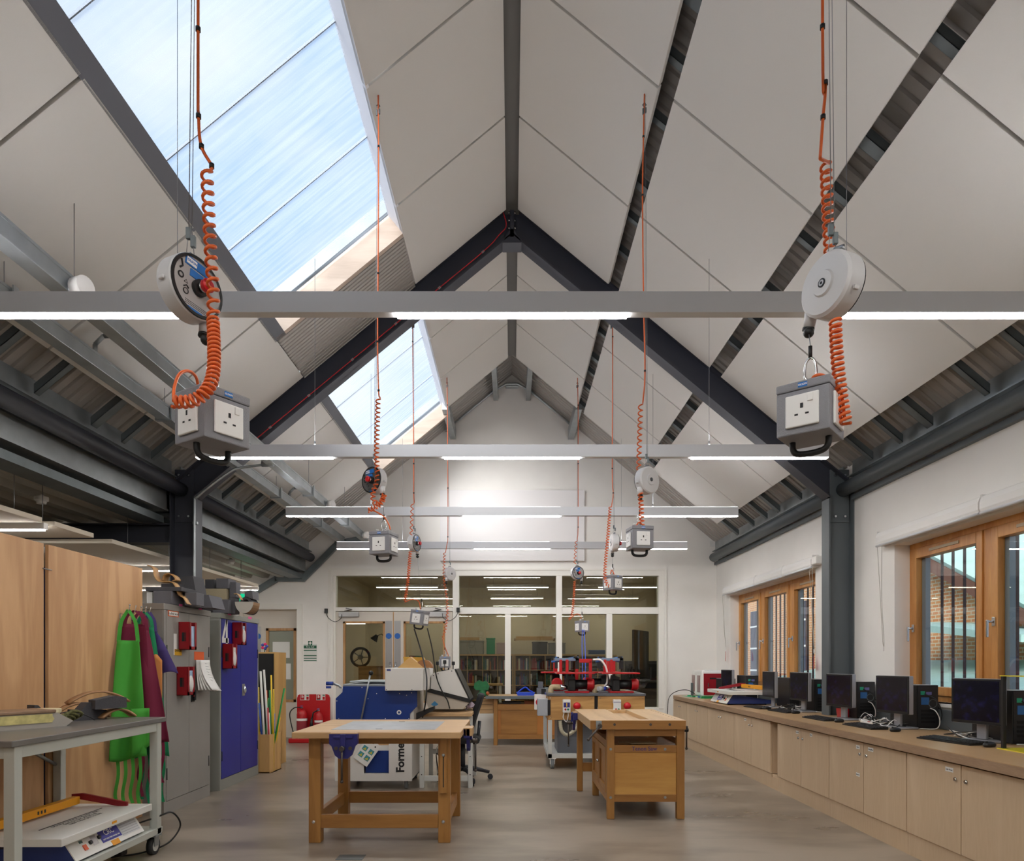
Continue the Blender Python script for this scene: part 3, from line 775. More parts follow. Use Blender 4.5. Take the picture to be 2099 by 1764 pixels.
MB().box((xpix(804.6), -.02, .02), (xpix(807.4), .03, zpix(1254))).build('meeting_strip', M_BEAD, dd)
for py in (1280, 1330, 1420):
    MB().cyl((xpix(686), -.03, zpix(py) - .05), (xpix(686), -.03, zpix(py) + .05), .01, 8).build('hinge', M_SATIN, dd)
# wired contact boxes beside the doors
for (px, py, side, lab) in ((670, 1252, 1, 'small black wired contact box left of the double doors'), (939.5, 1250, -1, 'small black wired contact box right of the double doors')):
    x, z = xpix(px), zpix(py)
    t = thing('contact_box', lab, 'contact box', (x, YB - .03, z), 0, 'door contact boxes')
    MB().box((-.028, -.03, -.04), (.028, .0, .04), .005).build('housing', M_BLACK, t)
    MB().tube(smooth_path([(0, -.02, -.04), (side * .05, -.03, -.13), (side * .16, -.04, -.19), (side * .26, -.03, -.13), (side * .27, -.02, -.06)], 6), .005, 6).build('lead', M_RUBBER, t)

# ---- side door in its deep frame
d1 = structure(thing('door_1', None, None, (0, YB, 0)))
mb = MB()
for (a, b, c, d) in ((DX1 - .03, DX1 + .06, 0, DZ - .03), (DX0 - .06, DX0 + .03, 0, DZ - .03), (DX0 - .06, DX1 + .06, DZ - .03, DZ + .06)):
    mb.box((a, -.025, c), (b, .195, d))
mb.build('frame', M_SCR, d1)
ya = .2
ga, gb, g1 = -4.33, -3.80, zpix(1287, YB + .2); g0 = .62
lf = MB(); lf.box((DX0, ya, 0), (ga, ya + .05, DZ)); lf.box((gb, ya, 0), (DX1, ya + .05, DZ)); lf.box((ga, ya, g1), (gb, ya + .05, DZ)); lf.box((ga, ya, 0), (gb, ya + .05, g0))
o = lf.build('door_leaf', M_DOOR, d1)
bd_ = MB(); t_ = .045
bd_.box((ga, ya - .012, g0), (ga + t_, ya + .05, g1)); bd_.box((gb - t_, ya - .012, g0), (gb, ya + .05, g1)); bd_.box((ga, ya - .012, g1 - t_), (gb, ya + .05, g1)); bd_.box((ga, ya - .012, g0), (gb, ya + .05, g0 + t_))
bd_.build('glazing_bead', M_BEAD, o)
MB().box((ga + .02, ya + .02, g0 + .02), (gb - .02, ya + .03, g1 - .02)).build('vision_panel', mat('frosted_pane', '#8f9384', .25), o)
MB().box((-4.55, ya - .004, .9), (-4.42, ya, 1.95)).build('push_plate', M_SATIN, o)
MB().cyl((-4.47, ya - .008, 1.78), (-4.47, ya - .004, 1.78), .05, 20).build('sign_disc', MATS['sign_blue'], o)
for (x0_, x1_, z0_, z1_, lb) in ((-4.22, -3.92, 1.40, 1.68, 'white notice taped to the side door glass, upper one'), (-4.05, -3.90, 1.02, 1.30, 'white notice taped to the side door glass, lower one')):
    tag(MB().box((x0_, YB + ya + .012, z0_), (x1_, YB + ya + .018, z1_)).build('notice', mat('paper', '#e9e8e4', .8)), lb, 'notice', 'notices on the side door')

# ---- exit sign and first aid sign on the back wall
t = thing('exit_sign', 'lit green exit sign above the far cabinets on the back wall', 'sign', (-4.62, YB - .05, 2.39))
MB().box((-.21, -.02, -.13), (.21, .05, .13), .006).build('housing', M_WPL, t)
MB().box((-.19, -.024, -.11), (.19, -.02, .11)).build('legend', lamp_mat('exit_green', '#12a877', 1.6), t)
M_GRN = mat('sign_green', '#0f5a3c', .5)
t = thing('first_aid_sign', 'green and white first aid sign on the wall beside the side door', 'sign', (xpix(636), YB - .004, zpix(1322)))
MB().box((-.115, 0, -.28), (.115, .004, .02)).build('plate', mat('sign_white', '#d9dad4', .5), t)
MB().box((-.035, -.0015, -.0), (.035, .003, .075)).build('emblem', M_GRN, t)
cr = MB().box((-.009, -.003, .012), (.009, -.0015, .063)).box((-.026, -.003, .029), (-.009, -.0015, .046)).box((.009, -.003, .029), (.026, -.0015, .046)).build('cross', M_WPL, t)
hd = MB().box((-.11, -.0015, -.055), (.11, 0, -.005)).build('heading', M_GRN, t)
lettering('lettering', 'First Aid', .04, M_WPL, hd, (0, -.0025, -.03), (90, 0, 0), .0006, 'CENTER')
for z in (-.088, -.18, -.225, -.265):
    MB().box((-.11, -.0015, z - .008), (.11, 0, z + .008)).build('band', M_GRN, t)

# ---- the room behind the glass
M_BR = mat('store_wall', '#cdc4ae', .8)
YS = 17.2
w = MB(); w.box((-3.6, YS, 0), (3.7, YS + .1, 3.4)); structure(w.build('wall_back', M_BR))
structure(MB().box((-3.7, YB + .2, 0), (-3.6, YS, 3.4)).build('wall_left', M_BR))
structure(MB().box((3.6, YB + .25, 0), (3.7, YS, 3.4)).build('wall_right', M_BR))
structure(MB().box((-3.7, YB + .2, 3.2), (3.7, YS + .1, 3.3)).build('ceiling', mat('store_ceiling', '#bdb4a2', .85)))
M_LED2 = lamp_mat('led_strip_store', '#fff3e2', 34.)
n = 0
for (yy, wh) in ((14.0, 'near'), (16.4, 'far')):
    for (x, wx) in ((-2.15, 'left'), (.12, 'middle'), (2.4, 'right')):
        t = thing('store_strip_light', 'lit strip light in the room behind the glass, %s one of the %s row' % (wx, wh), 'light', (x, yy, 2.86), 0, 'strip lights behind the glass')
        MB().box((-.64, -.03, 0), (.64, .03, .05)).build('body', M_WPL, t)
        MB().box((-.62, -.025, -.01), (.62, .025, 0)).build('diffuser', M_LED2, t)
        for s_ in (-.5, .5): MB().cyl((s_, 0, .05), (s_, 0, .34), .003, 5).build('hanger_wire', M_WIRE, t)
M_BIRCH = wood('birch_shelf', '#b58f58', '#c9a56e', 'X', 1., .5)
def shelf_unit(x0, nx, nz, y, label, cell=.37, dep=.38, zt=None):
    t = thing('bookcase', label, 'bookcase', (x0, y, 0), 0, 'bookcases behind the glass')
    W = nx * cell + .04; H = nz * cell + .04
    mb = MB()
    for i in range(nx + 1):
        x = i * cell; tk = .03 if i in (0, nx) else .014
        mb.box((x + .02 - tk / 2, 0, 0), (x + .02 + tk / 2, dep, H))
    mb.build('upright', M_BIRCH, t)
    for j in range(nz + 1):
        z = j * cell; tk = .035 if j in (0, nz) else .014
        MB().box((0, .002, z + .02 - tk / 2), (W, dep, z + .02 + tk / 2)).build('shelf', M_BIRCH, t)
    MB().box((0, dep - .006, 0), (W, dep, H)).build('back_board', mat('shelf_back', '#5c5143', .8), t)
    return t
YSH = 16.6
shelf_unit(-1.48, 4, 4, YSH, 'birch bookcase full of books behind the glass, left one')
shelf_unit(.05, 4, 4, YSH, 'birch bookcase full of books behind the glass, middle one')
bk_cols = {'red': '#8a2b2a', 'blue': '#2f4a76', 'green': '#3d5f45', 'cream': '#c9bfa2', 'brown': '#6a4a35', 'white': '#cfcdc8', 'black': '#2b2a2c', 'orange': '#b0672f', 'teal': '#3c6b6e', 'purple': '#54406b'}
rnd = random.Random(3)
book_proto = {}
def put_book(x, y, z, h, wd, cn, lab, lean=0.):
    if cn not in book_proto:
        mb = MB().box((0, 0, 0), (1, .005, 1)).box((0, .005, 0), (.1, .2, 1)).box((.9, .005, 0), (1, .2, 1)).box((.1, .005, .02), (.9, .19, .98))
        o = mb.build('book', mat('book_' + cn, bk_cols[cn], .6)); book_proto[cn] = o
    else:
        o = book_proto[cn].copy(); COL.objects.link(o)
    o.location = (x, y, z); o.scale = (wd, 1, h); o.rotation_euler = (0, R(lean), 0)
    tag(o, lab, 'book', 'books behind the glass')
for ux, un in ((-1.48, 'left'), (.05, 'middle')):
    for row, rw in ((3, 'top'), (2, 'second')):
        for c_ in range(4):
            x = ux + .02 + c_ * .37 + .018; end = ux + .02 + (c_ + 1) * .37 - .018
            z = row * .37 + .028; k = 0; fill = end - rnd.choice([0, .0, .06, .1])
            cns = list(bk_cols)
            while True:
                wd = rnd.uniform(.018, .048); h = rnd.uniform(.2, .31)
                if x + wd > fill: break
                cn = rnd.choice(cns); k += 1
                put_book(x, YSH + .03, z, h, wd - .002, cn, '%s book, %s from the left, %s shelf, %s bay of the %s bookcase' % (cn, ORD[k - 1], rw, ORD[c_], un))
                x += wd
# drawers unit and things on top of the bookcases
t = thing('drawer_cabinet', 'birch cubby with grey drawers and trays behind the glass, right of the bookcases', 'cabinet', (1.62, YSH, 0))
mb = MB()
for x in (0, .45, .9): mb.box((x, 0, 0), (x + .03, .38, 1.5))
mb.box((0, 0, 1.47), (.93, .38, 1.5)).box((0, 0, .74), (.93, .38, .77)).box((0, .36, 0), (.93, .38, 1.5)); mb.build('carcass', M_BIRCH, t)
for x in (.035, .485):
    for k in range(6):
        MB().box((x, .01, .80 + k * .105), (x + .41, .34, .88 + k * .105), .004).build('tray', mat('tray_grey', '#55565c', .5), t)
def lidbox(nm, lab, cat, c, sz, m, lid=None):
    t = thing(nm, lab, cat, c)
    MB().box((-sz[0] / 2, 0, 0), (sz[0] / 2, sz[1], sz[2]), .01).build('body', m, t)
    MB().box((-sz[0] / 2 - .01, -.01, sz[2]), (sz[0] / 2 + .01, sz[1] + .01, sz[2] + .03), .006).build('lid', lid or m, t)
    return t
ZT = 1.52
lidbox('storage_crate', 'clear crate of wood offcuts on the bookcase behind the glass', 'crate', (-1.05, YSH, ZT), (.7, .34, .3), mat('crate_clear', '#9c9b92', .3))
tag(MB().box((-.3, 0, 0), (.3, .25, .07), .003).build('wood_offcuts', M_BIRCH, None, (-1.1, YSH + .03, ZT + .34)), 'stack of wood offcuts on the clear crate behind the glass', 'offcuts')
lidbox('green_folder_box', 'green box file standing on the bookcase behind the glass', 'box', (-.52, YSH, ZT), (.2, .3, .36), mat('box_green', '#1f9a6a', .5))
lidbox('storage_crate', 'pale pink crate on the bookcase behind the glass', 'crate', (-.2, YSH, ZT), (.35, .34, .25), mat('crate_pink', '#b9a4a4', .4))
lidbox('storage_crate', 'dark grey crate in the middle of the bookcase tops behind the glass', 'crate', (.68, YSH, ZT), (.36, .34, .27), mat('crate_dark', '#53555c', .5))
lidbox('storage_crate', 'light grey crate on the bookcase behind the white post', 'crate', (1.1, YSH, ZT), (.4, .34, .25), mat('crate_light', '#8c8d8d', .5))
t = thing('timber_frame', 'pale timber frame resting on crates behind the glass', 'frame', (.55, YSH - .05, ZT + .33))
for (a, b) in (((-.5, 0, .0), (.5, .03, .05)), ((-.45, .3, .06), (.45, .33, .11)), ((-.5, 0, 0), (-.46, .33, .05)), ((.46, 0, 0), (.5, .33, .05))): MB().box(a, b).build('rail', M_BIRCH, t)
lidbox('tool_tray', 'blue tray on the drawer cabinet behind the glass', 'tray', (2.1, YSH, ZT), (.45, .3, .07), mat('tray_blue', '#3c5d8f', .5))
# screen on a stand and tall black racks at the right
t = thing('television', 'dark flat screen on a floor stand behind the glass', 'television', (2.75, 14.6, 0), 62)
MB().box((-.5, -.03, 1.0), (.5, .03, 2.0), .01).build('screen', M_BLACK, t); MB().box((-.04, .03, .1), (.04, .08, 1.6)).build('post', M_BLACK, t); MB().box((-.35, -.25, 0), (.35, .25, .06)).build('base', M_BLACK, t)
t = thing('machine_cabinet', 'black machine cabinet at the right behind the glass', 'cabinet', (3.05, 15.4, 0))
MB().box((-.5, 0, 0), (.5, .6, 1.35), .01).build('body', mat('charcoal', '#3b3a3c', .5), t); MB().box((-.42, -.01, .5), (.42, 0, 1.28)).build('door', mat('charcoal_gloss', '#232326', .15), t)
for i, (x, c_, nm) in enumerate(((2.75, '#8fa57a', 'pale green'), (2.87, '#4f8a4c', 'green'), (3.0, '#c7b48a', 'cream'))):
    tag(MB().box((0, 0, 0), (.09, .28, .34), .004).build('lever_file', mat('file_%d' % i, c_, .6), None, (x, 15.35, 1.36)), '%s lever file on the black machine cabinet behind the glass' % nm, 'file')
# things seen through the double doors
lidbox('plan_chest', 'wooden slatted crate seen low through the left door pane', 'crate', (-2.72, 13.2, 0), (.5, .5, 1.22), wood('crate_wood', '#8a6238', '#a67b4a', 'X', 2., .6))
for i, (x, c_, nm) in enumerate(((-2.40, '#a05a62', 'pink'), (-2.3, '#4a4b57', 'grey'), (-1.9, '#2f7f55', 'green'), (-2.02, '#7a3038', 'dark red'))):
    tag(MB().box((0, 0, 0), (.09, .3, 1.3 if i < 2 else 1.45), .004).build('board_roll', mat('roll_%d' % i, c_, .6), None, (x, 13.4, 0)), 'tall %s board standing behind the left door pane' % nm, 'board')
t = thing('desk_lamp', 'black desk lamp with a bent arm seen through the left door pane', 'lamp', (-2.6, 13.35, 1.253))
MB().tube([(.12, 0, .2), (.2, 0, .48), (.05, 0, .62), (-.05, 0, .58)], .008, 6).build('arm', M_BLACK, t)
MB().lathe([(.03, .06), (.035, .04), (.08, -.06)], 16, Matrix.Translation((-.07, 0, .55)) @ Matrix.Rotation(R(35), 4, 'Y')).build('shade', M_BLACK, t)
MB().cyl((.12, 0, 0), (.12, 0, .2), .03, 10).build('base', M_BLACK, t)
t = thing('spoked_wheel', 'dark round wheel seen at the left edge of the left door pane', 'wheel', (-2.95, 13.3, 1.42), 0, None, 90)
MB().lathe([(.16, -.03), (.2, -.02), (.2, .02), (.16, .03), (.15, .0), (.16, -.03)], 28).build('rim', M_BLACK, t); MB().cyl((0, 0, -.03), (0, 0, .03), .05, 14).build('hub', M_GALVD, t)
for k in range(5): MB().cyl((0, 0, 0), (.17 * math.cos(k * 1.2566), .17 * math.sin(k * 1.2566), 0), .01, 6).build('spoke', M_GALVD, t)
t = thing('store_bench', 'grey steel bench with a wooden top in front of the bookcases behind the glass', 'bench', (-.9, 14.6, 0))
MB().box((-.5, 0, .82), (.7, .5, .86), .004).build('top', M_BIRCH, t)
for x in (-.46, .62):
    for y in (.03, .43): MB().box((x, y, 0), (x + .05, y + .05, .82)).build('leg', M_LGREY, t)

tag(MB().box((-.05, -.003, -.05), (.05, 0, .05)).build('wall_notice', mat('paper', '#e9e8e4', .8), None, (xpix(1461), YB - .001, zpix(1114))), 'small printed notice high at the right end of the gable wall', 'notice')
# ================================================================== pendant lights
HL = 1.69
for i, (d, hb) in enumerate([(3.30, 717), (5.60, 421), (7.87, 300.5), (10.16, 233), (0, 2400.), (0, -1900.)]):  # last two bars are out of view, added to brighten the room
    # the profile is 0.1 m high and 0.055 m deep; its bottom front edge sits HL above the eye
    z = EYE + HL; d = F * HL / hb
    t = thing('linear_pendant_light', 'slim aluminium pendant light bar hanging across the room, ' + (ORD[i] + ' from the front' if i < 4 else ('added unseen above the camera' if i == 4 else 'added unseen behind the camera')), 'pendant light', (0, d + .0275, z), 0, 'aluminium pendant light bars')
    hw = 2.61
    MB().box((-hw, -.0275, .001), (hw, .0275, .103), .002).build('body', M_ALU, t)
    for c in (-2.045, 0, 2.045):
        MB().box((c - .56, -.024, -.006), (c + .56, .024, .004)).build('diffuser', M_LED, t)
        MB().box((c - .56, -.02, .1025), (c + .56, .02, .1045)).build('added_uplight', M_ADDED_UP, t)  # unseen upward strip, added to light the panels above
    for x in (-1.63, 1.63, ):
        zt = zp(x) - z
        MB().cyl((x, 0, .1), (x, 0, zt), .0016, 5).build('suspension_wire', M_WIRE, t)
        MB().cyl((x, 0, .1), (x, 0, .135), .007, 8).build('gripper', M_CHROME, t)

# ================================================================== retractable power pendants
M_BOXG = mat('hammered_grey', '#8a8a90', .5, bump=.25, bscale=350)
M_SOCK = mat('socket_white', '#f1f0ee', .35)
M_REELB = mat('reel_body', '#d2d1d2', .48, metal=.1)
M_REELF = mat('reel_plate', '#b3b1b0', .4)
M_BLUEL = mat('label_blue', '#1d6fc0', .5)
M_INK = mat('print_ink', '#1b1b1d', .6)
# --- reel: disc axis along -Y (front plate), hangs from its origin at the disc centre
def make_reel():
    t = thing('cord_reel', 'x', 'cord reel')
    r = .093
    RX = Matrix.Rotation(R(90), 4, 'X')      # lathe z -> -y
    MB().lathe([(0, -.043), (.034, -.043), (.038, -.037), (.085, -.034), (r, -.026), (r, .026), (r - .004, .03), (.0, .03)], 40, RX).build('housing', M_REELB, t)
    fp = MB().lathe([(r - .012, .0302), (r - .002, .0315), (r - .004, .034), (r - .012, .0345)], 40, RX).build('rim', M_BLACK, t)
    pl = MB().lathe([(0, .031), (r - .008, .031)], 40, RX).build('front_plate', M_REELF, t)
    MB().box((-.05, -.0335, .045), (.03, -.031, .072)).build('maker_label', M_BLUEL, pl)
    MB().box((-.046, -.0345, .049), (-.012, -.0335, .068)).build('label_patch', M_SOCK, pl)
    lettering('lettering', 'OLSON', .0095, M_BLUEL, pl, (-.029, -.0348, .0585), (90, 0, 0), .0003, 'CENTER', .0002)
    MB().box((-.03, -.0335, .018), (.014, -.031, .04)).build('blue_label', M_BLUEL, pl)
    MB().box((-.024, -.0335, -.082), (.026, -.031, -.074)).build('website_label', M_BLUEL, pl)
    sy = MB()
    sy.tube([(-.062, -.0325, .048), (-.056, -.0325, .03), (-.064, -.0325, .02)], .0028, 6)
    sy.lathe([(.006, 0), (.010, 0), (.010, .002), (.006, .002)], 16, Matrix.Translation((-.058, -.031, .002)) @ RX)
    sy.lathe([(.007, 0), (.009, 0), (.009, .002), (.007, .002)], 16, Matrix.Translation((-.036, -.031, -.036)) @ RX)
    sy.tube([(-.045, -.032, -.012), (-.033, -.032, -.012), (-.039, -.032, -.002), (-.045, -.032, -.012)], .0008, 4)
    sy.tube([(-.045, -.032, -.026), (-.036, -.032, -.018), (-.028, -.032, -.024)], .002, 5)
    for k in range(3): sy.box((-.035, -.032, -.058 - k * .005), (.05, -.031, -.0572 - k * .005))
    sy.build('symbols', M_INK, pl)
    sb = MB().cyl((.004, -.031, -.004), (.004, -.046, -.004), .024, 24).build('button_collar', M_BLACK, t)
    MB().cyl((.004, -.046, -.004), (.004, -.058, -.004), .015, 20).build('button_stem', M_CHROME, sb)
    MB().lathe([(0, .082), (.014, .081), (.02, .076), (.019, .062), (.015, .057)], 24, Matrix.Translation((.004, 0, -.004)) @ RX).build('stop_button', mat('button_red', '#c3121f', .35), sb)
    hb = MB().lathe([(.0, -.0445), (.013, -.0445), (.013, -.043)], 20, RX).build('hub_cap', M_INK, t)
    MB().lathe([(.004, -.0455), (.009, -.0455), (.009, -.0445), (.004, -.0445)], 16, RX).build('hub_ring', M_CHROME, hb)
    MB().box((-.098, -.01, -.03), (-.09, .01, -.018), .003).box((.09, -.01, -.03), (.098, .01, -.018), .003).build('lug', M_REELB, t)
    nz = MB().cyl((.066, 0, -.055), (.066, 0, -.105), .02, 18, .017).build('nozzle', M_REELB, t)
    MB().cyl((.066, 0, -.105), (.066, 0, -.113), .0185, 18).build('collar', M_BLACK, nz)
    eb = MB().tube([(-.02, 0, .09), (-.015, 0, .105), (.015, 0, .105), (.02, 0, .09)], .006, 6).build('hanging_eye', M_WIRE, t)
    return t
def make_box(nsock=4):
    t = thing('socket_box', 'x', 'socket box')
    h = .075
    MB().box((-h, -h, -.155), (h, h, -.026), .004).build('body', M_BOXG, t)
    ld = MB().box((-h - .001, -h - .001, -.025), (h + .001, h + .001, 0), .004).build('lid', M_BOXG, t)
    MB().box((-.012, -h - .0025, -.02), (.014, -h - .001, -.006)).build('maker_badge', M_BLUEL, ld)
    lettering('lettering', 'OLSON', .0075, M_SOCK, ld, (.001, -h - .0028, -.013), (90, 0, 0), .0003, 'CENTER', .0002)
    for k in range(4):
        Mz = Matrix.Rotation(R(90 * k), 4, 'Z')
        pl = MB().box((-.047, -h - .008, -.135), (.047, -h, -.041), .003, Mz).build('socket_plate', M_SOCK, t)
        MB().box((.016, -h - .012, -.068), (.032, -h - .007, -.046), .002, Mz).build('switch', M_SOCK, pl)
        MB().box((-.004, -h - .0085, -.083), (.004, -h - .0078, -.069), 0, Mz).box((-.02, -h - .0085, -.103), (-.010, -h - .0078, -.098), 0, Mz).box((.010, -h - .0085, -.103), (.02, -h - .0078, -.098), 0, Mz).build('pin_slots', M_INK, pl)
    hd = MB().tube(smooth_path([(-.052, 0, -.153), (-.05, 0, -.178), (-.036, 0, -.192), (0, 0, -.196), (.036, 0, -.192), (.05, 0, -.178), (.052, 0, -.153)], 5), .0095, 8)
    hd.build('carry_handle', M_BLACK, t)
    gl = MB().cyl((-.04, -.02, 0), (-.04, -.02, .022), .012, 6).build('cable_gland', M_LGREY, t)
    MB().tube([(.0, 0, -.002), (.0, 0, .012), (.012, 0, .02), (.0, 0, .03), (-.012, 0, .02), (0, 0, .012)], .0035, 6).build('eye_bolt', M_CHROME, t)
    k = [(0, 0, .02), (.016, 0, .035), (.013, 0, .075), (0, 0, .09), (-.013, 0, .075), (-.016, 0, .035)]
    MB().tube(smooth_path(k + [k[0]], 4), .004, 6).build('carabiner', M_CHROME, t)
    MB().cyl((0, 0, .09), (0, 0, .125), .006, 8).build('ferrule', M_BLACK, t)
    return t
REEL0 = make_reel(); BOX0 = make_box()
def coil(pts, r, turns, tr, tail0=None, tail1=None, k0=0., taper=None):
    """a helix of the given radius that follows the path"""
    P = smooth_path(pts, 10)
    Ls = [0]
    for a, b in zip(P, P[1:]): Ls.append(Ls[-1] + (b - a).length)
    T = Ls[-1]; n = int(turns * 12)
    frames = []
    up = None
    for i, p in enumerate(P):
        t = (P[min(i + 1, len(P) - 1)] - P[max(i - 1, 0)]).normalized()
        if up is None: up = Vector((1, 0, 0)) if abs(t.x) < .9 else Vector((0, 1, 0))
        u = (up - t * up.dot(t)).normalized(); up = u
        frames.append((p, u, t.cross(u)))
    out = list(smooth_path(tail0, 6)) if tail0 else []
    j = 0
    for k in range(n + 1):
        f = k / n
        s = T * (taper(f) if taper else f)
        while j < len(Ls) - 2 and Ls[j + 1] < s: j += 1
        q = (s - Ls[j]) / max(1e-9, Ls[j + 1] - Ls[j])
        p = frames[j][0].lerp(frames[j + 1][0], q); u = frames[j][1].lerp(frames[j + 1][1], q).normalized(); w_ = frames[j][2].lerp(frames[j + 1][2], q).normalized()
        an = k0 + 2 * PI * turns * f
        out.append(p + (u * math.cos(an) + w_ * math.sin(an)) * r)
    if tail1: out += list(smooth_path(tail1, 6))
    return MB().tube(out, tr, 6)
def pendant(key, where, reel, box, D, attach, rz_r, rz_b, straight, coils, tail, back=False, tilt=0., boxtilt=0., coil_r=.0145, tr=.0048, hook=False):
    """reel, box: pixel centres; straight: pixel points of the hanging flex; coils: list of (points, turns)"""
    rc = at(*reel, D); bc = at(*box, D)
    if key == 0: r = REEL0
    else: r = copy_tree(REEL0)
    r.location = rc; r.rotation_euler = (0, R(tilt), R(rz_r))
    tag(r, 'round grey cord reel hanging %s, %s' % (where, 'plain back showing' if back else 'labelled face and red button showing'), 'cord reel', 'hanging cord reels')
    b = BOX0 if key == 0 else copy_tree(BOX0)
    b.location = (bc.x, bc.y, bc.z + .075); b.rotation_euler = (0, R(boxtilt), R(rz_b))
    tag(b, 'grey hanging socket box with white sockets, %s' % where, 'socket box', 'hanging socket boxes')
    # suspension: wire pair from the roof to the reel, thin cable from the reel to the box
    A = Vector(attach)
    mb = MB()
    mb.cyl(A, (rc.x - .004, rc.y, rc.z + .19), .0014, 5); mb.cyl((rc.x - .004, rc.y, rc.z + .19), (rc.x - .012, rc.y, rc.z + .1), .0012, 5); mb.cyl((rc.x + .004, rc.y, rc.z + .19), (rc.x + .012, rc.y, rc.z + .1), .0012, 5)
    mb.cyl(A + Vector((.006, 0, 0)), (rc.x + .006, rc.y, rc.z + .19), .0012, 5)
    wr = mb.build('suspension_wire', M_WIRE); tag(wr, 'thin wire pair carrying the cord reel %s' % where, 'wire', 'wires of the cord reels')
    MB().box((rc.x - .012, rc.y - .006, rc.z + .15), (rc.x + .002, rc.y + .006, rc.z + .185), .002).box((rc.x + .002, rc.y - .006, rc.z + .125), (rc.x + .016, rc.y + .006, rc.z + .16), .002).build('wire_clamp', M_GALVD, wr)
    MB().tube([(A.x, A.y, A.z - .06), (A.x + .012, A.y, A.z - .075), (A.x, A.y, A.z - .095), (A.x - .012, A.y, A.z - .075), (A.x, A.y, A.z - .06)], .004, 6).box((A.x - .014, A.y - .006, A.z - .14), (A.x - .002, A.y + .006, A.z - .1), .002).box((A.x + .002, A.y - .006, A.z - .13), (A.x + .014, A.y + .006, A.z - .095), .002).build('roof_hook', M_GALVD, wr)
    M4 = r.matrix_basis
    nz = M4 @ Vector((.066, 0, -.11))
    lw = MB().cyl(nz, (bc.x, bc.y, bc.z + .2), .0015, 5)
    lw = lw.build('retractor_cable', M_WIRE); tag(lw, 'thin steel cable from reel to socket box, %s' % where, 'cable', 'steel cables of the socket boxes')
    dn = (Vector((bc.x, bc.y, bc.z + .2)) - nz).normalized()
    MB().sphere(nz + dn * .022, .0165, 8).build('stop_ball', M_BLACK, lw)
    # orange flex
    ac = Vector(attach)
    t0 = [ac] + [at(*p[:2], D) if len(p) == 2 else at(*p) for p in straight]
    mb = MB(); first = True
    for (pts, turns) in coils:
        PP = [at(p[0], p[1], p[2] if len(p) > 2 else D - .06) for p in pts]
        mb2 = coil(PP, coil_r, turns, tr, t0 if first else None)
        first = False
        mb.add(mb2.v, mb2.f, True)
    if tail:
        TT = [at(p[0], p[1], p[2] if len(p) > 2 else D - .06) for p in tail]
        mb.tube(smooth_path(TT, 6), tr, 6)
    o = mb.build('coiled_cable', M_ORANGE); tag(o, 'orange coiled flex feeding the socket box %s' % where, 'cable', 'orange coiled flexes')
    for p in straight[:-1][::1]:
        q = at(*p[:2], D)
        MB().cyl((q.x, q.y, q.z - .006), (q.x, q.y, q.z + .006), tr + .003, 8).build('cable_tie', M_BLACK, o)
    return r, b
pendant(0, 'nearest on the left', (390, 593), (436, 862), 2.05, (-.94, 2.05, zp(.94)), 64, 57,
        [(406, 60), (407, 238), (413, 300), (434, 340), (428, 352)],
        [([(424, 352), (428, 440), (432, 520), (437, 600), (437, 660)], 14), ([(437, 655, 1.98), (439, 740, 1.93), (432, 785, 1.90), (412, 812, 1.88), (385, 823, 1.88), (354, 823, 1.88)], 24)],
        [(356, 822, 1.88), (357, 795, 1.90), (367, 768, 1.94), (385, 760, 1.98), (402, 773, 2.02), (408, 805, 2.05)], tilt=8)
pendant(1, 'nearest on the right', (1706, 586), (1661, 846), 2.05, (.935, 2.05, zp(.935)), 113, -40,
        [(1686, 55), (1692, 170), (1687, 240), (1681, 325)],
        [([(1692, 335, 2.12), (1696, 420, 2.12), (1701, 520, 2.13)], 11), ([(1712, 655), (1715, 720), (1722, 790), (1729, 840), (1734, 868)], 19)],
        [(1732, 862), (1722, 800), (1690, 770), (1668, 772), (1661, 790, 2.03)], back=True, tilt=-14)
pendant(2, 'second on the left', (768, 985), (787, 1114), 4.72, (-.925, 4.72, zp(.925)), -33, -16,
        [(776, 300), (775, 560), (774, 700), (776, 800), (779, 815)],
        [([(775, 818), (772, 930), (774, 980), (765, 1010), (768, 1030), (785, 1025), (788, 1012)], 27), ([(788, 1014), (778, 1034), (754, 1046)], 8)],
        [(756, 1045), (770, 1048), (788, 1060), (797, 1075), (800, 1085)], tilt=-4)
pendant(3, 'second on the right', (1326, 985), (1311, 1103), 4.72, (.915, 4.72, zp(.915)), 215, 8,
        [(1319, 280), (1317, 400), (1319, 600), (1322, 760), (1318, 822)],
        [([(1313, 828, 4.8), (1311, 900, 4.8), (1309, 965, 4.8)], 11), ([(1313, 1010), (1315, 1050), (1316, 1075)], 8)],
        [(1318, 1076), (1310, 1070), (1302, 1082), (1306, 1086)], back=True)
pendant(4, 'third on the left, tilted', (849, 1113), (862, 1265), 7.25, (-1.05, 7.25, 5.0), 68, -20,
        [(846, 700), (848, 950), (848, 1010), (849, 1030)],
        [([(845, 1032), (843, 1098)], 6), ([(841, 1130), (836, 1190), (830, 1232)], 21)],
        [(829, 1234), (845, 1228), (858, 1232), (862, 1248)], boxtilt=8)
pendant(5, 'third on the right', (1259, 1112), (1256, 1194), 7.25, (1.06, 7.25, 5.0), 98, 38,
        [(1256, 690), (1255, 960), (1257, 1010), (1254, 1035)],
        [([(1251, 1038), (1246, 1100), (1240, 1170), (1243, 1195), (1252, 1202), (1260, 1196)], 32)],
        [(1260, 1196), (1259, 1178), (1254, 1168), (1251, 1176)])
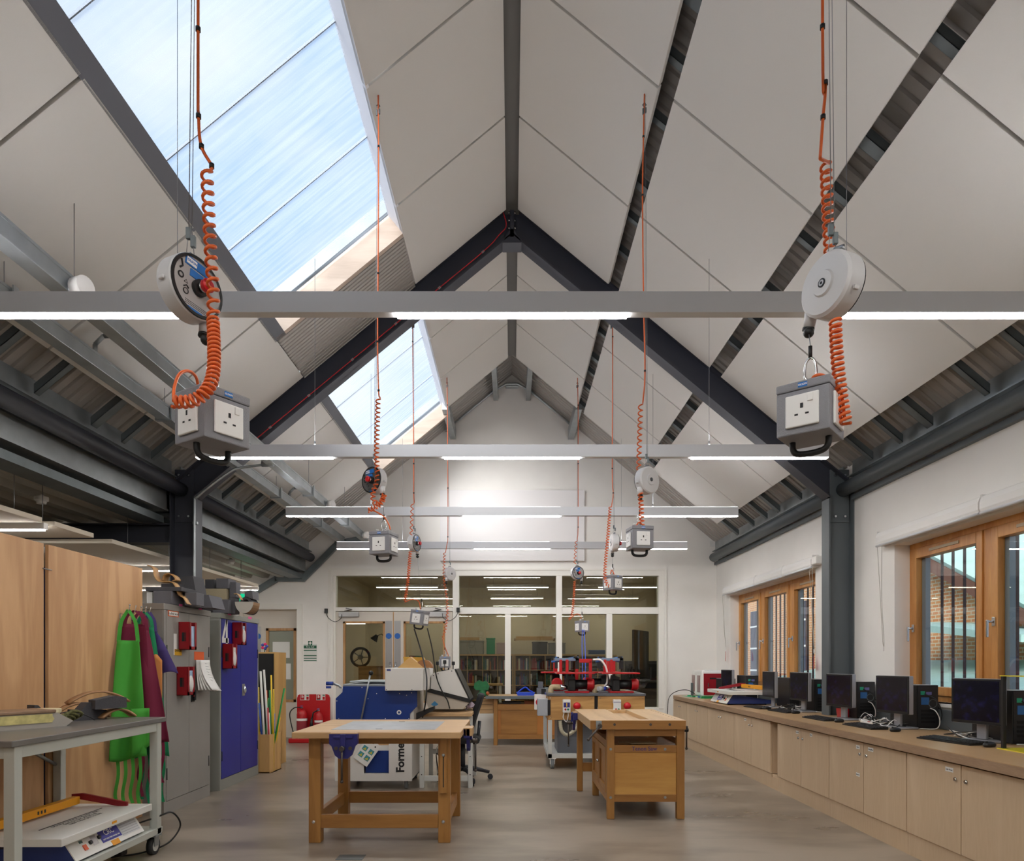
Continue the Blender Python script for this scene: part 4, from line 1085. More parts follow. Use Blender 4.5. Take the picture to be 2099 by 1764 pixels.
pendant(6, 'farthest on the left by the doors', (922, 1176), (912, 1356), 9.45, (-.9, 9.45, zp(.9)), 228, 6,
        [(917, 830), (918, 1000), (918, 1100), (917, 1112)],
        [([(911, 1132), (910, 1185), (916, 1230), (916, 1270), (908, 1308)], 27)],
        [(907, 1308), (912, 1325), (918, 1340), (919, 1345)], back=True)
pendant(7, 'farthest on the right', (1183, 1174), (1193, 1283), 9.45, (.905, 9.45, zp(.905)), 22, 24,
        [(1185, 830), (1185, 950), (1185, 1080), (1183, 1105)],
        [([(1181, 1108), (1178, 1155)], 6), ([(1178, 1190), (1175, 1240), (1171, 1262), (1166, 1270)], 19)],
        [(1170, 1266), (1182, 1258), (1190, 1262), (1191, 1268)])
# long white/grey wire tails and extra leads from the boxes
mb = MB().tube(smooth_path([at(849, 1288, 7.2), at(862, 1330, 7.2), at(872, 1370, 7.0), at(875, 1400, 6.9), at(872, 1440, 6.88), at(866, 1470, 7.1)], 8), .0075, 7)
tag(mb.build('power_lead', M_BLACK), 'black lead from the tilted socket box down the left of the white machine', 'lead')
mb = MB().tube(smooth_path([at(876, 1287, 7.2), at(886, 1330, 7.2), at(892, 1372, 7.2), at(897, 1395, 7.24), at(908, 1420, 7.24), at(917, 1435, 7.24), at(922, 1452, 7.24)], 8), .0065, 7)
tag(mb.build('power_lead', M_BLACK), 'black lead from the tilted socket box across the white machine', 'lead')
for i, (dx, lab) in enumerate(((0, 'left of the two blue leads hanging from the far right socket box'), (6, 'right of the two blue leads hanging from the far right socket box'))):
    mb = MB().tube(smooth_path([at(1194 + dx * .5, 1290, 9.35), at(1193 + dx, 1320, 9.3), at(1194 + dx, 1360, 9.2), at(1194 + dx, 1398, 9.1), at(1200 + dx, 1412, 9.05)], 6), .0055, 7)
    tag(mb.build('power_lead', mat('lead_blue', '#3d63d8', .45)), lab, 'lead', 'blue power leads')
b6 = at(913, 1356, 9.45)
for (dx, dz, lab) in ((0, 0, 'front'), (-.11, -.02, 'left'), (.11, -.02, 'right')):
    t = thing('mains_plug', 'black plug in the %s socket of the far left socket box' % lab, 'plug', (b6.x + dx, b6.y - (.09 if dx == 0 else 0), b6.z + dz), 0, 'plugs in the far left socket box')
    MB().box((-.022, -.02, -.025), (.022, .004, .025), .008).build('plug_top', M_BLACK, t)
    MB().tube([(0, -.01, -.025), (0, -.015, -.12), (.02 if dx >= 0 else -.02, .02, -.25)], .005, 6).build('lead', M_BLACK, t)
# ================================================================== left side: screen, table, aprons, cabinets
M_PLYB = wood('plywood_board', '#bd8f62', '#d2a678', 'Z', .9, .55, 3.2, .35)
for (a, b, nm) in ((2.2, 4.625, 'nearer'), (4.672, 5.86, 'farther')):
    tag(MB().box((-3.195, a, 0), (-3.17, b, 2.125), .002).build('plywood_sheet', M_PLYB), 'tall plywood sheet standing as a screen on the left, %s one' % nm, 'plywood sheet', 'plywood sheets of the screen')
mb = MB().box((-3.26, 4.64, 0), (-3.235, 4.86, 1.98), .003)
t = mb.build('edging_strip', mat('post_blue', '#1f3f9a', .4)); tag(t, 'blue strip behind the gap between the two plywood sheets', 'strip')
MB().box((-3.26, 4.64, 1.98), (-3.235, 4.86, 2.12)).build('upper_end', M_LGREY, t)
tag(MB().tube([(-3.168, 4.61, 1.955), (-3.15, 4.65, 1.95), (-3.168, 4.70, 1.955)], .004, 6).build('tie_wire', M_WIRE), 'short wire tie across the gap of the plywood sheets', 'wire')
# hooks
hooks = [(5.52, 1.735), (5.61, 1.735), (5.69, 1.735), (5.77, 1.735), (5.84, 1.74)]
for i, (y, z) in enumerate(hooks):
    mb = MB().tube(smooth_path([(-3.17, y, z - .07), (-3.165, y, z - .02), (-3.13, y, z - .03), (-3.10, y, z), (-3.09, y, z + .045)], 5), .005, 6).sphere((-3.09, y, z + .047), .008, 6)
    tag(mb.build('coat_hook', M_CHROME), 'metal coat hook at the end of the plywood screen, %s from the camera' % ORD[i], 'hook', 'coat hooks on the plywood screen')
# aprons: gathered cloth hanging from the hooks
def apron(name, label, m, hook, topw, botw, zt, zb_, x_out, yaw, fold, ph, dip=.02, strapm=None, ties=2, flare=0.):
    y, z = hook
    t = thing(name, label, 'apron', (-3.10, y, z), yaw, 'aprons on the hooks')
    def fn(u, v):
        w_ = topw + (botw - topw) * v ** .8
        x = (u - .5) * w_ + flare * v
        zz = zt + (zb_ - zt) * v - dip * math.sin(u * 5 + ph) * v
        yy = -x_out * (.25 + .75 * min(1, v * 2.2)) - fold * math.sin(u * 7.5 + ph + 1.5 * v) * (.35 + .65 * v) - .012 * math.sin(v * 9 + u * 5 + ph)
        return (x, yy, zz)
    MB().grid(fn, 26, 30, True, .004).build('cloth', m, t)
    sm = strapm or m
    mb = MB()
    for s_ in (-1, 1):
        pts = smooth_path([(0, .0, .012), (s_ * topw * .32, -x_out * .15, zt * .35), (s_ * topw * .42, -x_out * .22, zt * .8), (s_ * topw * .45, -x_out * .25, zt - .01)], 5)
        for a, b in zip(pts, pts[1:]):
            dv = (b - a).normalized(); wv = Vector((.014, .006, 0))
            mb.add([a - wv, a + wv, b + wv, b - wv], [(0, 1, 2, 3)])
    mb.build('neck_strap', sm, t)
    for k in range(ties):
        x0 = (k - (ties - 1) / 2) * botw * .6 / max(1, ties - 1) + flare
        pts = smooth_path([(x0, -x_out * .6, zb_ + .05), (x0 + .01, -x_out * .7, zb_ - .12), (x0 - .012, -x_out * .6, zb_ - .28), (x0 + .006, -x_out * .65, zb_ - .36 - .04 * (k % 2))], 5)
        mb = MB()
        for a, b in zip(pts, pts[1:]):
            wv = Vector((.012, .004, 0))
            mb.add([a - wv, a + wv, b + wv, b - wv], [(0, 1, 2, 3)])
        mb.build('waist_tie', sm, t)
    return t
LG = mat('cloth_bright_green', '#419a33', .85, bump=.15, bscale=300); MR = mat('cloth_maroon', '#6d1533', .9, bump=.15, bscale=300)
DG = mat('cloth_dark_green', '#0c7a4b', .85, bump=.15, bscale=300); PU = mat('cloth_purple', '#3c2d66', .85); OR_ = mat('cloth_orange', '#c98345', .85)
apron('work_apron', 'maroon apron behind the bright green one, on the left', MR, hooks[1], .16, .34, -.1, -1.12, .03, 30, .02, .4, flare=-.05)
apron('work_apron', 'purple apron with an orange pocket nearest the grey cabinet', PU, hooks[4], .10, .22, -.16, -.52, .10, 34, .02, 1.2, ties=0, flare=.10)
apron('work_apron', 'dark green apron behind the maroon one', DG, hooks[3], .12, .26, -.12, -1.20, .08, 32, .028, 2.2, flare=.05, ties=4)
apron('work_apron', 'maroon apron hanging right of the bright green one', MR, hooks[2], .12, .27, -.15, -1.06, .12, 30, .034, 3.1, flare=.08, ties=3)
ga = apron('work_apron', 'bright green apron hanging in front of the others', LG, hooks[0], .15, .26, -.24, -1.18, .13, 28, .03, .2, ties=4, flare=.0)
def flap(u, v):
    return (.02 + .13 * u + .0, -.165 - .01 * math.sin(u * 6), -.78 - .30 * v - .09 * (1 - u) * v)
MB().grid(flap, 8, 8, True, .004).build('pocket_fold', LG, ga)
tag(MB().grid(lambda u, v: (-3.02 + .07 * u, 5.72 + .04 * u, 1.36 - .32 * v + .03 * math.sin(u * 4)), 6, 8, True, .004).build('work_apron', OR_), 'orange apron corner showing beside the grey cabinet', 'apron', 'aprons on the hooks')

# ---- grey-topped trolley table in the left foreground
M_TOPG = mat('laminate_grey', '#6f6c68', .35, noise=.05, nscale=3); M_FRAME = mat('frame_paint', '#b9bbb3', .5)
tb = thing('trolley_table', 'grey topped steel table on castors against the plywood screen', 'table', (-2.8, 4.07, 0))
MB().box((-.36, -.75, .905), (.37, .73, .937), .004).build('table_top', M_TOPG, tb)
for (x, y) in ((.305, .63), (.305, -.72), (-.36, .63), (-.36, -.72)):
    MB().box((x, y, .13), (x + .055, y + .055, .905), .003).build('leg', M_FRAME, tb)
MB().box((.315, -.665, .845), (.355, .63, .905), .002).box((-.355, -.665, .845), (-.315, .63, .905), .002).box((-.305, .64, .845), (.305, .68, .905), .002).box((-.305, -.715, .845), (.305, -.675, .905), .002).build('top_rail', M_FRAME, tb)
MB().box((-.36, -.72, .135), (.36, .70, .178), .003).build('shelf', M_FRAME, tb)
MB().box((-.33, .1, .845), (-.345, .62, .85)).tube([(-.335, .15, .86), (-.335, .62, .62)], .012, 6).build('brace', M_GALV, tb)
for (x, y) in ((.33, .63), (.33, -.69), (-.33, .63), (-.33, -.69)):
    c = MB().box((x - .04, y - .04, .125), (x + .04, y + .04, .135)).box((x - .028, y - .03, .06), (x - .022, y + .03, .125)).box((x + .022, y - .03, .06), (x + .028, y + .03, .125)).build('castor', M_GALV, tb)
    MB().cyl((x - .018, y, .06), (x + .018, y, .06), .06, 24).build('wheel', M_RUBBER, c)
    MB().cyl((x - .0195, y, .06), (x + .0195, y, .06), .038, 20).build('wheel_hub', M_LGREY, c)

# ---- strip heaters: panel faces -Y, length along X
def strip_heater(label, loc, rz, flip=1):
    t = thing('strip_heater', label, 'strip heater', loc, rz, None)
    L_ = .35; M_BLU = mat('heater_blue', '#2b3b78', .5); M_CRM = mat('heater_white', '#dedcd6', .45); M_YEL = mat('heater_yellow', '#e39a12', .45); M_DR = mat('heater_red', '#8e1322', .45)
    MB().prism([(-.02, 0), (.55, 0), (.55, .05), (.10, .115), (.055, .115)], -L_, L_, 'X').build('body', M_BLU, t)
    pn = MB().prism([(-.026, .002), (-.02, -.0), (.055, .116), (.049, .118)], -L_ - .006, L_ + .006, 'X').build('control_panel', M_CRM, t)
    an = math.degrees(math.atan2(.116, .075))
    P = Matrix.Translation((0, -.026, .002)) @ Matrix.Rotation(R(an), 4, 'X')   # local XY = panel face
    def on(x, v, w_, h, m, nm, par, d=.0015):
        return MB().box((x - w_ / 2, v - h / 2, 0), (x + w_ / 2, v + h / 2, d), 0, P).build(nm, m, par)
    lg = on(.03 * flip, .078, .20, .085, mat('heater_purple', '#3c3a94', .5), 'logo_panel', pn)
    def wr(txt, s_, x, v, m):
        o = lettering('lettering', txt, s_, m, lg, (0, 0, 0), (0, 0, 0), .0004, 'CENTER', .0004)
        o.matrix_local = P @ Matrix.Translation((x, v, .002))
    wr('CRC', .05, .03 * flip, .09, M_WPL); wr('HOT WIRE STRIP HEATER 1000', .0125, .03 * flip, .052, M_WPL)
    on(.04 * flip, .012, .08, .034, M_YEL, 'caution_label', pn)
    on(.235 * flip, .075, .2, .10, mat('table_print', '#c9cacc', .6), 'settings_chart', pn, .001)
    for k in range(6): on(.235 * flip, .035 + k * .016, .19, .0012, M_INK, 'chart_line', pn, .0018)
    sw = on(-.23 * flip, .055, .03, .035, mat('switch_orange', '#d5521c', .4), 'power_switch', pn, .006)
    on(-.24 * flip, .095, .028, .016, mat('neon_green', '#1f4a3f', .4), 'indicator', pn, .003)
    for x in (-.17, -.08):
        MB().lathe([(.013, 0), (.012, .012), (.0, .013)], 16, P @ Matrix.Translation((x * flip, .07 + .01 * (x > -.1), 0))).build('knob', M_BLACK, pn)
    on(-.125 * flip, .075, .05, .06, M_SATIN, 'rating_plate', pn)
    tp = MB().box((-L_ - .14, -.03, .12), (L_ + .10, .56, .165), .004).build('work_plate', M_CRM, t)
    tx = lettering('lettering', 'DO NOT TOUCH THE HOT WIRE\nSWITCH OFF AFTER USE\nKEEP THE PLATE CLEAR', .03, M_INK, tp, (.0, .17, .1655), (0, 0, 0), .0003, 'CENTER')
    MB().box((-.02, -.0315, .135), (.03, -.03, .15)).build('warning_label', M_YEL, tp)
    MB().box((-.3, .22, .1655), (.3, .228, .167)).build('wire_slot', M_INK, tp)
    br = MB().box((-L_ - .4 if flip > 0 else -L_, .40, .185), (L_ if flip > 0 else L_ + .2, .45, .235), .003).build('hinged_bar', M_YEL, t)
    for x in (-.06, -.03, .0): MB().box((x, .399, .2), (x + .014, .4, .22)).build('warning_mark', M_INK, br)
    MB().prism([(.1, .165), (.16, .165), (.47, .22), (.47, .245), (.4, .25), (.1, .19)], L_ * flip + (.02 if flip > 0 else -.04), L_ * flip + (.04 if flip > 0 else -.02), 'X').build('hinge_arm', M_DR, t)
    for s_ in (-1, 1):
        for y in (.02, .5): MB().cyl((s_ * .3, y, -.012), (s_ * .3, y, 0), .012, 10).build('foot', M_BLACK, t)
    return t
strip_heater('large white and blue strip heater with a yellow bar on the table shelf', (-2.49, 4.22, .19), 90)
tag(MB().tube(smooth_path([(-2.62, 4.62, .20), (-2.46, 4.72, .25), (-2.38, 4.78, .27), (-2.36, 4.86, .16), (-2.42, 4.80, .05), (-2.55, 4.7, .01), (-2.7, 4.6, .008)], 8), .006, 7).build('power_lead', M_BLACK), 'black lead looping off the end of the table shelf', 'lead')
t = thing('adapter_plug', 'black plug hanging by the table castor', 'plug', (-2.66, 4.60, .02))
MB().box((-.05, -.04, 0), (.05, .04, .06), .008).build('body', M_BLACK, t); MB().box((-.03, -.02, .06), (.03, .02, .07)).build('rib', M_RUBBER, t)

# ---- things on the table
ZTB = .937
FOAM = mat('foam_grey', '#48474b', .85, bump=.2, bscale=120); FOAML = mat('foam_light', '#5e5d62', .85, bump=.2, bscale=120)
t = thing('foam_tray', 'dark grey foam block with a curved hollow on the table', 'foam former', (-2.93, 4.43, ZTB), 58)
MB().prism([(-.17, 0), (.18, 0), (.18, .115), (.15, .115), (.08, .04), (-.08, .04), (-.15, .115), (-.17, .115)], -.05, .05, 'Y').build('block', FOAM, t)
tag(MB().tube(smooth_path([(-2.86, 4.20, ZTB + .05), (-2.80, 4.35, ZTB + .07), (-2.75, 4.44, ZTB + .03), (-2.74, 4.48, ZTB + .006)], 6), .004, 6).build('cord', M_BLACK), 'thin black cord draped over the grey foam tray', 'cord')
M_VEN = wood('veneer', '#8a6547', '#a98058', 'X', 1.6, .5)
def strip(label, loc, rz, L_, rise, w_, m=M_VEN, n=14, t_=.012, name='bent_laminate'):
    def fn(u, v): return ((u - .5) * L_, (v - .5) * w_, rise * (1 - (2 * u - 1) ** 2) + t_)
    return tag(MB().grid(fn, n, 2, True, t_).build(name, m, None, loc, (0, 0, rz)), label, 'bent laminate', 'bent laminates on the table')
strip('arched brown laminate lying behind the foam tray', (-2.93, 4.62, ZTB), 50, .36, .10, .09)
strip('arched grey brown laminate on top of the foam pile', (-2.86, 4.72, ZTB + .10), 48, .38, .075, .1)
strip('flat curved laminate at the table end beside the aprons', (-2.72, 4.70, ZTB), 62, .24, .055, .08)
tag(MB().prism([(-.1, 0), (.1, 0), (.1, .07), (.03, .085), (-.1, .06)], -.05, .05, 'Y').build('foam_block', FOAM, None, (-2.74, 4.63, ZTB + .072), (0, 0, 55)), 'dark foam block propped behind the foam tray', 'foam former')
tag(MB().prism([(-.11, 0), (.1, 0), (.1, .06), (-.1, .07)], -.05, .05, 'Y').build('foam_block', FOAM, None, (-2.86, 4.60, ZTB), (0, 0, 55)), 'low foam block under the arched laminates on the table', 'foam former')
t = thing('glue_tray', 'old plastic tray with dried yellow glue at the left edge of the table', 'tray', (-2.87, 3.98, ZTB), 62)
MB().prism([(-.24, 0), (.2, 0), (.24, .03), (.15, .085), (-.24, .085)], -.11, .11, 'Y').build('base', mat('tray_plastic', '#a6a097', .5), t)
MB().box((-.22, -.115, .03), (.12, -.108, .08)).sphere((.1, -.1, .05), .04, 8, (1.6, .3, .9)).build('dried_glue', mat('dried_glue', '#c9bd7e', .6, noise=.2, nscale=30), t)
MB().box((-.26, -.12, .085), (.14, .12, .105), .006).build('lid', mat('tray_lid', '#8a6f57', .5, noise=.2, nscale=15), t)
MB().lathe([(.11, .0), (.12, .012), (.12, .03), (.0, .034)], 24, Matrix.Translation((.13, .06, .07))).build('pale_dish', mat('dish_cream', '#d9cfa8', .5), t)
mb = MB()
rnd = random.Random(5)
for k in range(4):
    x = -2.79 + k * .012; y = 4.10 + k * .02
    mb.tube(smooth_path([(x, y, ZTB + .012), (x + .03, y + .06, ZTB + .05 + .01 * k), (x + .05, y + .13, ZTB + .03 + .012 * k), (x + .02, y + .15, ZTB + .012 + .01 * k), (x - .02, y + .08, ZTB + .012 + .016 * k), (x - .01, y + .02, ZTB + .014)], 5), .009, 6)
tag(mb.build('ratchet_strap', mat('strap_olive', '#5d5c34', .8, noise=.5, nscale=60)), 'bundle of purple and yellow webbing straps beside the glue tray', 'strap')

# ---- steel cabinets
def cabinet(name, label, y0, y1, door_m, body_m, handle):
    x1 = -3.0; x0 = -3.457 if handle == 'grey' else -3.27; H = 1.83
    t = thing(name, label, 'cabinet', (x1, y0, 0))
    W = y1 - y0
    MB().box((x0 - x1, 0, .0), (-.012, W, H - .05), .002).build('carcass', body_m, t)
    MB().box((x0 - x1, -.008, H - .055), (.006, W + .008, H), .004).build('cabinet_top', body_m, t)
    MB().box((-.012, 0, 0), (0, W, .11), .001).box((-.012, 0, .11), (0, .035, H - .055), .001).box((-.012, W - .035, .11), (0, W, H - .055), .001).build('front_frame', body_m, t)
    h2 = W / 2
    for (a, b, s_) in ((.037, h2 - .002, 0), (h2 + .002, W - .037, 1)):
        d = MB().box((-.011, a, .115), (.004, b, H - .06), .002).build('door', door_m, t)
        hy = a + .004 if not s_ else b - .004
        for z in (.35, 1.42): MB().cyl((.006, hy, z - .05), (.006, hy, z + .05), .005, 8).build('hinge', M_RUBBER, d)
        if s_ == 1:
            hd = MB().box((.004, a + .03, .95), (.012, a + .1, 1.08), .003).build('handle_plate', M_BLACK if handle == 'grey' else M_SATIN, d)
            if handle == 'grey': MB().box((.012, a + .05, .965), (.04, a + .075, 1.065), .008).build('handle', M_BLACK, hd)
            else: MB().sphere((.02, a + .065, 1.015), .03, 10, (.6, .8, 1.4)).build('handle', M_CHROME, hd)
    return t
M_CABG = mat('cabinet_grey', '#8f8b86', .45, noise=.04, nscale=3); M_CABB = mat('cabinet_blue', '#161d88', .38); M_CABS = mat('cabinet_side', '#8b8b84', .5)
cg = cabinet('steel_cabinet', 'tall grey steel cabinet with two doors beside the aprons', 5.885, 6.785, M_CABG, M_CABG, 'grey')
cb = cabinet('steel_cabinet', 'tall blue-doored steel cabinet with a white number 4', 7.01, 8.08, M_CABB, M_CABS, 'blue')
def X0p(px, py, x):          # a point on the plane X = x
    d = x * F / (px - 1049.5); return Vector((x, d, EYE - (py - 1357) * d / F))
def on_front(px0, py0, px1, py1, x=-2.995):
    a = X0p(px0, py0, x); b = X0p(px1, py1, x); return a.y, b.y, a.z, b.z
# the number 4
mb = MB(); s_ = .0015
def poly4(pts): mb.prism(pts, 0, .0015, 'X')
y0, z0 = 7.06, 1.475
o4 = MB()
o4.prism([(.085, .335), (.125, .335), (.125, 0), (.085, 0)], 0, .0015, 'X').prism([(.0, .12), (.15, .12), (.15, .165), (.0, .165)], 0, .0015, 'X').prism([(.0, .165), (.045, .165), (.125, .335), (.085, .335)], 0, .0015, 'X').prism([(.07, .0), (.14, .0), (.14, .03), (.07, .03)], 0, .0015, 'X')
o = o4.build('number_four', M_WPL, cb, (.0045, .045, 1.39)); o.scale = (1, 1.1, 1.12)
# red glove dispensers
M_DISP = mat('dispenser_red', '#8d0b18', .35)
def dispenser(label, y, z, h, fill):
    t = thing('glove_dispenser', label, 'dispenser', (-2.995, y, z), 0, 'red glove dispensers on the cabinets')
    w_ = .135; d = .10
    MB().box((0, 0, 0), (.004, w_, h)).box((0, 0, 0), (d, .003, h)).box((0, w_ - .003, 0), (d, w_, h)).box((0, 0, 0), (d, w_, .004)).box((d - .003, 0, 0), (d, w_ * .24, h)).box((d - .003, w_ * .76, 0), (d, w_, h)).box((d - .003, 0, 0), (d, w_, .03)).build('holder', M_DISP, t)
    MB().box((.03, -.0012, h * .3), (.055, 0, h * .62)).box((.06, -.0012, h * .3), (.066, 0, h * .62)).build('slot', M_BLACK, t)
    b = MB().box((.006, .006, .006), (d - .008, w_ - .006, h * .86), .002).build('glove_box', mat('glove_box_blue', '#a9c3dd', .5, noise=.1, nscale=20) if fill != 2 else M_WPL, t)
    if fill: MB().sphere((d - .004, w_ * .5, h * .4), .05, 8, (.35, .8, 1.5)).build('glove', mat('glove_white', '#d6d4cf', .7, bump=.4, bscale=40), b)
def disp_at(label, px, pyb, pyt, fill):
    a = X0p(px, pyb, -2.995); b = X0p(px, pyt, -2.995)
    dispenser(label, a.y, a.z, b.z - a.z, fill)
disp_at('red glove dispenser at the top of the grey cabinet', 366, 1331, 1274, 0)
disp_at('red glove dispenser below the warning label on the grey cabinet', 362, 1425, 1366, 1)
disp_at('red glove dispenser at the upper right of the blue cabinet', 476, 1321, 1275, 1)
disp_at('red glove dispenser below the number 4 on the blue cabinet', 456, 1370, 1319, 2)
# stickers and papers
def sticker(par, px0, py0, px1, py1, m, nm='label_sticker', off=.0048):
    y0, y1, z0, z1 = on_front(px0, py0, px1, py1)
    zt, zb_ = max(z0, z1), min(z0, z1)
    pl = par.location
    return MB().box((off, y0 - pl.y, zb_), (off + .001, y1 - pl.y, zt)).build(nm, m, par)
st = sticker(cg, 344, 1250, 366, 1265, mat('sticker_orange', '#d4622a', .6)); sticker(cg, 346, 1252, 364, 1263, mat('paper', '#e9e8e4', .8), 'label_sticker', .0062)
y0, y1, z0, z1 = on_front(346, 1252, 364, 1263)
lt = lettering('lettering', 'Student work', .035, M_INK, cg, (.0076, (y0 + y1) / 2 - cg.location.y, (z0 + z1) / 2), (90, 0, 90), .0003, 'CENTER')
sticker(cg, 356, 1298, 362, 1342, MATS['paper'], 'warning_notice'); sticker(cg, 357.5, 1330, 372, 1343, mat('warn_yellow', '#d9a31c', .6), 'warning_notice', .0062)
y0, y1, z0, z1 = on_front(357.5, 1330, 372, 1343)
lettering('lettering', 'DANGER', .03, M_INK, cg, (.0076, (y0 + y1) / 2 - cg.location.y, (z0 + z1) / 2 + .015), (90, 0, 90), .0003, 'CENTER', .0008)
sticker(cg, 398, 1335, 418, 1352, mat('card_orange', '#d85a1e', .6), 'orange_card')
for (px, py, par) in ((370, 1240, cg), (410, 1247, cg), (470, 1258, cb), (512, 1266, cb)):
    sticker(par, px - 3.5, py - 3, px + 3.5, py + 3, mat('note_pink', '#e8589c', .6), 'pink_note', .0068)
ph = X0p(400, 1352, -2.985)
t = thing('paper_bundle', 'sheaf of handwritten papers clipped to the grey cabinet door', 'papers', (-2.985, ph.y, ph.z))
for k in range(5):
    def fn(u, v, k=k): return (.01 + k * .007 + .05 * v * v * (k * .35) + .02 * v * v, u * .21 + k * .004 + .06 * v * v * k * .25, -.285 * v - .02 * u * v)
    o = MB().grid(fn, 4, 10, True, .0012).build('sheet', MATS['paper'], t)
for k in range(7): MB().grid(lambda u, v, k=k: (.052 + .012 + .10 * (.12 + .09 * k) ** 2, .06 + u * (.05 + .02 * (k % 3)) + .06 * (.12 + .09 * k) ** 2, -.285 * (.12 + .09 * k + .008 * v) - .02 * u * (.12 + .09 * k)), 2, 1, True, .0008).build('handwriting', M_INK, t)
for y in (7.2, 7.6):
    pass
# red key tags under the grey cabinet dispenser
tag(MB().tube([(-2.98, 6.38, 1.10), (-2.975, 6.40, 1.03), (-2.975, 6.385, 1.0)], .005, 6).build('key_ribbon', M_RED), 'short red ribbon above the grey cabinet handle', 'ribbon')

# ---- foam and wood formers on top of the cabinets
ZC = 1.832
def former(label, px0, px1, z, h, D, dep, m=FOAM, rz=0, shape=None, name='foam_block', cat='foam former'):
    x0 = (px0 - 1049.5) * D / F; x1 = (px1 - 1049.5) * D / F; w_ = x1 - x0
    mb = MB()
    if shape is None: mb.box((-w_ / 2, 0, 0), (w_ / 2, dep, h), .004)
    else: mb.prism([(p[0] * w_ - w_ / 2, p[1] * h) for p in shape], 0, dep, 'Y')
    return tag(mb.build(name, m, None, ((x0 + x1) / 2, D, z), (0, 0, rz)), label, cat, 'formers on the cabinets')
former('dark foam block at the left end of the grey cabinet top', 314, 351, ZC, .115, 6.0, .25, FOAML)
former('white card strip sticking up at the left of the grey cabinet top', 301, 312, ZC, .11, 6.05, .02, MATS['paper'], 15, name='card_strip', cat='card')
former('wide dark foam sheet lying on the left block of the grey cabinet', 298, 372, ZC + .117, .035, 6.02, .3)
former('tall tilted dark foam block at the back of the grey cabinet top', 366, 402, ZC + .12, .165, 6.3, .22, FOAM, 0, [(0, 0), (1, 0), (.82, 1), (.1, .95)])
former('foam block under the tall tilted one on the grey cabinet', 352, 402, ZC, .12, 6.3, .2, FOAML)
former('small foam block in the middle of the grey cabinet front', 378, 403, ZC, .115, 6.12, .15, FOAML)
former('dark foam block at the right end of the grey cabinet top', 404, 436, ZC, .12, 6.4, .28, FOAML, 0, [(0, 0), (1, 0), (.75, 1), (0, .95)])
former('dark low foam piece behind the curled ply on the grey cabinet', 330, 366, ZC + .152, .05, 6.2, .2)
M_CURL = wood('curl_ply', '#a97e4e', '#c59b66', 'X', 1.3, .5)
def ribbon(label, pts, D, wd, name='bent_plywood', t_=.007):
    P = smooth_path([at(px, py, D) for px, py in pts], 6); n = len(P) - 1
    def fn(u, v):
        k = u * n; i = min(n - 1, int(k)); p = P[i].lerp(P[i + 1], k - i); return (p.x, p.y + v * wd, p.z)
    return tag(MB().grid(fn, n, 2, True, t_).build(name, M_CURL), label, 'bent plywood', 'bent plywood strips on the cabinets')
ribbon('long wavy plywood strip curling over the grey cabinet', [(302, 1157), (313, 1163), (317, 1180), (325, 1190), (340, 1191), (352, 1192), (361, 1203), (366, 1218), (374, 1220)], 6.05, .09)
ribbon('rolled plywood strip standing on the grey cabinet', [(331, 1190), (335, 1178), (345, 1174), (356, 1180), (360, 1188), (353, 1191)], 6.15, .1)
ribbon('short reddish plywood offcut leaning on the grey cabinet edge', [(370, 1221), (376, 1224), (382, 1234), (385, 1237)], 5.97, .07)
former('cream foam block in the stack on the blue cabinet', 418, 464, ZC + .145, .115, 7.15, .25, mat('foam_cream', '#a3977c', .85, bump=.2, bscale=120))
former('dark foam block at the bottom of the blue cabinet stack', 436, 468, ZC, .143, 7.1, .25, FOAML)
former('dark low block behind the bottom block on the blue cabinet', 404, 435, ZC, .13, 7.2, .25)
former('left dark block on the cream foam of the blue cabinet', 420, 439, ZC + .262, .10, 7.2, .2)
former('right dark block on the cream foam of the blue cabinet', 443, 468, ZC + .262, .105, 7.15, .2, FOAML)
former('slim upright dark block beside the blue cabinet stack', 470, 484, ZC + .17, .165, 7.2, .12, FOAML)
former('slim lower block supporting the upright one on the blue cabinet', 469, 482, ZC, .168, 7.2, .12, FOAML)
t = thing('foam_arch', 'dark foam former with a round hole on the blue cabinet', 'foam former', (-2.80 - .05, 7.30, ZC), 0)
t.location = at(504, 1252, 7.25); t.location.z = ZC; t.scale = (.66, 1, .80)
ring = [(.11 * math.cos(a), .115 + .115 * math.sin(a)) for a in [k * 2 * PI / 24 for k in range(24)]]
mb = MB(); 
inn = [(.06 * math.cos(a), .115 + .08 * math.sin(a)) for a in [k * 2 * PI / 24 for k in range(24)]]
for k in range(24):
    l = (k + 1) % 24; mb.prism([ring[k], ring[l], inn[l], inn[k]], 0, .18, 'Y')
mb.build('ring', FOAM, t); MB().prism([(-.02, .225), (.11, .2), (.10, .31), (.07, .32), (-.02, .29)], 0, .18, 'Y').build('cap', FOAML, t)
t = thing('half_round_former', 'half round brown former at the right end of the blue cabinet', 'former', at(500, 1258, 7.12), 0)
t.location.z = ZC
hr = [(.095 * math.cos(a), .12 + .12 * math.sin(a)) for a in [PI + k * PI / 12 for k in range(13)]]
MB().prism(hr, 0, .012, 'Y').build('end_disc', mat('card_white', '#b9b3a8', .7), t); MB().prism([(p[0] * .97, p[1] * .97 + .002) for p in hr], .012, .2, 'Y').build('half_round', wood('former_wood', '#7a5a3c', '#94704c', 'Y', 1, .6), t)
ribbon('small curved plywood strip hanging beside the round foam former', [(479, 1216), (486, 1216), (492, 1224), (494, 1228)], 7.1, .06)

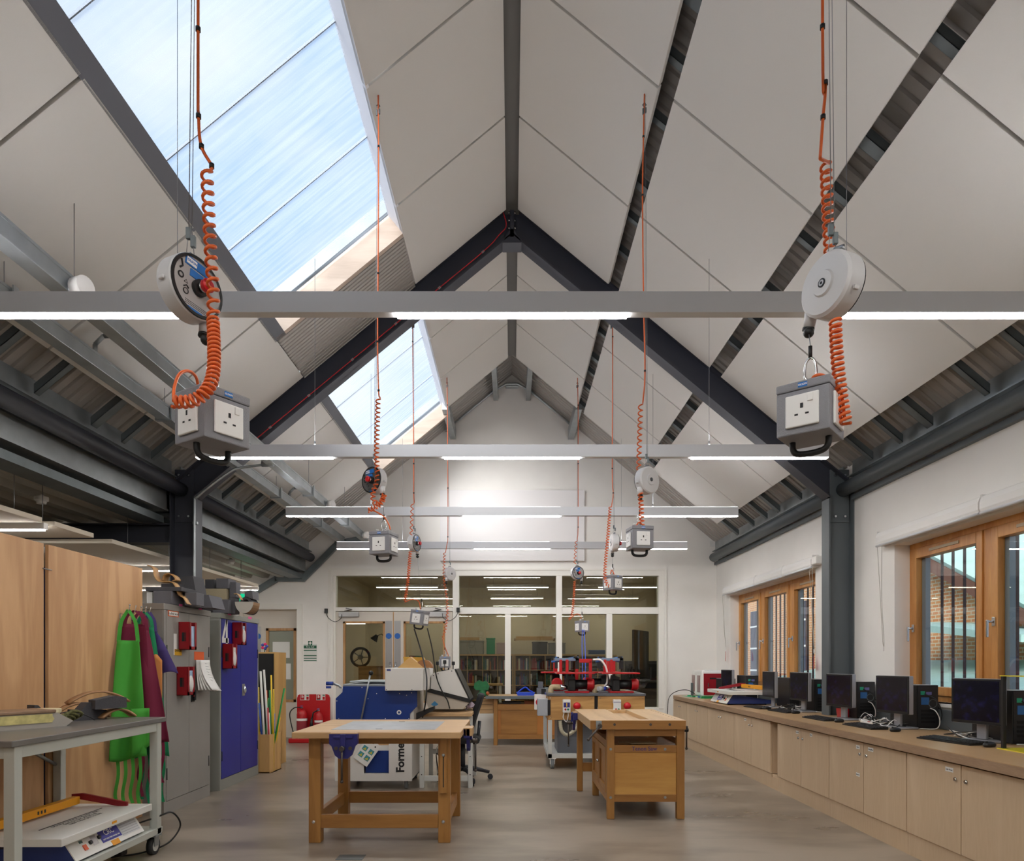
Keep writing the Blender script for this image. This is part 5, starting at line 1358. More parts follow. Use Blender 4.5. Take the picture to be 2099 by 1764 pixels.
# ---- tall cupboard and rod box beyond the blue cabinet
t = thing('ply_cupboard', 'tall plywood cupboard with a black front beyond the blue cabinet', 'cupboard', (-3.0, 8.62, 0))
MB().box((-.40, .012, 0), (0, .45, 1.45), .003).build('carcass', wood('cupboard_ply', '#b48a4e', '#caa062', 'Z', .8, .5), t)
MB().box((-.39, 0, .02), (-.01, .012, 1.43), .001).build('black_front', M_BLACK, t)
t = thing('toy_windmill', 'small pink and blue paper flower standing on the plywood cupboard', 'ornament', (-3.17, 8.75, 1.45))
MB().cyl((0, 0, 0), (0, 0, .05), .006, 6).build('stem', M_GRN, t)
for k in range(5): MB().sphere((.03 * math.cos(k * 1.257), 0, .075 + .03 * math.sin(k * 1.257)), .02, 6).build('petal', mat('petal_pink' if k % 2 else 'petal_blue', '#d8286a' if k % 2 else '#3a4fae', .6), t)
rb = thing('rod_box', 'open plywood box of plastic rods on the floor beyond the blue cabinet', 'box', (-3.13, 8.14, 0))
M_RBX = wood('rod_box_ply', '#b98d52', '#cfa468', 'Z', .9, .5)
pts = [(-.2, 0), (.24, 0), (.265, .05), (.265, .34), (-.2, .34)]
mb = MB()
for i in range(5):
    a, b = pts[i], pts[(i + 1) % 5]
    d = Vector((b[0] - a[0], b[1] - a[1])); nrm = Vector((-d.y, d.x)).normalized() * .012
    mb.prism([a, b, (b[0] + nrm.x, b[1] + nrm.y), (a[0] + nrm.x, a[1] + nrm.y)], 0, .46, 'Z')
mb.prism(pts, 0, .012, 'Z'); mb.build('box_sides', M_RBX, rb)
RODS = [('white', '#e3e1dc', 541, 1500, 534, 1375, .013), ('white', '#e3e1dc', 549, 1500, 541, 1372, .013), ('orange', '#e0662a', 549, 1500, 546, 1414, .010), ('dark green', '#0c7a3c', 555, 1500, 553, 1414, .011),
        ('yellow', '#e6bf22', 558, 1500, 556, 1383, .010), ('yellow', '#e6bf22', 561, 1500, 561, 1412, .008), ('green', '#1c8c3a', 566, 1500, 583, 1410, .011), ('blue', '#234fae', 562, 1500, 562, 1462, .012),
        ('blue', '#234fae', 536, 1500, 531, 1440, .012), ('yellow', '#e6bf22', 531, 1500, 530, 1408, .008), ('red', '#b8202a', 551, 1500, 549, 1450, .009), ('white', '#e3e1dc', 553, 1500, 551, 1460, .010), ('green', '#1c8c3a', 545, 1500, 550, 1430, .008), ('yellow', '#e6bf22', 569, 1500, 574, 1470, .009)]
seen = {}
for i, (cn, hx, bx, by, tx, ty, r) in enumerate(RODS):
    D = 8.22 + .03 * (i % 5)
    top = at(tx, ty, D); bt = at(bx, by, D)
    dirv = (bt - top).normalized(); bt = bt + dirv * ((bt.z - .02) / max(.2, -dirv.z))
    q = seen.get(cn, 0); seen[cn] = q + 1
    tag(MB().cyl(bt, top, r, 10).build('plastic_rod', mat('rod_' + cn, hx, .4)), '%s plastic rod in the plywood rod box, %s of that colour' % (cn, ['tallest', 'second tallest', 'shorter', 'shortest'][min(3, q)] if q < 4 else 'leaning'), 'rod', 'plastic rods in the box')

# ---- fire extinguisher stand
t = thing('extinguisher_stand', 'red moulded stand holding two fire extinguishers near the side door', 'stand', (-3.33, 11.33, 0))
rr = .03
W2 = .275
prof = [(-W2, .0), (W2, .0), (W2, .72), (W2 - .02, .77), (W2 - .05, .785), (-W2 + .05, .785), (-W2 + .02, .77), (-W2, .72)]
MB().prism(prof, .12, .16, 'Y').build('back_panel', M_RED, t)
MB().box((-W2 - .055, -.16, 0), (W2 + .03, .16, .075), .012).build('base', M_RED, t)
for i, x in enumerate((-.145, .125)):
    s_ = MB().box((x - .075, .116, .685), (x + .075, .12, .785), .002).build('sign', MATS['sign_white'], t)
    MB().box((x - .068, .1145, .695), (x - .005, .116, .778)).box((x + .03, .1145, .695), (x + .068, .1145 + .0015, .745)).build('sign_red', M_RED, s_)
    MB().box((x + .03, .1145, .762), (x + .068, .116, .778)).build('sign_green', M_GRN, s_)
    MB().box((x - .068, .1138, .697), (x - .005, .1145, .712)).build('sign_band', M_INK if i else M_RED, s_)
    MB().box((x - .05, .1138, .725), (x - .035, .1145, .77)).box((x - .028, .1138, .73), (x - .02, .1145, .76)).build('pictogram', M_WPL, s_)
def exting(x, y, r, h, lab, horn):
    t = thing('fire_extinguisher', lab, 'fire extinguisher', (x, y, .076))
    MB().lathe([(r * .8, 0), (r, .012), (r, h * .74), (r * .85, h * .82), (r * .5, h * .88), (.02, h * .9), (.02, h * .93)], 24).build('cylinder', M_RED, t)
    MB().cyl((0, 0, h * .93), (0, 0, h * .98), .018, 12).build('valve', M_SATIN, t)
    MB().box((-.012, -.07, h * .97), (.012, .02, h * .985), .002).box((-.012, -.07, h * 1.01), (.012, .02, h * 1.025), .002).build('lever', mat('lever_blue', '#35508f', .4), t)
    lb = MB().lathe([(r + .0008, h * .15), (r + .0012, h * .16), (r + .0012, h * .62), (r + .0008, h * .63)], 24).build('label', mat('label_red', '#8f2a33', .5), t)
    MB().lathe([(r + .0014, h * .54), (r + .0016, h * .545), (r + .0016, h * .61), (r + .0014, h * .615)], 24).build('label_band', M_WPL, lb)
    if horn:
        MB().tube([(-.02, 0, h * .95), (-.08, -.03, h * .88), (-.10, -.04, h * .6)], .012, 8).cyl((-.10, -.04, h * .72), (-.11, -.05, h * .3), .014, 14, .035).build('horn', M_BLACK, t)
    else:
        MB().tube(smooth_path([(-.02, 0, h * .96), (-.12, 0, h * .95), (-.2, 0, h * .78), (-.18, 0, h * .45), (-.13, -.02, h * .12), (-.12, -.04, .03)], 7), .009, 8).build('hose', M_BLACK, t)
exting(-3.475, 11.30, .085, .52, 'taller red fire extinguisher with a black hose, left on the stand', False)
exting(-3.20, 11.30, .065, .47, 'smaller red fire extinguisher with a black horn, right on the stand', True)
# ================================================================== benches and machines in the middle
M_BEECH = wood('beech_top', '#b08a5e', '#c9a578', 'X', 1., .45, 2.5, .6)
M_BEECHY = wood('beech_top_long', '#b28e63', '#cba97d', 'Y', 1., .45, 2.5, .6)
M_LEG = wood('beech_leg', '#8e6030', '#a9793f', 'Z', 1., .4, 2.5, .5)
M_RAIL = wood('beech_rail', '#8c5e2f', '#a7763d', 'X', 1., .4, 2.5, .5)
M_RAILY = wood('beech_rail_long', '#8b5d2e', '#a6753c', 'Y', 1., .4, 2.5, .5)
M_VISE = mat('vise_blue', '#25266b', .4, noise=.1, nscale=20); M_IRON = mat('worn_iron', '#5a534e', .4, metal=.7)

# ---- left bench with a zinc plate
tb = thing('workbench', 'square wooden workbench with a grey metal plate let into its top', 'workbench', (-.97, 5.42, 0))
ox, oy = -.97, 5.42
def L(x, y, z): return (x - ox, y - oy, z)
MB().box(L(-1.575, 4.88, .775), L(-.367, 5.98, .82), .004).build('bench_top', M_BEECH, tb)
pl = MB().box(L(-1.345, 5.07, .8195), L(-.57, 5.78, .8215), .001).build('metal_plate', mat('zinc_plate', '#a7abb0', .38, metal=.5, noise=.12, nscale=14), tb)
MB().box(L(-.95, 5.73, .8215), L(-.90, 5.75, .822)).box(L(-1.02, 5.10, .8215), L(-.97, 5.12, .822)).build('slot', M_INK, pl)
for (x, y) in ((-1.488, 4.995), (-.54, 4.995), (-1.495, 5.86), (-.535, 5.86)):
    lg = MB().box(L(x, y, 0), L(x + .088, y + .085, .775), .004).build('leg', M_LEG, tb)
    if y < 5.2:
        xb = x + .037; MB().lathe([(.013, 0), (.012, .005), (.0, .008)], 12, Matrix.Translation(L(xb, y, .155)) @ Matrix.Rotation(R(90), 4, 'X')).build('bolt', M_CHROME, lg)
MB().box(L(-1.40, 5.0, .107), L(-.54, 5.035, .205), .003).build('front_rail', M_RAIL, tb)
MB().box(L(-1.41, 5.90, .107), L(-.535, 5.935, .205), .003).build('back_rail', M_RAIL, tb)
for x in (-1.475, -.51): MB().box(L(x, 5.08, .107), L(x + .04, 5.86, .205), .003).build('side_rail', M_RAILY, tb)
MB().box(L(-1.40, 5.03, .72), L(-.54, 5.06, .775)).box(L(-1.43, 5.0, .735), L(-1.30, 5.10, .775)).build('bearer', M_RAIL, tb)
# guide board with a slot on the right leg
gb = MB(); gb.box(L(-.525, 4.972, .365), L(-.475, 4.995, .765), .002); o = gb.build('guide_board', M_LEG, tb)
MB().box(L(-.503, 4.970, .41), L(-.496, 4.9725, .64)).build('slot', M_INK, o); MB().sphere(L(-.4995, 4.965, .645), .012, 8).build('knob', M_GALV, o)
def bench_vise(par, M, w_=.2, nm='front_vise'):
    """jaws face -Y, top edge at local z = 0"""
    v = MB().prism([(-w_ / 2, 0), (w_ / 2, 0), (w_ / 2, -.07), (w_ * .42, -.085), (w_ * .3, -.15), (w_ * .15, -.175), (-w_ * .15, -.175), (-w_ * .3, -.15), (-w_ * .42, -.085), (-w_ / 2, -.07)], -.045, -.02, 'Y', M).build(nm, M_VISE, par)
    MB().box((-w_ / 2, -.02, -.07), (w_ / 2, 0, 0), .002, M).box((-w_ * .35, -.055, -.03), (w_ * .35, -.045, -.012), .002, M).box((-w_ * .1, -.06, -.09), (w_ * .1, -.045, 0), .004, M).build('jaw_rib', M_VISE, v)
    MB().box((-w_ / 2 + .005, -.04, -.002), (w_ / 2 - .005, .0, .006), 0, M).build('jaw_lining', M_BEECH, v)
    MB().cyl((0, -.1, -.1), (0, -.04, -.1), .017, 14, None, M).cyl((-.05, -.055, -.1), (-.05, -.04, -.1), .013, 10, None, M).cyl((.05, -.055, -.1), (.05, -.04, -.1), .013, 10, None, M).build('screw', M_IRON, v)
    MB().cyl((0, -.085, -.10), (0, -.085, -.33), .0075, 10, None, M).sphere((0, -.085, -.33), .012, 7, (1, 1, 1), M).sphere((0, -.085, -.09), .012, 7, (1, 1, 1), M).build('handle_bar', M_IRON, v)
    return v
bench_vise(tb, Matrix.Translation(L(-1.195, 4.88, .812)))
bench_vise(tb, Matrix.Translation(L(-.367, 5.28, .815)) @ Matrix.Rotation(R(90), 4, 'Z'), .2, 'side_vise')
MB().box(L(-.366, 5.18, .76), L(-.30, 5.38, .822), .003).build('jaw_block', M_BEECH, tb)

# ---- right bench (cupboard bench, lettered Tenon Saw)
ox, oy = 1.1, 6.4
tb = thing('workbench', 'wooden cupboard workbench lettered Tenon Saw with a tool well', 'workbench', (ox, oy, 0))
zt = .837
MB().box(L(.651, 5.70, zt - .078), L(.97, 7.07, zt), .004).box(L(1.165, 5.78, zt - .078), L(1.453, 7.07, zt), .004).box(L(.97, 5.70, zt - .078), L(1.453, 5.80, zt), .004).box(L(.97, 6.98, zt - .078), L(1.165, 7.07, zt - .005), .003).box(L(.965, 5.75, zt - .05), L(1.17, 7.05, zt - .035)).build('bench_top', M_BEECHY, tb)
MB().box(L(.655, 5.694, zt - .076), L(1.45, 5.6995, zt - .003), .001).build('end_strip', M_RAIL, tb)
for x in (.73, .855, 1.155, 1.315, ):
    MB().lathe([(.0, 0), (.011, 0), (.011, .003), (.0, .004)], 14, Matrix.Translation(L(x, 5.694, zt - .035)) @ Matrix.Rotation(R(90), 4, 'X')).build('dowel_plug', M_IRON, tb)
mb = MB()
for k in range(10): mb.cyl(L(1.405, 5.9 + k * .11, zt), L(1.405, 5.9 + k * .11, zt + .0008), .007, 8)
mb.build('dog_holes', M_INK, tb)
# frame
x0, x1 = .80, 1.453; yf = 5.745; yb_ = 6.83
for (x, y, w_) in ((x0, yf, .062), (x1 - .066, yf, .066), (x0, yb_ - .06, .062), (x1 - .066, yb_ - .06, .066)):
    lg = MB().box(L(x, y, 0), L(x + w_, y + .06, zt - .078), .004).build('leg', M_LEG, tb)
    if y == yf:
        if x == x0:
            for z in (.183, .59): MB().lathe([(.012, 0), (.011, .004), (.0, .005)], 12, Matrix.Translation(L(x + .03, y, z)) @ Matrix.Rotation(R(90), 4, 'X')).build('bolt', M_GALV, lg)
for (x, y) in ((.668, 7.0), (1.39, 7.0)): MB().box(L(x, y, 0), L(x + .058, y + .06, zt - .078), .004).build('leg', M_LEG, tb)
MB().box(L(x0 + .062, yf + .01, .698), L(x1 - .066, yf + .045, .752), .002).build('top_rail', M_RAIL, tb)
rl = MB().box(L(x0 + .062, yf + .008, .563), L(x1 - .066, yf + .045, .622), .002).build('name_rail', M_RAIL, tb)
lettering('lettering', 'Tenon Saw', .047, mat('ink_purple', '#3a2f6b', .6), rl, L(1.115, yf + .0075, .592), (90, 0, 0), .0006, 'CENTER', .0006)
for z in (.183, .588): MB().lathe([(.012, 0), (.011, .004), (.0, .005)], 12, Matrix.Translation(L(1.29, yf + .008, z)) @ Matrix.Rotation(R(90), 4, 'X')).build('bolt', M_GALV, tb)
MB().box(L(x0 + .062, yf + .02, .205), L(x1 - .066, yf + .035, .563)).build('end_panel', wood('birch_ply_panel', '#bb8643', '#d3a258', 'X', .9, .42, 2.), tb)
MB().box(L(x0 + .062, yf + .008, .145), L(x1 - .066, yf + .045, .205), .002).build('bottom_rail', M_RAIL, tb)
# left side with two doors
sd = MB().box(L(x0 + .012, yf + .06, .145), L(x0 + .03, yb_, .66)).build('side_panel', M_RAILY, tb)
MB().box(L(x0, yf + .06, .145), L(x0 + .012, yb_ - .06, .21), .002).box(L(x0, yf + .06, .60), L(x0 + .012, yb_ - .06, .66), .002).build('side_rail', M_RAILY, tb)
for (a, b) in ((yf + .07, yf + .53), (yf + .54, yb_ - .065)):
    d = MB()
    d.box(L(x0 - .004, a, .215), L(x0 + .012, a + .05, .595), .002).box(L(x0 - .004, b - .05, .215), L(x0 + .012, b, .595), .002).box(L(x0 - .004, a + .05, .545), L(x0 + .012, b - .05, .595), .002).box(L(x0 - .004, a + .05, .215), L(x0 + .012, b - .05, .265), .002)
    o = d.build('door', M_LEG, tb); MB().sphere(L(x0 - .012, (a + .02 if a > yf + .3 else b - .02), .42), .011, 6).build('knob', M_CHROME, o)
MB().box(L(x1 - .02, yf + .06, .145), L(x1 - .008, yb_, .66)).build('side_panel', M_RAILY, tb)
MB().box(L(x0 + .03, yb_ - .03, .145), L(x1 - .02, yb_ - .015, .66)).build('back_panel', M_RAIL, tb)
MB().box(L(x0 + .03, yf + .06, .60), L(x1 - .02, yb_, .612)).build('tray', M_LEG, tb)
MB().box(L(x0 + .03, yf + .06, .15), L(x1 - .02, yb_, .165)).build('cupboard_floor', M_LEG, tb)
MB().box(L(.67, 7.01, .20), L(1.45, 7.05, .29), .003).build('stretcher', M_RAIL, tb)
MB().box(L(.90, 6.2, .118), L(1.28, 6.24, .145)).build('runner', M_RAIL, tb)
# vices on the right bench
vp = MB().box(L(.70, 5.692, zt - .075), L(.748, 5.70, zt - .004), .002).build('vise_plate', M_GALV, tb)
MB().cyl(L(.73, 5.66, zt - .045), L(.62, 5.55, zt - .145), .0085, 10).sphere(L(.62, 5.55, zt - .145), .012, 7).cyl(L(.73, 5.70, zt - .045), L(.73, 5.65, zt - .045), .018, 12).build('handle_bar', M_IRON, vp)
bench_vise(tb, Matrix.Translation(L(.651, 6.85, zt - .02)) @ Matrix.Rotation(R(-90), 4, 'Z'), .16, 'side_vise')
v2 = MB().box(L(1.453, 5.83, zt - .09), L(1.475, 5.95, zt - .01), .004).cyl(L(1.453, 5.89, zt - .10), L(1.52, 5.89, zt - .10), .016, 12).build('screw_vise', M_BLACK, tb)
MB().cyl(L(1.505, 5.89, zt - .08), L(1.505, 5.89, zt - .26), .0075, 8).sphere(L(1.505, 5.89, zt - .26), .012, 7).sphere(L(1.505, 5.89, zt - .075), .013, 7).build('handle_bar', M_IRON, v2)
for i, (x, y, r_, lab) in enumerate(((1.12, 5.95, 8, 'thin pale board offcut in the slot of the Tenon Saw bench'), (1.05, 6.02, -6, 'wider pale board offcut lying under the other in the Tenon Saw bench'))):
    tag(MB().cbox((0, 0, .003 + .0), (.22, .16, .006)).build('board_offcut', mat('offcut', '#b9a888', .6), None, (x, y, .613 + .007 * (1 - i)), (0, 0, r_)), lab, 'offcut')

# ---- far bench in front of the glazed screen
ox, oy = .2, 11.1
tb = thing('workbench', 'far wooden cupboard workbench with a grey edge below the glazed screen', 'workbench', (ox, oy, 0))
MB().box(L(-.42, 10.80, .745), L(1.0, 11.55, .785), .003).build('bench_top', M_BEECH, tb)
MB().box(L(-.42, 10.792, .742), L(1.0, 10.80, .787)).build('edge_strip', M_GALVD, tb)
for (x, y) in ((-.295, 10.86), (.92, 10.86), (-.295, 11.43), (.92, 11.43)): MB().box(L(x, y, 0), L(x + .065, y + .065, .745), .003).build('leg', M_LEG, tb)
MB().box(L(-.23, 10.87, .10), L(.92, 10.905, .17), .002).box(L(-.23, 10.87, .56), L(.92, 10.905, .64), .002).build('front_rail', M_RAIL, tb)
MB().box(L(-.23, 10.885, .17), L(.92, 10.90, .56)).build('front_panel', wood('plain_panel', '#a5672b', '#b3763a', 'X', .5, .45), tb)
MB().box(L(-.18, 10.875, .18), L(.40, 10.886, .555), .002).build('door', M_RAIL, tb)
MB().box(L(-.23, 10.9, .64), L(.92, 11.43, .65)).build('shelf', M_LEG, tb)
for (x0_, w_, h, c, lb) in ((-.15, .3, .04, '#2a2420', 'dark tool tray'), (.2, .35, .05, '#8b4a2a', 'reddish box'), (.6, .2, .06, '#3a3432', 'dark box')):
    tag(MB().box((0, 0, 0), (w_, .25, h), .004).build('shelf_box', mat('shelf_' + lb.replace(' ', '_'), c, .6), None, (x0_, 10.93, .651)), '%s in the slot under the far bench top' % lb, 'box')
for k, z in enumerate((.52, .585, .65)):
    pass
dr = MB().box(L(-.52, 10.95, .50), L(-.30, 11.4, .74), .003).build('side_drawers', wood('drawer_front', '#a98255', '#bf9a6c', 'X', 1., .5), tb)
for z in (.56, .64, .70): MB().box(L(-.51, 10.945, z), L(-.31, 10.95, z + .004)).build('drawer_gap', M_INK, dr)
t = thing('machine_vise', 'green engineering vice on the left end of the far bench', 'vice', (-.47, 10.95, .787))
MG = mat('vise_green', '#1d6a3c', .4, noise=.2, nscale=20)
MB().lathe([(.09, 0), (.09, .02), (.06, .05), (.055, .09)], 20).build('base', MG, t)
MB().prism([(-.11, .09), (.09, .09), (.11, .15), (.06, .24), (.0, .22), (-.06, .25), (-.13, .20), (-.14, .13)], -.05, .05, 'Y').build('body', MG, t)
MB().cyl((.09, 0, .14), (.16, 0, .12), .02, 12).cyl((.15, -.08, .12), (.15, .08, .12), .007, 8).build('screw', M_IRON, t)
MB().sphere((.08, -.06, .04), .03, 7).build('swivel_knob', mat('copper_brown', '#a5562b', .4), t)
t = thing('tool_tray', 'blue plastic tray on the far bench', 'tray', (.22, 10.95, .787))
MB().prism([(-.13, 0), (.13, 0), (.15, .05), (-.15, .05)], 0, .2, 'Y').build('body', mat('tray_bright_blue', '#1f49c4', .4), t)
MB().tube(smooth_path([(-.12, .1, .05), (-.06, .1, .10), (0, .08, .13), (.06, .1, .08), (.12, .1, .05)], 5), .012, 7).build('handle', mat('tray_bright_blue', '#1f49c4', .4), t)
t = thing('bench_machine', 'small grey machine on the far bench left of the sander trolley', 'machine', (.50, 10.95, .787))
MB().box((-.10, 0, 0), (.02, .2, .12), .006).box((-.08, .02, .12), (.0, .18, .22), .006).build('body', mat('machine_grey', '#5d6069', .5), t); MB().cyl((.02, .1, .09), (.09, .1, .09), .05, 16, .035).build('motor', M_GALVD, t)

# ---- sander trolley
ox, oy = 1.04, 9.05
tr = thing('machine_trolley', 'wheeled trolley with plywood boxes carrying red scroll saws', 'trolley', (ox, oy, 0))
x0, x1 = .44, 1.64; y0, y1 = 8.42, 9.72; zt = .935
M_TRT = mat('trolley_top', '#5b5d62', .45)
MB().box(L(x0 - .01, y0, zt - .03), L(x1 + .01, y1, zt), .004).build('table_top', M_TRT, tr)
MB().box(L(x0 - .011, y0 + .25, zt - .028), L(x0 - .0101, y1, zt - .004)).build('edge_tape', mat('tape_blue', '#3346a8', .5), tr)
M_SOFT = wood('softwood_ply', '#a97b44', '#c79a5e', 'X', .9, .5, 4.)
for (a, b) in ((x0 + .005, 1.018), (1.062, x1)):
    bx = MB().box(L(a, y0 + .015, .61), L(b, y0 + .035, zt - .032), .002).build('plywood_box', M_SOFT, tr)
    for (sx, sz) in ((a + .03, .88), (b - .03, .88), (a + .03, .64), (b - .03, .64)):
        MB().cyl(L(sx, y0 + .0145, sz), L(sx, y0 + .0125, sz), .006, 8).build('screw', M_CHROME, bx)
MB().box(L(x0 + .005, y0 + .036, .61), L(x0 + .02, y1 - .03, zt - .032)).box(L(x1 - .015, y0 + .036, .61), L(x1, y1 - .03, zt - .032)).build('side_board', M_SOFT, tr)
MB().box(L(1.02, y0 + .04, .61), L(1.06, y0 + .05, zt - .032)).build('shadow_gap', M_BLACK, tr)
for (x, y) in ((x0 + .005, y0 + .02), (x1 - .055, y0 + .02), (x0 + .005, y1 - .06), (x1 - .055, y1 - .06)):
    MB().box(L(x, y, .135), L(x + .05, y + .045, .61), .002).build('leg', M_LGREY, tr)
MB().box(L(x0 + .005, y0 + .02, .135), L(x1 - .005, y0 + .06, .19), .002).box(L(x0 + .005, y1 - .06, .135), L(x1 - .005, y1 - .02, .19), .002).box(L(x0 + .005, y0 + .02, .135), L(x0 + .045, y1 - .02, .19), .002).box(L(x1 - .045, y0 + .02, .135), L(x1 - .005, y1 - .02, .19), .002).build('base_rail', M_LGREY, tr)
MB().box(L(x0 + .04, y0 + .06, .15), L(x1 - .04, y1 - .06, .165)).build('base_shelf', M_LGREY, tr)
MB().box(L(x0 + .14, y0 + .3, .166), L(x1 - .1, y0 + .9, .58), .004).build('extractor_cabinet', mat('cabinet_slate', '#6a6d74', .45), tr)
for (x, y) in ((x0 + .06, y0 + .06), (x1 - .06, y0 + .06), (x0 + .06, y1 - .06), (x1 - .06, y1 - .06)):
    c = MB().box(L(x - .045, y - .04, .125), L(x + .045, y + .04, .135)).box(L(x - .03, y - .03, .06), L(x - .024, y + .03, .126)).box(L(x + .024, y - .03, .06), L(x + .03, y + .03, .126)).build('castor', M_WPL, tr)
    MB().cyl(L(x - .02, y + .01, .062), L(x + .02, y + .01, .062), .062, 22).build('wheel', mat('tyre_grey', '#7d8184', .6), c)
    MB().cyl(L(x - .0215, y + .01, .062), L(x + .0215, y + .01, .062), .04, 18).build('wheel_hub', M_LGREY, c)
# starters and stop buttons
for i, (px, lab) in enumerate(((1161, 'white starter box with a purple number 1 panel on the trolley front'), (1264, 'white starter box without a number on the trolley front'))):
    c = at(px, 1447, y0 - .0)
    t = thing('starter_box', lab, 'switch box', (c.x, y0 + .0145, c.z))
    MB().box((-.047, -.07, -.075), (.047, 0, .085), .005).build('housing', M_WPL, t)
    if i == 0:
        pn = MB().box((-.038, -.073, -.01), (.038, -.07, .05)).build('number_panel', mat('panel_purple', '#352c78', .5), t); lettering('lettering', '1', .06, mat('digit_yellow', '#eac21c', .5), pn, (0, -.0735, .02), (90, 0, 0), .0006, 'CENTER', .002)
    else:
        MB().box((-.047, -.0715, .05), (.047, -.07, .056)).build('stripe', mat('panel_purple', '#352c78', .5), t); MB().box((-.0485, -.06, -.02), (-.047, -.01, .04)).build('side_label', mat('warn_yellow', '#d9a31c', .6), t)
    MB().cyl((-.016, -.07, -.035), (-.016, -.078, -.035), .013, 14).build('stop_button', M_RED, t); MB().cyl((.016, -.07, -.035), (.016, -.078, -.035), .013, 14).build('start_button', mat('btn_green', '#1c7a66', .4), t)
    MB().tube(smooth_path([(-.03, -.03, -.075), (-.04, -.03, -.14), (-.0, -.02, -.19), (.02, -.03, -.12), (.02, -.03, -.075)], 6), .006, 6).build('lead', M_WPL, t)
    c = at(px + 21.5, 1447, y0 - .02)
    t = thing('stop_dome', 'red mushroom stop button right of the %s starter box' % ('numbered' if i == 0 else 'unnumbered'), 'stop button', (c.x, y0 + .0145, c.z + .005))
    MB().cyl((0, 0, 0), (0, -.03, 0), .03, 16).build('collar', mat('collar_yellow', '#c9a21e', .5), t); MB().sphere((0, -.045, 0), .047, 10, (1, .75, .95)).build('dome', mat('button_red', '#c3121f', .35), t)
t = thing('isolator_box', 'grey isolator box with a black face on the left side of the trolley', 'switch box', (x0 + .004, y0 + .10, .77))
MB().box((-.13, -.1, -.11), (-.0, .06, .10), .006).build('housing', mat('isolator_grey', '#a3a6ab', .45), t); MB().box((-.005, -.104, -.10), (.03, -.09, .09), .004).build('cover', M_BLACK, t)
t = thing('starter_box', 'white starter box with a red button on the far left side of the trolley', 'switch box', (x0 + .004, y0 + .55, .80))
MB().box((-.15, -.05, -.10), (0, .05, .10), .006).build('housing', M_WPL, t); MB().cyl((-.09, -.05, .0), (-.09, -.075, .0), .045, 14).build('stop_button', mat('button_red', '#c3121f', .35), t); MB().box((-.06, -.02, .10), (0, .02, .17)).build('gland', M_BLACK, t)
def flexhose(pts, r, name, m, par, rib=.012):
    P = smooth_path(pts, 14); n = len(P)
    rr = [r * (1 + .10 * math.sin(i * 2.1)) for i in range(n)]
    return MB().tube(P, r, 12, True, False, None, rr).build(name, m, par)
M_HOSE = mat('hose_cream', '#b9a683', .5); M_SAWR = mat('saw_red', '#b3161c', .38)
tagh = flexhose([(x0 + .15 - 0, y0 - .01, .60), (x0 + .17, y0 - .03, .48), (x0 + .24, y0 - .03, .43), (x0 + .34, y0 - .02, .50), (x0 + .38, y0 + .0, .60)], .022, 'extraction_hose', mat('hose_clear', '#a9a28c', .3), None)
tag(tagh, 'ribbed hose looping down under the plywood box of the trolley', 'hose')
def scroll_saw(label, loc, rz, big=1.):
    t = thing('scroll_saw', label, 'scroll saw', loc, rz, 'red scroll saws on the trolley')
    MB().box((-.13, -.09, 0), (.17, .09, .022), .004).build('base', M_SAWR, t)
    MB().box((-.09, -.06, .022), (.0, .06, .17), .01).prism([(-.13, .10), (-.02, .04), (.0, .2), (-.1, .225)], -.05, .05, 'Y').build('gear_body', M_BLACK, t)
    mt = MB().cyl((.0, 0, .105), (.15, 0, .105), .06, 22).build('motor', M_BLACK, t)
    MB().lathe([(.072, 0), (.074, .01), (.074, .075), (.06, .09), (.0, .092)], 24, Matrix.Translation((.15, 0, .105)) @ Matrix.Rotation(R(90), 4, 'Y')).build('motor_cap', M_SAWR, mt)
    MB().cyl((-.19, 0, .07), (-.10, 0, .07), .035, 16).build('hose_clamp', M_CHROME, t)
    flexhose([(-.19, 0, .07), (-.26, 0, .072), (-.30, -.01, .06), (-.31, -.01, .0)], .036, 'dust_hose', M_HOSE, t)
    MB().prism([(-.24, .24), (.22, .24), (.23, .25), (.22, .258), (-.24, .258), (-.25, .25)], -.2, .2, 'Y').build('table_plate', M_SAWR, t)
    for x in (-.20, -.12): MB().box((x, -.025, .258), (x + .035, .025, .42), .004).build('upright', M_SAWR, t)
    ar = MB().box((-.26, -.02, .40), (.05, .02, .44), .006).build('arm', mat('arm_steel', '#7d8ea6', .35, metal=.5), t)
    MB().tube([(-.30, 0, .39), (.04, 0, .45)], .014, 8).build('arm_tube', mat('arm_blue', '#2a62a5', .4), ar)
    MB().box((.0, -.02, .30), (.05, .02, .44), .004).cyl((.025, -.05, .40), (.025, .05, .40), .012, 8).build('blade_clamp', M_BLACK, ar)
    MB().box((-.02, -.04, .44), (.03, .04, .46), .004).build('knob_block', M_BLACK, ar)
    return t
s1 = scroll_saw('red scroll saw at the front left of the trolley', (.80, 8.66, zt), 0)
s2 = scroll_saw('red scroll saw at the front right of the trolley', (1.36, 8.66, zt), 0)
s3 = scroll_saw('red scroll saw at the back left, its motor facing the camera', (.60, 9.30, zt), -90)
s4 = scroll_saw('red scroll saw at the back right, behind the front one', (1.22, 9.40, zt), 180)
t = thing('saw_frame', 'red steel frame standing between the two front scroll saws', 'frame', (.99, 8.98, zt))
MB().box((-.16, -.02, .38), (.06, .02, .43), .004).box((.02, -.02, .0), (.06, .02, .40), .004).box((-.16, -.02, .0), (-.12, .02, .40), .004).build('frame', M_SAWR, t)
tag(MB().tube(smooth_path([(1.02, 8.62, zt + .42), (1.12, 8.60, zt + .41), (1.19, 8.6, zt + .30), (1.20, 8.62, zt + .14), (1.17, 8.64, zt + .08)], 8), .012, 8).build('air_hose', M_WPL), 'white bent hose between the front scroll saws', 'hose')
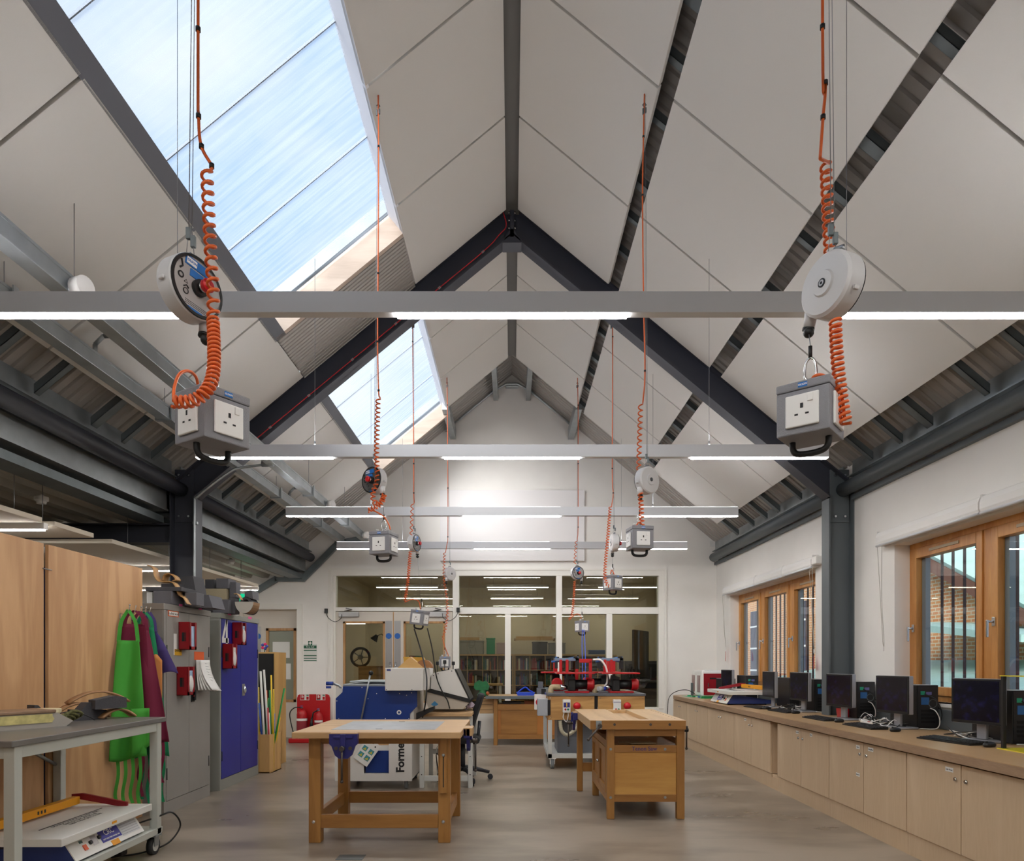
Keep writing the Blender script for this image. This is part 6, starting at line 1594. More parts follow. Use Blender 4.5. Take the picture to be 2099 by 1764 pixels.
t = thing('plug_connector', 'grey and blue plug connector on the trolley top', 'connector', (1.12, 8.56, zt + .035), 30)
MB().cyl((-.05, 0, .02), (.02, 0, .02), .03, 14).build('body', M_LGREY, t); MB().cyl((.02, 0, .02), (.06, 0, .02), .026, 14).build('ring', mat('plug_blue', '#2a44b8', .4), t)

# ---- vacuum former
ox, oy = -1.44, 7.5
vf = thing('vacuum_former', 'blue and white vacuum forming machine on castors behind the left bench', 'machine', (ox, oy, 0))
M_VB = mat('former_blue', '#12357f', .35); M_VW = mat('former_white', '#dcd9d4', .45)
YF0 = 7.08
x0, x1 = -1.836, -1.037
mb = MB()
mb.box(L(x0, YF0, .09), L(x0 + .30, YF0 + .02, .60)).box(L(x0 + .30, YF0, .09), L(x1 - .24, YF0 + .02, .17)).box(L(x1 - .24, YF0, .09), L(x1, YF0 + .02, .60)).box(L(x0, YF0, .60), L(x1, YF0 + .02, .70))
mb.box(L(x0, YF0 + .02, .09), L(x0 + .015, YF0 + .82, .72)).box(L(x1 - .015, YF0 + .02, .09), L(x1, YF0 + .82, .72)).box(L(x0, YF0 + .8, .09), L(x1, YF0 + .82, .72)).box(L(x0, YF0 + .02, .09), L(x1, YF0 + .82, .105)).box(L(x0, YF0 + .01, .70), L(x1, YF0 + .82, .72))
mb.build('lower_cabinet', M_VW, vf)
MB().box(L(x0 + .30, YF0 + .06, .17), L(x1 - .24, YF0 + .07, .62)).build('inner_board', M_PLYB, vf)
MB().box(L(x0 + .31, YF0 + .03, .172), L(x1 - .245, YF0 + .045, .40), .002).build('blue_box', M_VB, vf)
MB().box(L(x0 + .44, YF0 + .05, .40), L(x0 + .55, YF0 + .055, .455)).build('rating_label', MATS['paper'], vf)
tl = lettering('lettering', 'Formech', .115, M_INK, vf, L(x1 - .118, YF0 - .0006, .178), (90, -90, 0), .0006, 'LEFT', .004)
# upper blue side panel, outline as in the photo
def vpt(px, py): p = at(px, py, YF0 - .02); return (p.x - ox, p.z)
out = [vpt(703, 1406), vpt(855, 1406), vpt(855, 1447), vpt(840, 1462), vpt(840, 1480), vpt(696, 1480), vpt(688, 1474), vpt(688, 1431), vpt(702, 1418)]
bp = MB().prism(out, YF0 - .02 - oy, YF0 - .005 - oy, 'Y').build('side_panel', M_VB, vf)
for (px, py) in ((742, 1408.5), (772, 1421), (690.5, 1436), (754.5, 1431.5), (694.5, 1472), (790, 1472), (838, 1472), (819, 1421), (833.5, 1424.5), (843.5, 1419.5)):
    q = vpt(px, py); MB().cyl((q[0], YF0 - .0215 - oy, q[1]), (q[0], YF0 - .02 - oy, q[1]), .005, 8).build('rivet', M_WPL, bp)
q = vpt(818, 1459.5); MB().lathe([(.012, 0), (.024, 0), (.024, .003), (.012, .003)], 20, Matrix.Translation((q[0], YF0 - .02 - oy, q[1])) @ Matrix.Rotation(R(90), 4, 'X')).build('pivot_ring', M_WPL, bp)
MB().box(L(x0 + .01, YF0 + .0, .72), L(x1 + .02, YF0 + .78, 1.05)).build('upper_body', M_VW, vf)
MB().box(L(x0 + .08, YF0 + .02, 1.05), L(-1.30, YF0 + .72, 1.095), .004).box(L(x0 - .02 + .16, YF0 + .05, 1.11), L(-1.30, YF0 + .7, 1.125), .004).build('clamp_frame', M_GALV, vf)
cl = MB().cyl(L(-1.93, YF0 + .02, 1.10), L(-1.86, YF0 + .02, 1.10), .02, 10).box(L(-1.93, YF0, 1.05), L(-1.88, YF0 + .03, 1.075), .004).build('clamp_grip', mat('grip_blue', '#26449b', .4), vf)
MB().tube([L(-1.87, YF0 + .02, 1.10), L(-1.80, YF0 + .02, 1.08), L(-1.77, YF0 + .02, 1.04)], .012, 6).build('clamp_arm', M_GALV, cl)
hb = MB().box(L(-1.295, YF0 - .12, 1.03), L(-.905, YF0 + .55, 1.262), .006).build('heater_hood', M_VW, vf)
MB().box(L(-.905, YF0 - .08, 1.035), L(-.875, YF0 + .5, 1.255), .004).build('hood_end', M_VW, hb)
MB().box(L(-1.275, YF0 - .1215, 1.232), L(-1.235, YF0 - .12, 1.252)).build('maker_label', mat('label_navy', '#34407a', .5), hb)
for x in (-1.28, -1.02): MB().cyl(L(x, YF0 - .1205, 1.042), L(x, YF0 - .122, 1.042), .005, 8).build('rivet', M_GALVD, hb)
lv = MB().cyl(L(-1.55, YF0 - .05, .74), L(-1.455, YF0 - .07, 1.195), .0095, 10).build('lever', M_GALV, vf)
MB().sphere(L(-1.447, YF0 - .07, 1.21), .024, 10).build('lever_knob', M_BLACK, lv)
MB().prism([(-.98 - ox, .73), (-.86 - ox, .80), (-.80 - ox, .83), (-.80 - ox, .87), (-.98 - ox, .80)], YF0 - .1 - oy, YF0 + .03 - oy, 'Y').build('hinge_guard', M_BLACK, vf)
for (x, y) in ((x0 + .08, YF0 + .07), (x1 - .07, YF0 + .07), (x0 + .08, YF0 + .75), (x1 - .07, YF0 + .75)):
    c = MB().box(L(x - .03, y - .025, .05), L(x - .024, y + .03, .09)).box(L(x + .024, y - .025, .05), L(x + .03, y + .03, .09)).build('castor', M_LGREY, vf)
    MB().cyl(L(x - .018, y, .045), L(x + .018, y, .045), .045, 18).build('wheel', MATS['tyre_grey'], c)
# leaflet hanging on the machine
c = at(752, 1541, 7.05)
t = thing('instruction_leaflet', 'tilted white leaflet with small colour diagrams stuck on the machine', 'leaflet', (c.x, 7.066, c.z), 0, None, 0, 35)
MB().box((-.085, 0, -.13), (.085, .003, .13)).build('sheet', MATS['paper'], t)
for (x, z) in ((-.04, .02), (.035, .02), (-.04, -.055), (.035, -.055)):
    d_ = MB().box((x - .026, -.001, z - .026), (x + .026, 0, z + .026)).build('diagram', mat('diagram_teal', '#3f8f9a', .6), t); MB().prism([(x - .02, z - .02), (x + .02, z - .015), (x + .006, z + .015)], -.0018, -.001, 'Y').build('diagram_shape', mat('diagram_yellow', '#c7bd4a', .6), d_)
for (x, z) in ((.0, .11), (.04, .09)): MB().cyl((x, -.001, z), (x, 0, z), .009, 10).build('dot', M_INK, t)
# wooden formers on the hood
M_PINEB = wood('pine_block', '#b98d50', '#d0a768', 'X', 1.2, .45)
tag(MB().prism([(-.16, 0), (.11, 0), (-.03, .115)], 0, .12, 'Y').build('wooden_wedge', M_PINEB, None, (-1.03, 7.1, 1.263)), 'triangular pale wooden block on the white hood', 'wooden block')
tag(MB().prism([(-.12, 0), (.12, 0), (.07, .11), (-.14, .115)], 0, .14, 'Y').build('wooden_wedge', wood('yellow_block', '#b98a2c', '#cfa23e', 'X', 1, .4), None, (-1.02, 7.27, 1.263)), 'yellowish wooden block behind the triangular one on the hood', 'wooden block')
tag(MB().prism([(.09 * math.cos(k * PI / 10), .085 * math.sin(k * PI / 10)) for k in range(11)], 0, .12, 'Y').build('wooden_half_round', wood('brown_block', '#8a5a34', '#a87447', 'X', 1, .4), None, (-.92, 7.12, 1.263)), 'half round brown wooden block at the right of the white hood', 'wooden block')

# ---- table beside it with the white blasting cabinet
ox, oy = -.7, 7.6
tb = thing('steel_table', 'white steel framed table with a wooden top between the machine and the office chair', 'table', (ox, oy, 0))
MB().box(L(-.985, 7.13, .755), L(-.42, 8.06, .79), .004).build('table_top', M_BEECH, tb)
for (x, y) in ((-.972, 7.18), (-.462, 7.18), (-.972, 7.98), (-.462, 7.98)):
    lg = MB().box(L(x, y, 0), L(x + .047, y + .045, .755), .002).build('leg', M_LGREY, tb)
    if y < 7.5:
        for z in (.66, .50, .33, .14): MB().cyl(L(x + .022, y + .0005, z), L(x + .022, y - .002, z), .006, 8).build('bolt_hole', M_INK, lg)
MB().box(L(-.93, 7.19, .69), L(-.46, 7.21, .755)).box(L(-.93, 8.0, .69), L(-.46, 8.02, .755)).build('top_rail', M_LGREY, tb)
MB().box(L(-.93, 7.19, .07), L(-.46, 7.22, .125), .002).build('bottom_rail', M_LGREY, tb)
MB().box(L(-.93, 7.99, .25), L(-.46, 8.02, .31), .002).build('back_rail', M_LGREY, tb)
c = MB().box(L(-.44, 7.25, .03), L(-.41, 7.29, .09)).build('castor', M_BLACK, tb); MB().cyl(L(-.445, 7.27, .035), L(-.405, 7.27, .035), .035, 14).build('wheel', M_BLACK, c)
bc = thing('blast_cabinet', 'white and beige bench cabinet with a sloping lid on the steel table', 'machine', (-.7, 7.55, .79))
def pv(px, py, d=7.28): p = at(px, py, d); return (p.x + .7, p.z - .79)
MB().prism([pv(875, 1415), pv(963, 1438), pv(949, 1452.5), pv(879, 1452.5), pv(873, 1436)], 7.28 - 7.55, 7.85 - 7.55, 'Y').build('base', mat('cabinet_beige', '#b5ada0', .5), bc)
MB().prism([pv(883, 1411), pv(964, 1433), pv(963, 1440), pv(874, 1417), pv(876, 1414)], 7.27 - 7.55, 7.86 - 7.55, 'Y').build('gasket', M_BLACK, bc)
MB().prism([pv(883, 1411), pv(884, 1384), pv(888, 1379), pv(898, 1376.5), pv(931, 1370.5), pv(960, 1431)], 7.28 - 7.55, 7.85 - 7.55, 'Y').build('hood', M_VW, bc)
vw = MB().prism([pv(932, 1370.5), pv(935, 1371), pv(963.5, 1432), pv(961, 1432)], 7.27 - 7.55, 7.86 - 7.55, 'Y').build('window', M_BLACK, bc)
MB().box((.06, -.05, .33), (.09, .0, .38), .006).build('window_knob', M_RED, vw)
for (px, py) in ((888.5, 1384), (898, 1380.5), (926, 1374.8)):
    q = pv(px, py); MB().cyl((q[0], -.27, q[1]), (q[0], -.274, q[1]), .006, 8).build('rivet', M_INK, bc)
q = pv(891, 1446)
fan = [(0, .055)] + [(.05 * math.sin(a), .055 - .052 * math.cos(a)) for a in [R(-50 + k * 10) for k in range(11)]]
MB().prism([(q[0] + p[0], q[1] - .005 + p[1]) for p in fan][::-1], -.2725, -.27, 'Y').build('maker_emblem', mat('emblem_blue', '#3f86b8', .5), bc)
t = thing('plastic_bag', 'crumpled clear and pink plastic bag at the right end of the steel table', 'bag', (-.455, 7.62, .79))
rnd = random.Random(11)
MB().grid(lambda u, v: ((u - .5) * .12 + .015 * math.sin(u * 19 + v * 7), (v - .5) * .2, .09 * math.sin(PI * u) * (.6 + .4 * math.sin(v * 11 + u * 9)) + .004), 12, 12, False, .003).build('film', mat('bag_film', '#d8c6d6', .25), t)
t = thing('cable_tangle', 'tangle of leads on the floor behind the steel table legs', 'cables', (-.75, 7.75, 0))
for k in range(4):
    P = [(rnd.uniform(-.12, .12), rnd.uniform(-.1, .15), .02 + rnd.uniform(0, .35) * (i % 2)) for i in range(7)]
    MB().tube(smooth_path(P, 5), .006, 5).build('lead', M_BLACK if k % 2 else M_WPL, t)

# ---- office chair behind the table, facing left
oc = thing('office_chair', 'black office swivel chair tucked behind the steel table', 'office chair', (-.555, 7.70, 0), 0)
MC = mat('chair_fabric', '#232326', .85, bump=.2, bscale=200); MCP = mat('chair_plastic', '#2d2f36', .45)
MB().box((-.25, -.21, .42), (.20, .21, .50), .035).build('seat', MC, oc)
MB().grid(lambda u, v: (.10 + .13 * v + .02 * math.cos(PI * (u - .5)), (u - .5) * .42 * (1 - .25 * max(0, v - .6)), .56 + .40 * v), 10, 10, True, .05).build('backrest', MC, oc)
MB().tube([(.05, 0, .41), (.15, 0, .42), (.175, 0, .50), (.19, 0, .66)], .018, 8).build('back_stem', MCP, oc)
MB().cyl((0, 0, .1), (0, 0, .42), .028, 14).build('gas_column', MCP, oc)
for k in range(5):
    a = 2 * PI * k / 5 + .1
    s_ = MB().tube([(0, 0, .125), (.15 * math.cos(a), .15 * math.sin(a), .12), (.30 * math.cos(a), .30 * math.sin(a), .08)], .022, 8, True, False, None, [.03, .026, .018]).build('base_spoke', MCP, oc)
    c = Vector((.31 * math.cos(a), .31 * math.sin(a), .0)); p = Vector((-math.sin(a), math.cos(a), 0)) * .022
    MB().cyl(c + Vector((0, 0, .03)) - p, c + Vector((0, 0, .03)) + p, .03, 14).build('castor', MCP, s_)
# floor box lid in the foreground
t = MB().box((-.09, -.06, 0), (.09, .06, .004), .001).build('floor_box_lid', M_GALVD, None, (-1.09, 4.62, .0)); tag(t, 'small grey floor box lid in the foreground', 'floor box')
# ================================================================== counter, cabinets and computers on the right
ZC = .772
M_CTOP = wood('counter_top', '#b59269', '#c6a57b', 'Y', .8, .28, 1.5, .5); M_CEDGE = wood('ply_edge', '#8d7058', '#a78a6d', 'Y', 3., .6, 5., .8)
M_CAB = wood('cabinet_ply', '#c9ae8d', '#dbc3a4', 'Z', .9, .5, 1.6, .5)
XF = 2.715
top = thing('counter_top', 'long plywood worktop running along the right wall under the windows', 'worktop', (3.1, 6, 0))
xe = 2.675
poly = [(xe - 3.1, 1.6 - 6), (xe - 3.1, 11.30 - 6)] + [(xe + .28 - .28 * math.cos(a) - 3.1, 11.30 + .28 * math.sin(a) - 6) for a in [R(k * 15) for k in range(1, 7)]] + [(3.544 - 3.1, 11.58 - 6), (3.544 - 3.1, 7.24 - 6), (3.27 - 3.1, 7.24 - 6), (3.27 - 3.1, 7.06 - 6), (3.544 - 3.1, 7.06 - 6), (3.544 - 3.1, 1.6 - 6)]
MB().prism(poly, ZC - .06, ZC - .004, 'Z').build('edge_lipping', M_CEDGE, top)
MB().prism(poly, ZC - .004, ZC, 'Z').build('surface', M_CTOP, top)
BOUND = [(2.42, 3.56, 2), (3.56, 4.70, 2), (4.70, 5.85, 2), (5.85, 6.99, 2), (7.17, 8.35, 2), (8.35, 9.47, 2), (9.47, 10.62, 2), (10.62, 11.50, 2)]
NM = ['nearest to the camera, cut by the frame edge', 'with the Light Boxes tag', 'with the Radios and Cutting Mats tags', 'just before the open gap', 'just beyond the open gap', 'third from the far end', 'second from the far end', 'at the far end beside the gable']
LABS = {1: [('Light Boxes', 4.24, .655, .075)], 2: [('Radios', 5.36, .655, .055), ('Batteries', 5.36, .44, .055), ('Cutting Mats', 5.17, .66, .075)], 3: [('Headphones', 6.50, .655, .06), ('Mixed', 6.2, .66, .05)], 4: [('Soldering Irons', 7.95, .655, .07)]}
for i, (a, b, n) in enumerate(BOUND):
    t = thing('base_cabinet', 'pale plywood cupboard under the worktop, ' + NM[i], 'cabinet', (XF, a, 0), 0, 'plywood cupboards under the worktop')
    MB().box((.02, .001, .155), (.5, .018, ZC - .062)).box((.02, b - a - .018, .155), (.5, b - a - .001, ZC - .062)).box((.02, .018, .155), (.5, b - a - .018, .172)).box((.49, .018, .172), (.5, b - a - .018, ZC - .062)).build('carcass', M_CAB, t)
    MB().box((.012, .001, 0), (.05, b - a - .001, .15)).build('plinth', M_CAB, t)
    h = (b - a) / 2
    for (p, q, s_) in ((.004, h - .0035, 0), (h + .0035, b - a - .004, 1)):
        d = MB().box((0, p, .155), (.019, q, ZC - .075), .0015).build('door', M_CAB, t)
        y = q - .045 if not s_ else p + .045
        MB().lathe([(.0, .012), (.010, .011), (.013, .006), (.011, 0)][::-1], 14, Matrix.Translation((0, y, .605)) @ Matrix.Rotation(R(-90), 4, 'Y')).build('lock_knob', M_CHROME, d)
        for (txt, yy, zz, w_) in LABS.get(i, []):
            if a + p < yy < a + q:
                tg = MB().box((-.0012, yy - a - w_ / 2, zz - .014), (0, yy - a + w_ / 2, zz + .014)).build('name_tag', MATS['paper'], d)
                lettering('lettering', txt, .0135 if len(txt) < 14 else .011, M_INK, tg, (-.0016, yy - a, zz), (90, 0, -90), .0002, 'CENTER', .0002)
t = thing('open_niche', 'narrow open plywood niche between two cupboards under the worktop', 'niche', (XF, 6.99, 0))
MB().box((.02, .002, .12), (.5, .178, .15)).box((.30, .002, .15), (.31, .178, ZC - .062)).box((.012, .002, 0), (.05, .178, .12)).build('lining', M_CAB, t)

# ---- computers
M_SCRN = mat('screen_off', '#101016', .12, spec=.6)
def screen_mat():
    m = bpy.data.materials.new('screen_dim'); m.use_nodes = True
    nt = m.node_tree; b = nt.nodes['Principled BSDF']; b.inputs['Base Color'].default_value = C('#0d0d14'); b.inputs['Roughness'].default_value = .2
    tc = nt.nodes.new('ShaderNodeTexCoord'); n = nt.nodes.new('ShaderNodeTexNoise'); n.inputs['Scale'].default_value = 22; n.inputs['Detail'].default_value = 4
    nt.links.new(tc.outputs['Object'], n.inputs['Vector'])
    r = nt.nodes.new('ShaderNodeValToRGB'); r.color_ramp.elements[0].position = .52; r.color_ramp.elements[1].position = .8
    r.color_ramp.elements[0].color = (.004, .004, .012, 1); r.color_ramp.elements[1].color = (.05, .05, .3, 1)
    nt.links.new(n.outputs['Fac'], r.inputs['Fac']); nt.links.new(r.outputs['Color'], b.inputs['Emission Color']); b.inputs['Emission Strength'].default_value = .12
    return m
M_SDIM = screen_mat()
M_SILV = mat('silver_plastic', '#a9a9ad', .35, metal=.4)
def make_monitor():
    t = thing('monitor', 'x', 'monitor')
    b = MB().box((-.19, -.02, .125), (.19, .02, .437), .006).build('back_shell', M_SILV, t)
    MB().box((-.188, -.027, .127), (.188, -.019, .435), .003).build('bezel', M_BLACK, t)
    MB().box((-.172, -.0278, .148), (.172, -.027, .421)).build('screen', M_SDIM, t)
    MB().box((-.1, .02, .18), (.1, .05, .38), .012).build('rear_housing', M_BLACK, t)
    MB().box((-.035, .022, .02), (.035, .05, .22), .006).build('stand_neck', M_SILV, t)
    MB().box((-.12, -.05, 0), (.12, .13, .016), .006).build('stand_base', M_SILV, t)
    return t
def make_keyboard():
    t = thing('keyboard', 'x', 'keyboard')
    MB().prism([(-.07, 0), (.075, 0), (.075, .022), (-.07, .010)], -.225, .225, 'X').build('case', M_BLACK, t)
    mb = MB()
    for r_ in range(5):
        for c_ in range(18):
            y = -.055 + r_ * .026; x = -.212 + c_ * .0245
            z = .012 + (y + .07) / .145 * .011
            mb.box((x, y, z), (x + .02, y + .02, z + .004))
    mb.build('keys', mat('keycap', '#1d1d1f', .5), t)
    return t
def make_mouse():
    t = thing('mouse', 'x', 'mouse')
    MB().sphere((0, 0, .014), .03, 10, (1, 1.75, .75)).build('shell', M_BLACK, t)
    MB().cyl((-.004, -.03, .034), (.004, -.03, .034), .006, 10).build('wheel', M_RUBBER, t)
    return t
def make_tower():
    t = thing('computer_tower', 'x', 'computer')
    MB().box((-.088, 0, .004), (.088, .40, .36), .004).build('case', mat('tower_black', '#1a1a1c', .4), t)
    rp = MB().box((-.08, -.003, .02), (.08, 0, .35)).build('rear_panel', mat('rear_steel', '#3a3a3c', .4, metal=.5), t)
    MB().box((-.06, -.006, .28), (-.025, -.003, .31)).build('port_green', mat('port_green', '#28a07e', .5), rp); MB().box((-.015, -.006, .28), (.03, -.003, .305)).build('port_purple', mat('port_lilac', '#6a6aa8', .5), rp)
    MB().box((-.055, -.006, .2), (.01, -.003, .26)).build('port_blue', mat('port_blue', '#2f68a8', .5), rp)
    for z in (.05, .08, .11, .14): MB().box((-.06, -.005, z), (.06, -.003, z + .018)).build('slot_cover', M_BLACK, rp)
    MB().lathe([(.03, 0), (.036, 0), (.036, .004), (.03, .004)], 18, Matrix.Translation((.04, -.003, .21)) @ Matrix.Rotation(R(90), 4, 'X')).build('fan_grille', M_GALVD, rp)
    MB().box((-.06, .02, .36), (.06, .12, .3608)).build('asset_label', M_WPL, t)
    MB().tube(smooth_path([(.02, -.005, .17), (.03, -.06, .15), (.05, -.08, .08), (.03, -.07, .01), (-.1, -.06, .008)], 6), .0045, 6).build('white_lead', M_WPL, t)
    MB().tube(smooth_path([(-.03, -.005, .29), (.04, -.05, .24), (.08, -.06, .12), (.05, -.04, .01)], 6), .004, 6).build('black_lead', M_BLACK, t)
    return t
M0, K0, MO0, TW0 = make_monitor(), make_keyboard(), make_mouse(), make_tower()
ML = ['nearest monitor, partly behind the black upright', 'second monitor from the right, above the white power strip', 'monitor just right of the steel column', 'monitor just left of the steel column', 'monitor second to the left of the steel column', 'monitor beside the far window, behind the strip heater']
MP = [(3.21, 4.70, -75), (3.18, 5.68, -80), (3.14, 6.52, -80), (3.20, 7.57, -84), (3.12, 8.25, -90), (3.24, 10.25, -84)]
for i, ((x, y, rz), lab) in enumerate(zip(MP, ML)):
    o = M0 if i == 0 else copy_tree(M0)
    o.location = (x, y, ZC); o.rotation_euler = (0, 0, R(rz)); tag(o, 'black flat computer ' + lab, 'monitor', 'computer monitors on the worktop')
    if i < 5:
        o = K0 if i == 0 else copy_tree(K0)
        o.location = (x - .18 - (.0, .02, .0, .02, .0)[i], y + (.02, .10, .05, .0, -.05)[i], ZC); o.rotation_euler = (0, 0, R(rz - (4, 8, 9, 2, -4)[i]))
        tag(o, 'black keyboard in front of the ' + lab.split(',')[0], 'keyboard', 'keyboards on the worktop')
        o = MO0 if i == 0 else copy_tree(MO0)
        o.location = (x - (.12, .15, .15, .17, .15)[i], y - .28, ZC); o.rotation_euler = (0, 0, R(rz + 10)); tag(o, 'black mouse beside the keyboard of the ' + lab.split(',')[0], 'mouse', 'computer mice on the worktop')
TL = ['at the right frame edge behind the nearest monitor', 'right of the second monitor', 'between the second monitor and the steel column', 'left of the steel column', 'two to the left of the steel column', 'behind the strip heater by the far window']
for i, (x, y) in enumerate([(3.42, 4.55), (3.42, 5.62), (3.42, 6.60), (3.42, 7.52), (3.42, 8.20), (3.42, 9.72 - .0)]):
    o = TW0 if i == 0 else copy_tree(TW0)
    o.location = (x, y, ZC); tag(o, 'black computer tower standing on the worktop, ' + TL[i], 'computer', 'computer towers on the worktop')
t = thing('monitor', 'low dark monitor standing right of the red and white printer', 'monitor', (3.32, 10.60, ZC), -50)
MB().box((-.16, -.02, .06), (.16, .02, .30), .006).build('back_shell', M_SILV, t); MB().box((-.158, -.027, .062), (.158, -.019, .298), .003).build('screen', M_BLACK, t); MB().box((-.09, -.03, 0), (.09, .09, .06), .01).build('stand_base', M_SILV, t)
# 3D printer
t = thing('desktop_printer', 'white desktop machine with a dark red side door at the far end of the worktop', 'printer', (3.17, 11.02, ZC))
MB().box((-.17, -.20, .01), (.17, .16, .42), .03).box((-.165, .17, .01), (.165, .40, .41), .03).build('shell', M_WPL, t)
dr = MB().box((-.135, -.207, .03), (.16, -.198, .37), .015).build('red_door', mat('printer_red', '#8f1420', .35), t)
MB().box((-.04, -.2085, .28), (.06, -.207, .305)).build('badge_slot', M_BLACK, dr); MB().box((-.07, -.215, .16), (-.055, -.207, .22), .002).build('handle', M_CHROME, dr)
for y in (-.13, .20): MB().box((-.176, y, .07), (-.168, y + .16, .34), .004).build('side_window', mat('window_smoke', '#8a6a68', .2), t)
MB().box((-.06, -.05, .42), (.06, .05, .432), .004).build('lid_vent', M_WPL, t)
tag(MB().box((-.02, -.01, 0), (.02, .01, .21)).build('bracket_plate', M_GALVD, None, (2.98, 11.30, ZC)), 'small upright grey plate left of the white printer', 'plate')
t = thing('component_tray', 'bright green tray in front of the printer', 'tray', (2.98, 10.42, ZC), -8)
MB().prism([(-.11, 0), (.11, 0), (.09, .035), (-.09, .035)], -.10, .10, 'Y').build('body', mat('tray_green', '#157a3f', .4), t)
tag(MB().box((-.15, -.2, 0), (.15, .2, .003)).build('cutting_mat', mat('mat_green', '#7dc2a2', .5), None, (2.92, 10.95, ZC)), 'pale green cutting mat at the far end of the worktop', 'cutting mat')
for (x, y, c_, lb) in ((2.86, 10.75, '#1f9a5a', 'green'), (2.90, 10.55, '#2d62c4', 'blue'), (2.84, 10.95, '#27a06a', 'teal')):
    tag(MB().cbox((0, 0, .012), (.05, .04, .018), .004).build('small_part', mat('part_' + lb, c_, .4), None, (x, y, ZC + .003)), 'small %s plastic part on the green cutting mat' % lb, 'part')
tag(MB().tube(smooth_path([(3.05, 11.2, ZC + .01), (2.9, 11.35, ZC + .09), (2.75, 11.5, ZC + .05), (2.66, 11.58, ZC - .06), (2.64, 11.6, ZC - .3), (2.62, 11.62, .2)], 8), .006, 6).build('power_lead', M_BLACK), 'black lead dropping over the far end of the worktop', 'lead')
strip_heater('white and blue strip heater with a red arm on the worktop', (2.79, 9.16, ZC + .012), -90, -1)
# power strip and loose leads
t = thing('power_strip', 'white power strip with a red switch behind the second keyboard', 'power strip', (3.14, 6.05, ZC), 70)
MB().box((-.17, -.028, 0), (.17, .028, .032), .006).build('body', M_WPL, t); MB().box((-.15, -.01, .032), (-.13, .01, .036)).build('switch', M_RED, t)
for k in range(3): MB().box((-.09 + k * .08, -.02, .032), (-.04 + k * .08, .02, .0335)).build('socket', mat('socket_grey', '#d5d3cf', .5), t)
rnd = random.Random(21)
def tangle(label, x, y, n, m1, m2, sx=.12, sy=.22, hz=.07):
    t = thing('cable_tangle', label, 'cables', (x, y, ZC), 0, 'tangled leads on the worktop')
    for k in range(n):
        P = [(rnd.uniform(-sx, sx), rnd.uniform(-sy, sy), .008 + rnd.uniform(0, hz) * (i % 2)) for i in range(6)]
        MB().tube(smooth_path(P, 5), .0042, 5).build('lead', m1 if k % 3 else m2, t)
tangle('tangle of black and white leads under the nearest monitor', 3.34, 4.95, 6, M_BLACK, M_WPL)
tangle('tangle of white leads beside the power strip', 3.2, 5.85, 5, M_WPL, M_BLACK)
tangle('tangle of leads left of the steel column', 3.25, 7.9, 6, M_BLACK, M_WPL)
tangle('tangle of leads right of the steel column', 3.3, 6.30, 4, M_BLACK, M_WPL, .08)
tag(MB().prism([(-.05, 0), (.05, 0), (.06, .09), (-.06, .09)], -.05, .05, 'Y').build('plastic_tub', mat('tub_red', '#b9202f', .25), None, (3.31, 6.80, ZC)), 'small red plastic tub at the foot of the steel column', 'tub')
# acrylic frame at the frame edge
M_YAC = mat('acrylic_yellow', '#d8c83a', .2)
t = thing('hot_wire_cutter', 'black upright with thin yellow acrylic plates at the right edge of the worktop', 'cutter', (3.11, 4.32, ZC))
MB().box((-.011, -.011, .006), (.011, .011, .46), .002).build('upright', M_BLACK, t)
MB().box((-.015, -.3, .46), (.2, .015, .466)).build('top_plate', M_YAC, t); MB().box((-.03, -.35, 0), (.25, .02, .006)).build('base_plate', M_YAC, t)
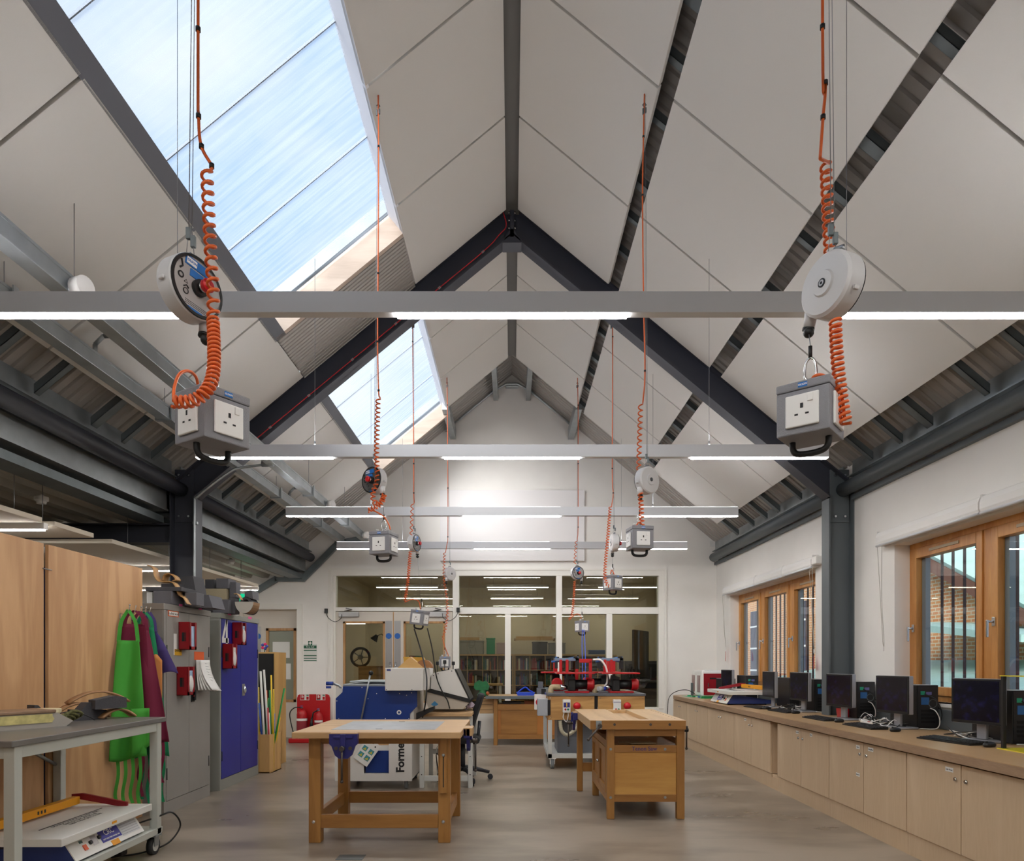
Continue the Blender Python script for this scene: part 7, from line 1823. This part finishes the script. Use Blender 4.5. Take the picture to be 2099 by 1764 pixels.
# ================================================================== sky, sun, camera
w = bpy.data.worlds.new('sky'); SC.world = w; w.use_nodes = True
nt = w.node_tree; nt.nodes.clear(); Lk = nt.links.new
out = nt.nodes.new('ShaderNodeOutputWorld'); bg = nt.nodes.new('ShaderNodeBackground')
tc = nt.nodes.new('ShaderNodeTexCoord')
mp = nt.nodes.new('ShaderNodeMapping'); mp.inputs['Scale'].default_value = (1.2, 1.2, 1.8)
Lk(tc.outputs['Generated'], mp.inputs['Vector'])
nz = nt.nodes.new('ShaderNodeTexNoise'); nz.inputs['Scale'].default_value = 1.7; nz.inputs['Detail'].default_value = 6; nz.inputs['Roughness'].default_value = .55
Lk(mp.outputs[0], nz.inputs['Vector'])
cr = nt.nodes.new('ShaderNodeValToRGB')
cr.color_ramp.elements[0].position = .36; cr.color_ramp.elements[0].color = (.33, .60, 1.0, 1)
cr.color_ramp.elements[1].position = .70; cr.color_ramp.elements[1].color = (.98, 1.0, 1.0, 1)
Lk(nz.outputs['Fac'], cr.inputs['Fac']); Lk(cr.outputs['Color'], bg.inputs['Color'])
bg.inputs['Strength'].default_value = 1.05
Lk(bg.outputs[0], out.inputs['Surface'])
sl = bpy.data.lights.new('sun', 'SUN'); sl.energy = 9.0; sl.angle = R(42); sl.color = (1.0, .96, .9)
so = bpy.data.objects.new('sun', sl); COL.objects.link(so)
d = Vector((1.6, 3.0, -1.1)); so.rotation_euler = d.to_track_quat('-Z', 'Y').to_euler()

cam = bpy.data.cameras.new('camera'); co = bpy.data.objects.new('camera', cam); COL.objects.link(co)
co.location = (0, 0, EYE); co.rotation_euler = (R(90), 0, 0)
cam.sensor_fit = 'HORIZONTAL'; cam.sensor_width = 36.0; cam.lens = F / 2099 * 36.0
cam.shift_y = (1357 - 882) / 2099; cam.shift_x = 0
cam.clip_start = .05; cam.clip_end = 300
SC.camera = co
SC.view_settings.view_transform = 'Standard'; SC.view_settings.look = 'None'
SC.view_settings.exposure = 0.0; SC.view_settings.gamma = 1.0; SC.view_settings.use_curve_mapping = False
SC.cycles.use_denoising = True
SC.cycles.max_bounces = 10; SC.cycles.diffuse_bounces = 5; SC.cycles.glossy_bounces = 4; SC.cycles.transparent_max_bounces = 16
SC.cycles.sample_clamp_indirect = 6.0
SC.cycles.caustics_reflective = False; SC.cycles.caustics_refractive = False
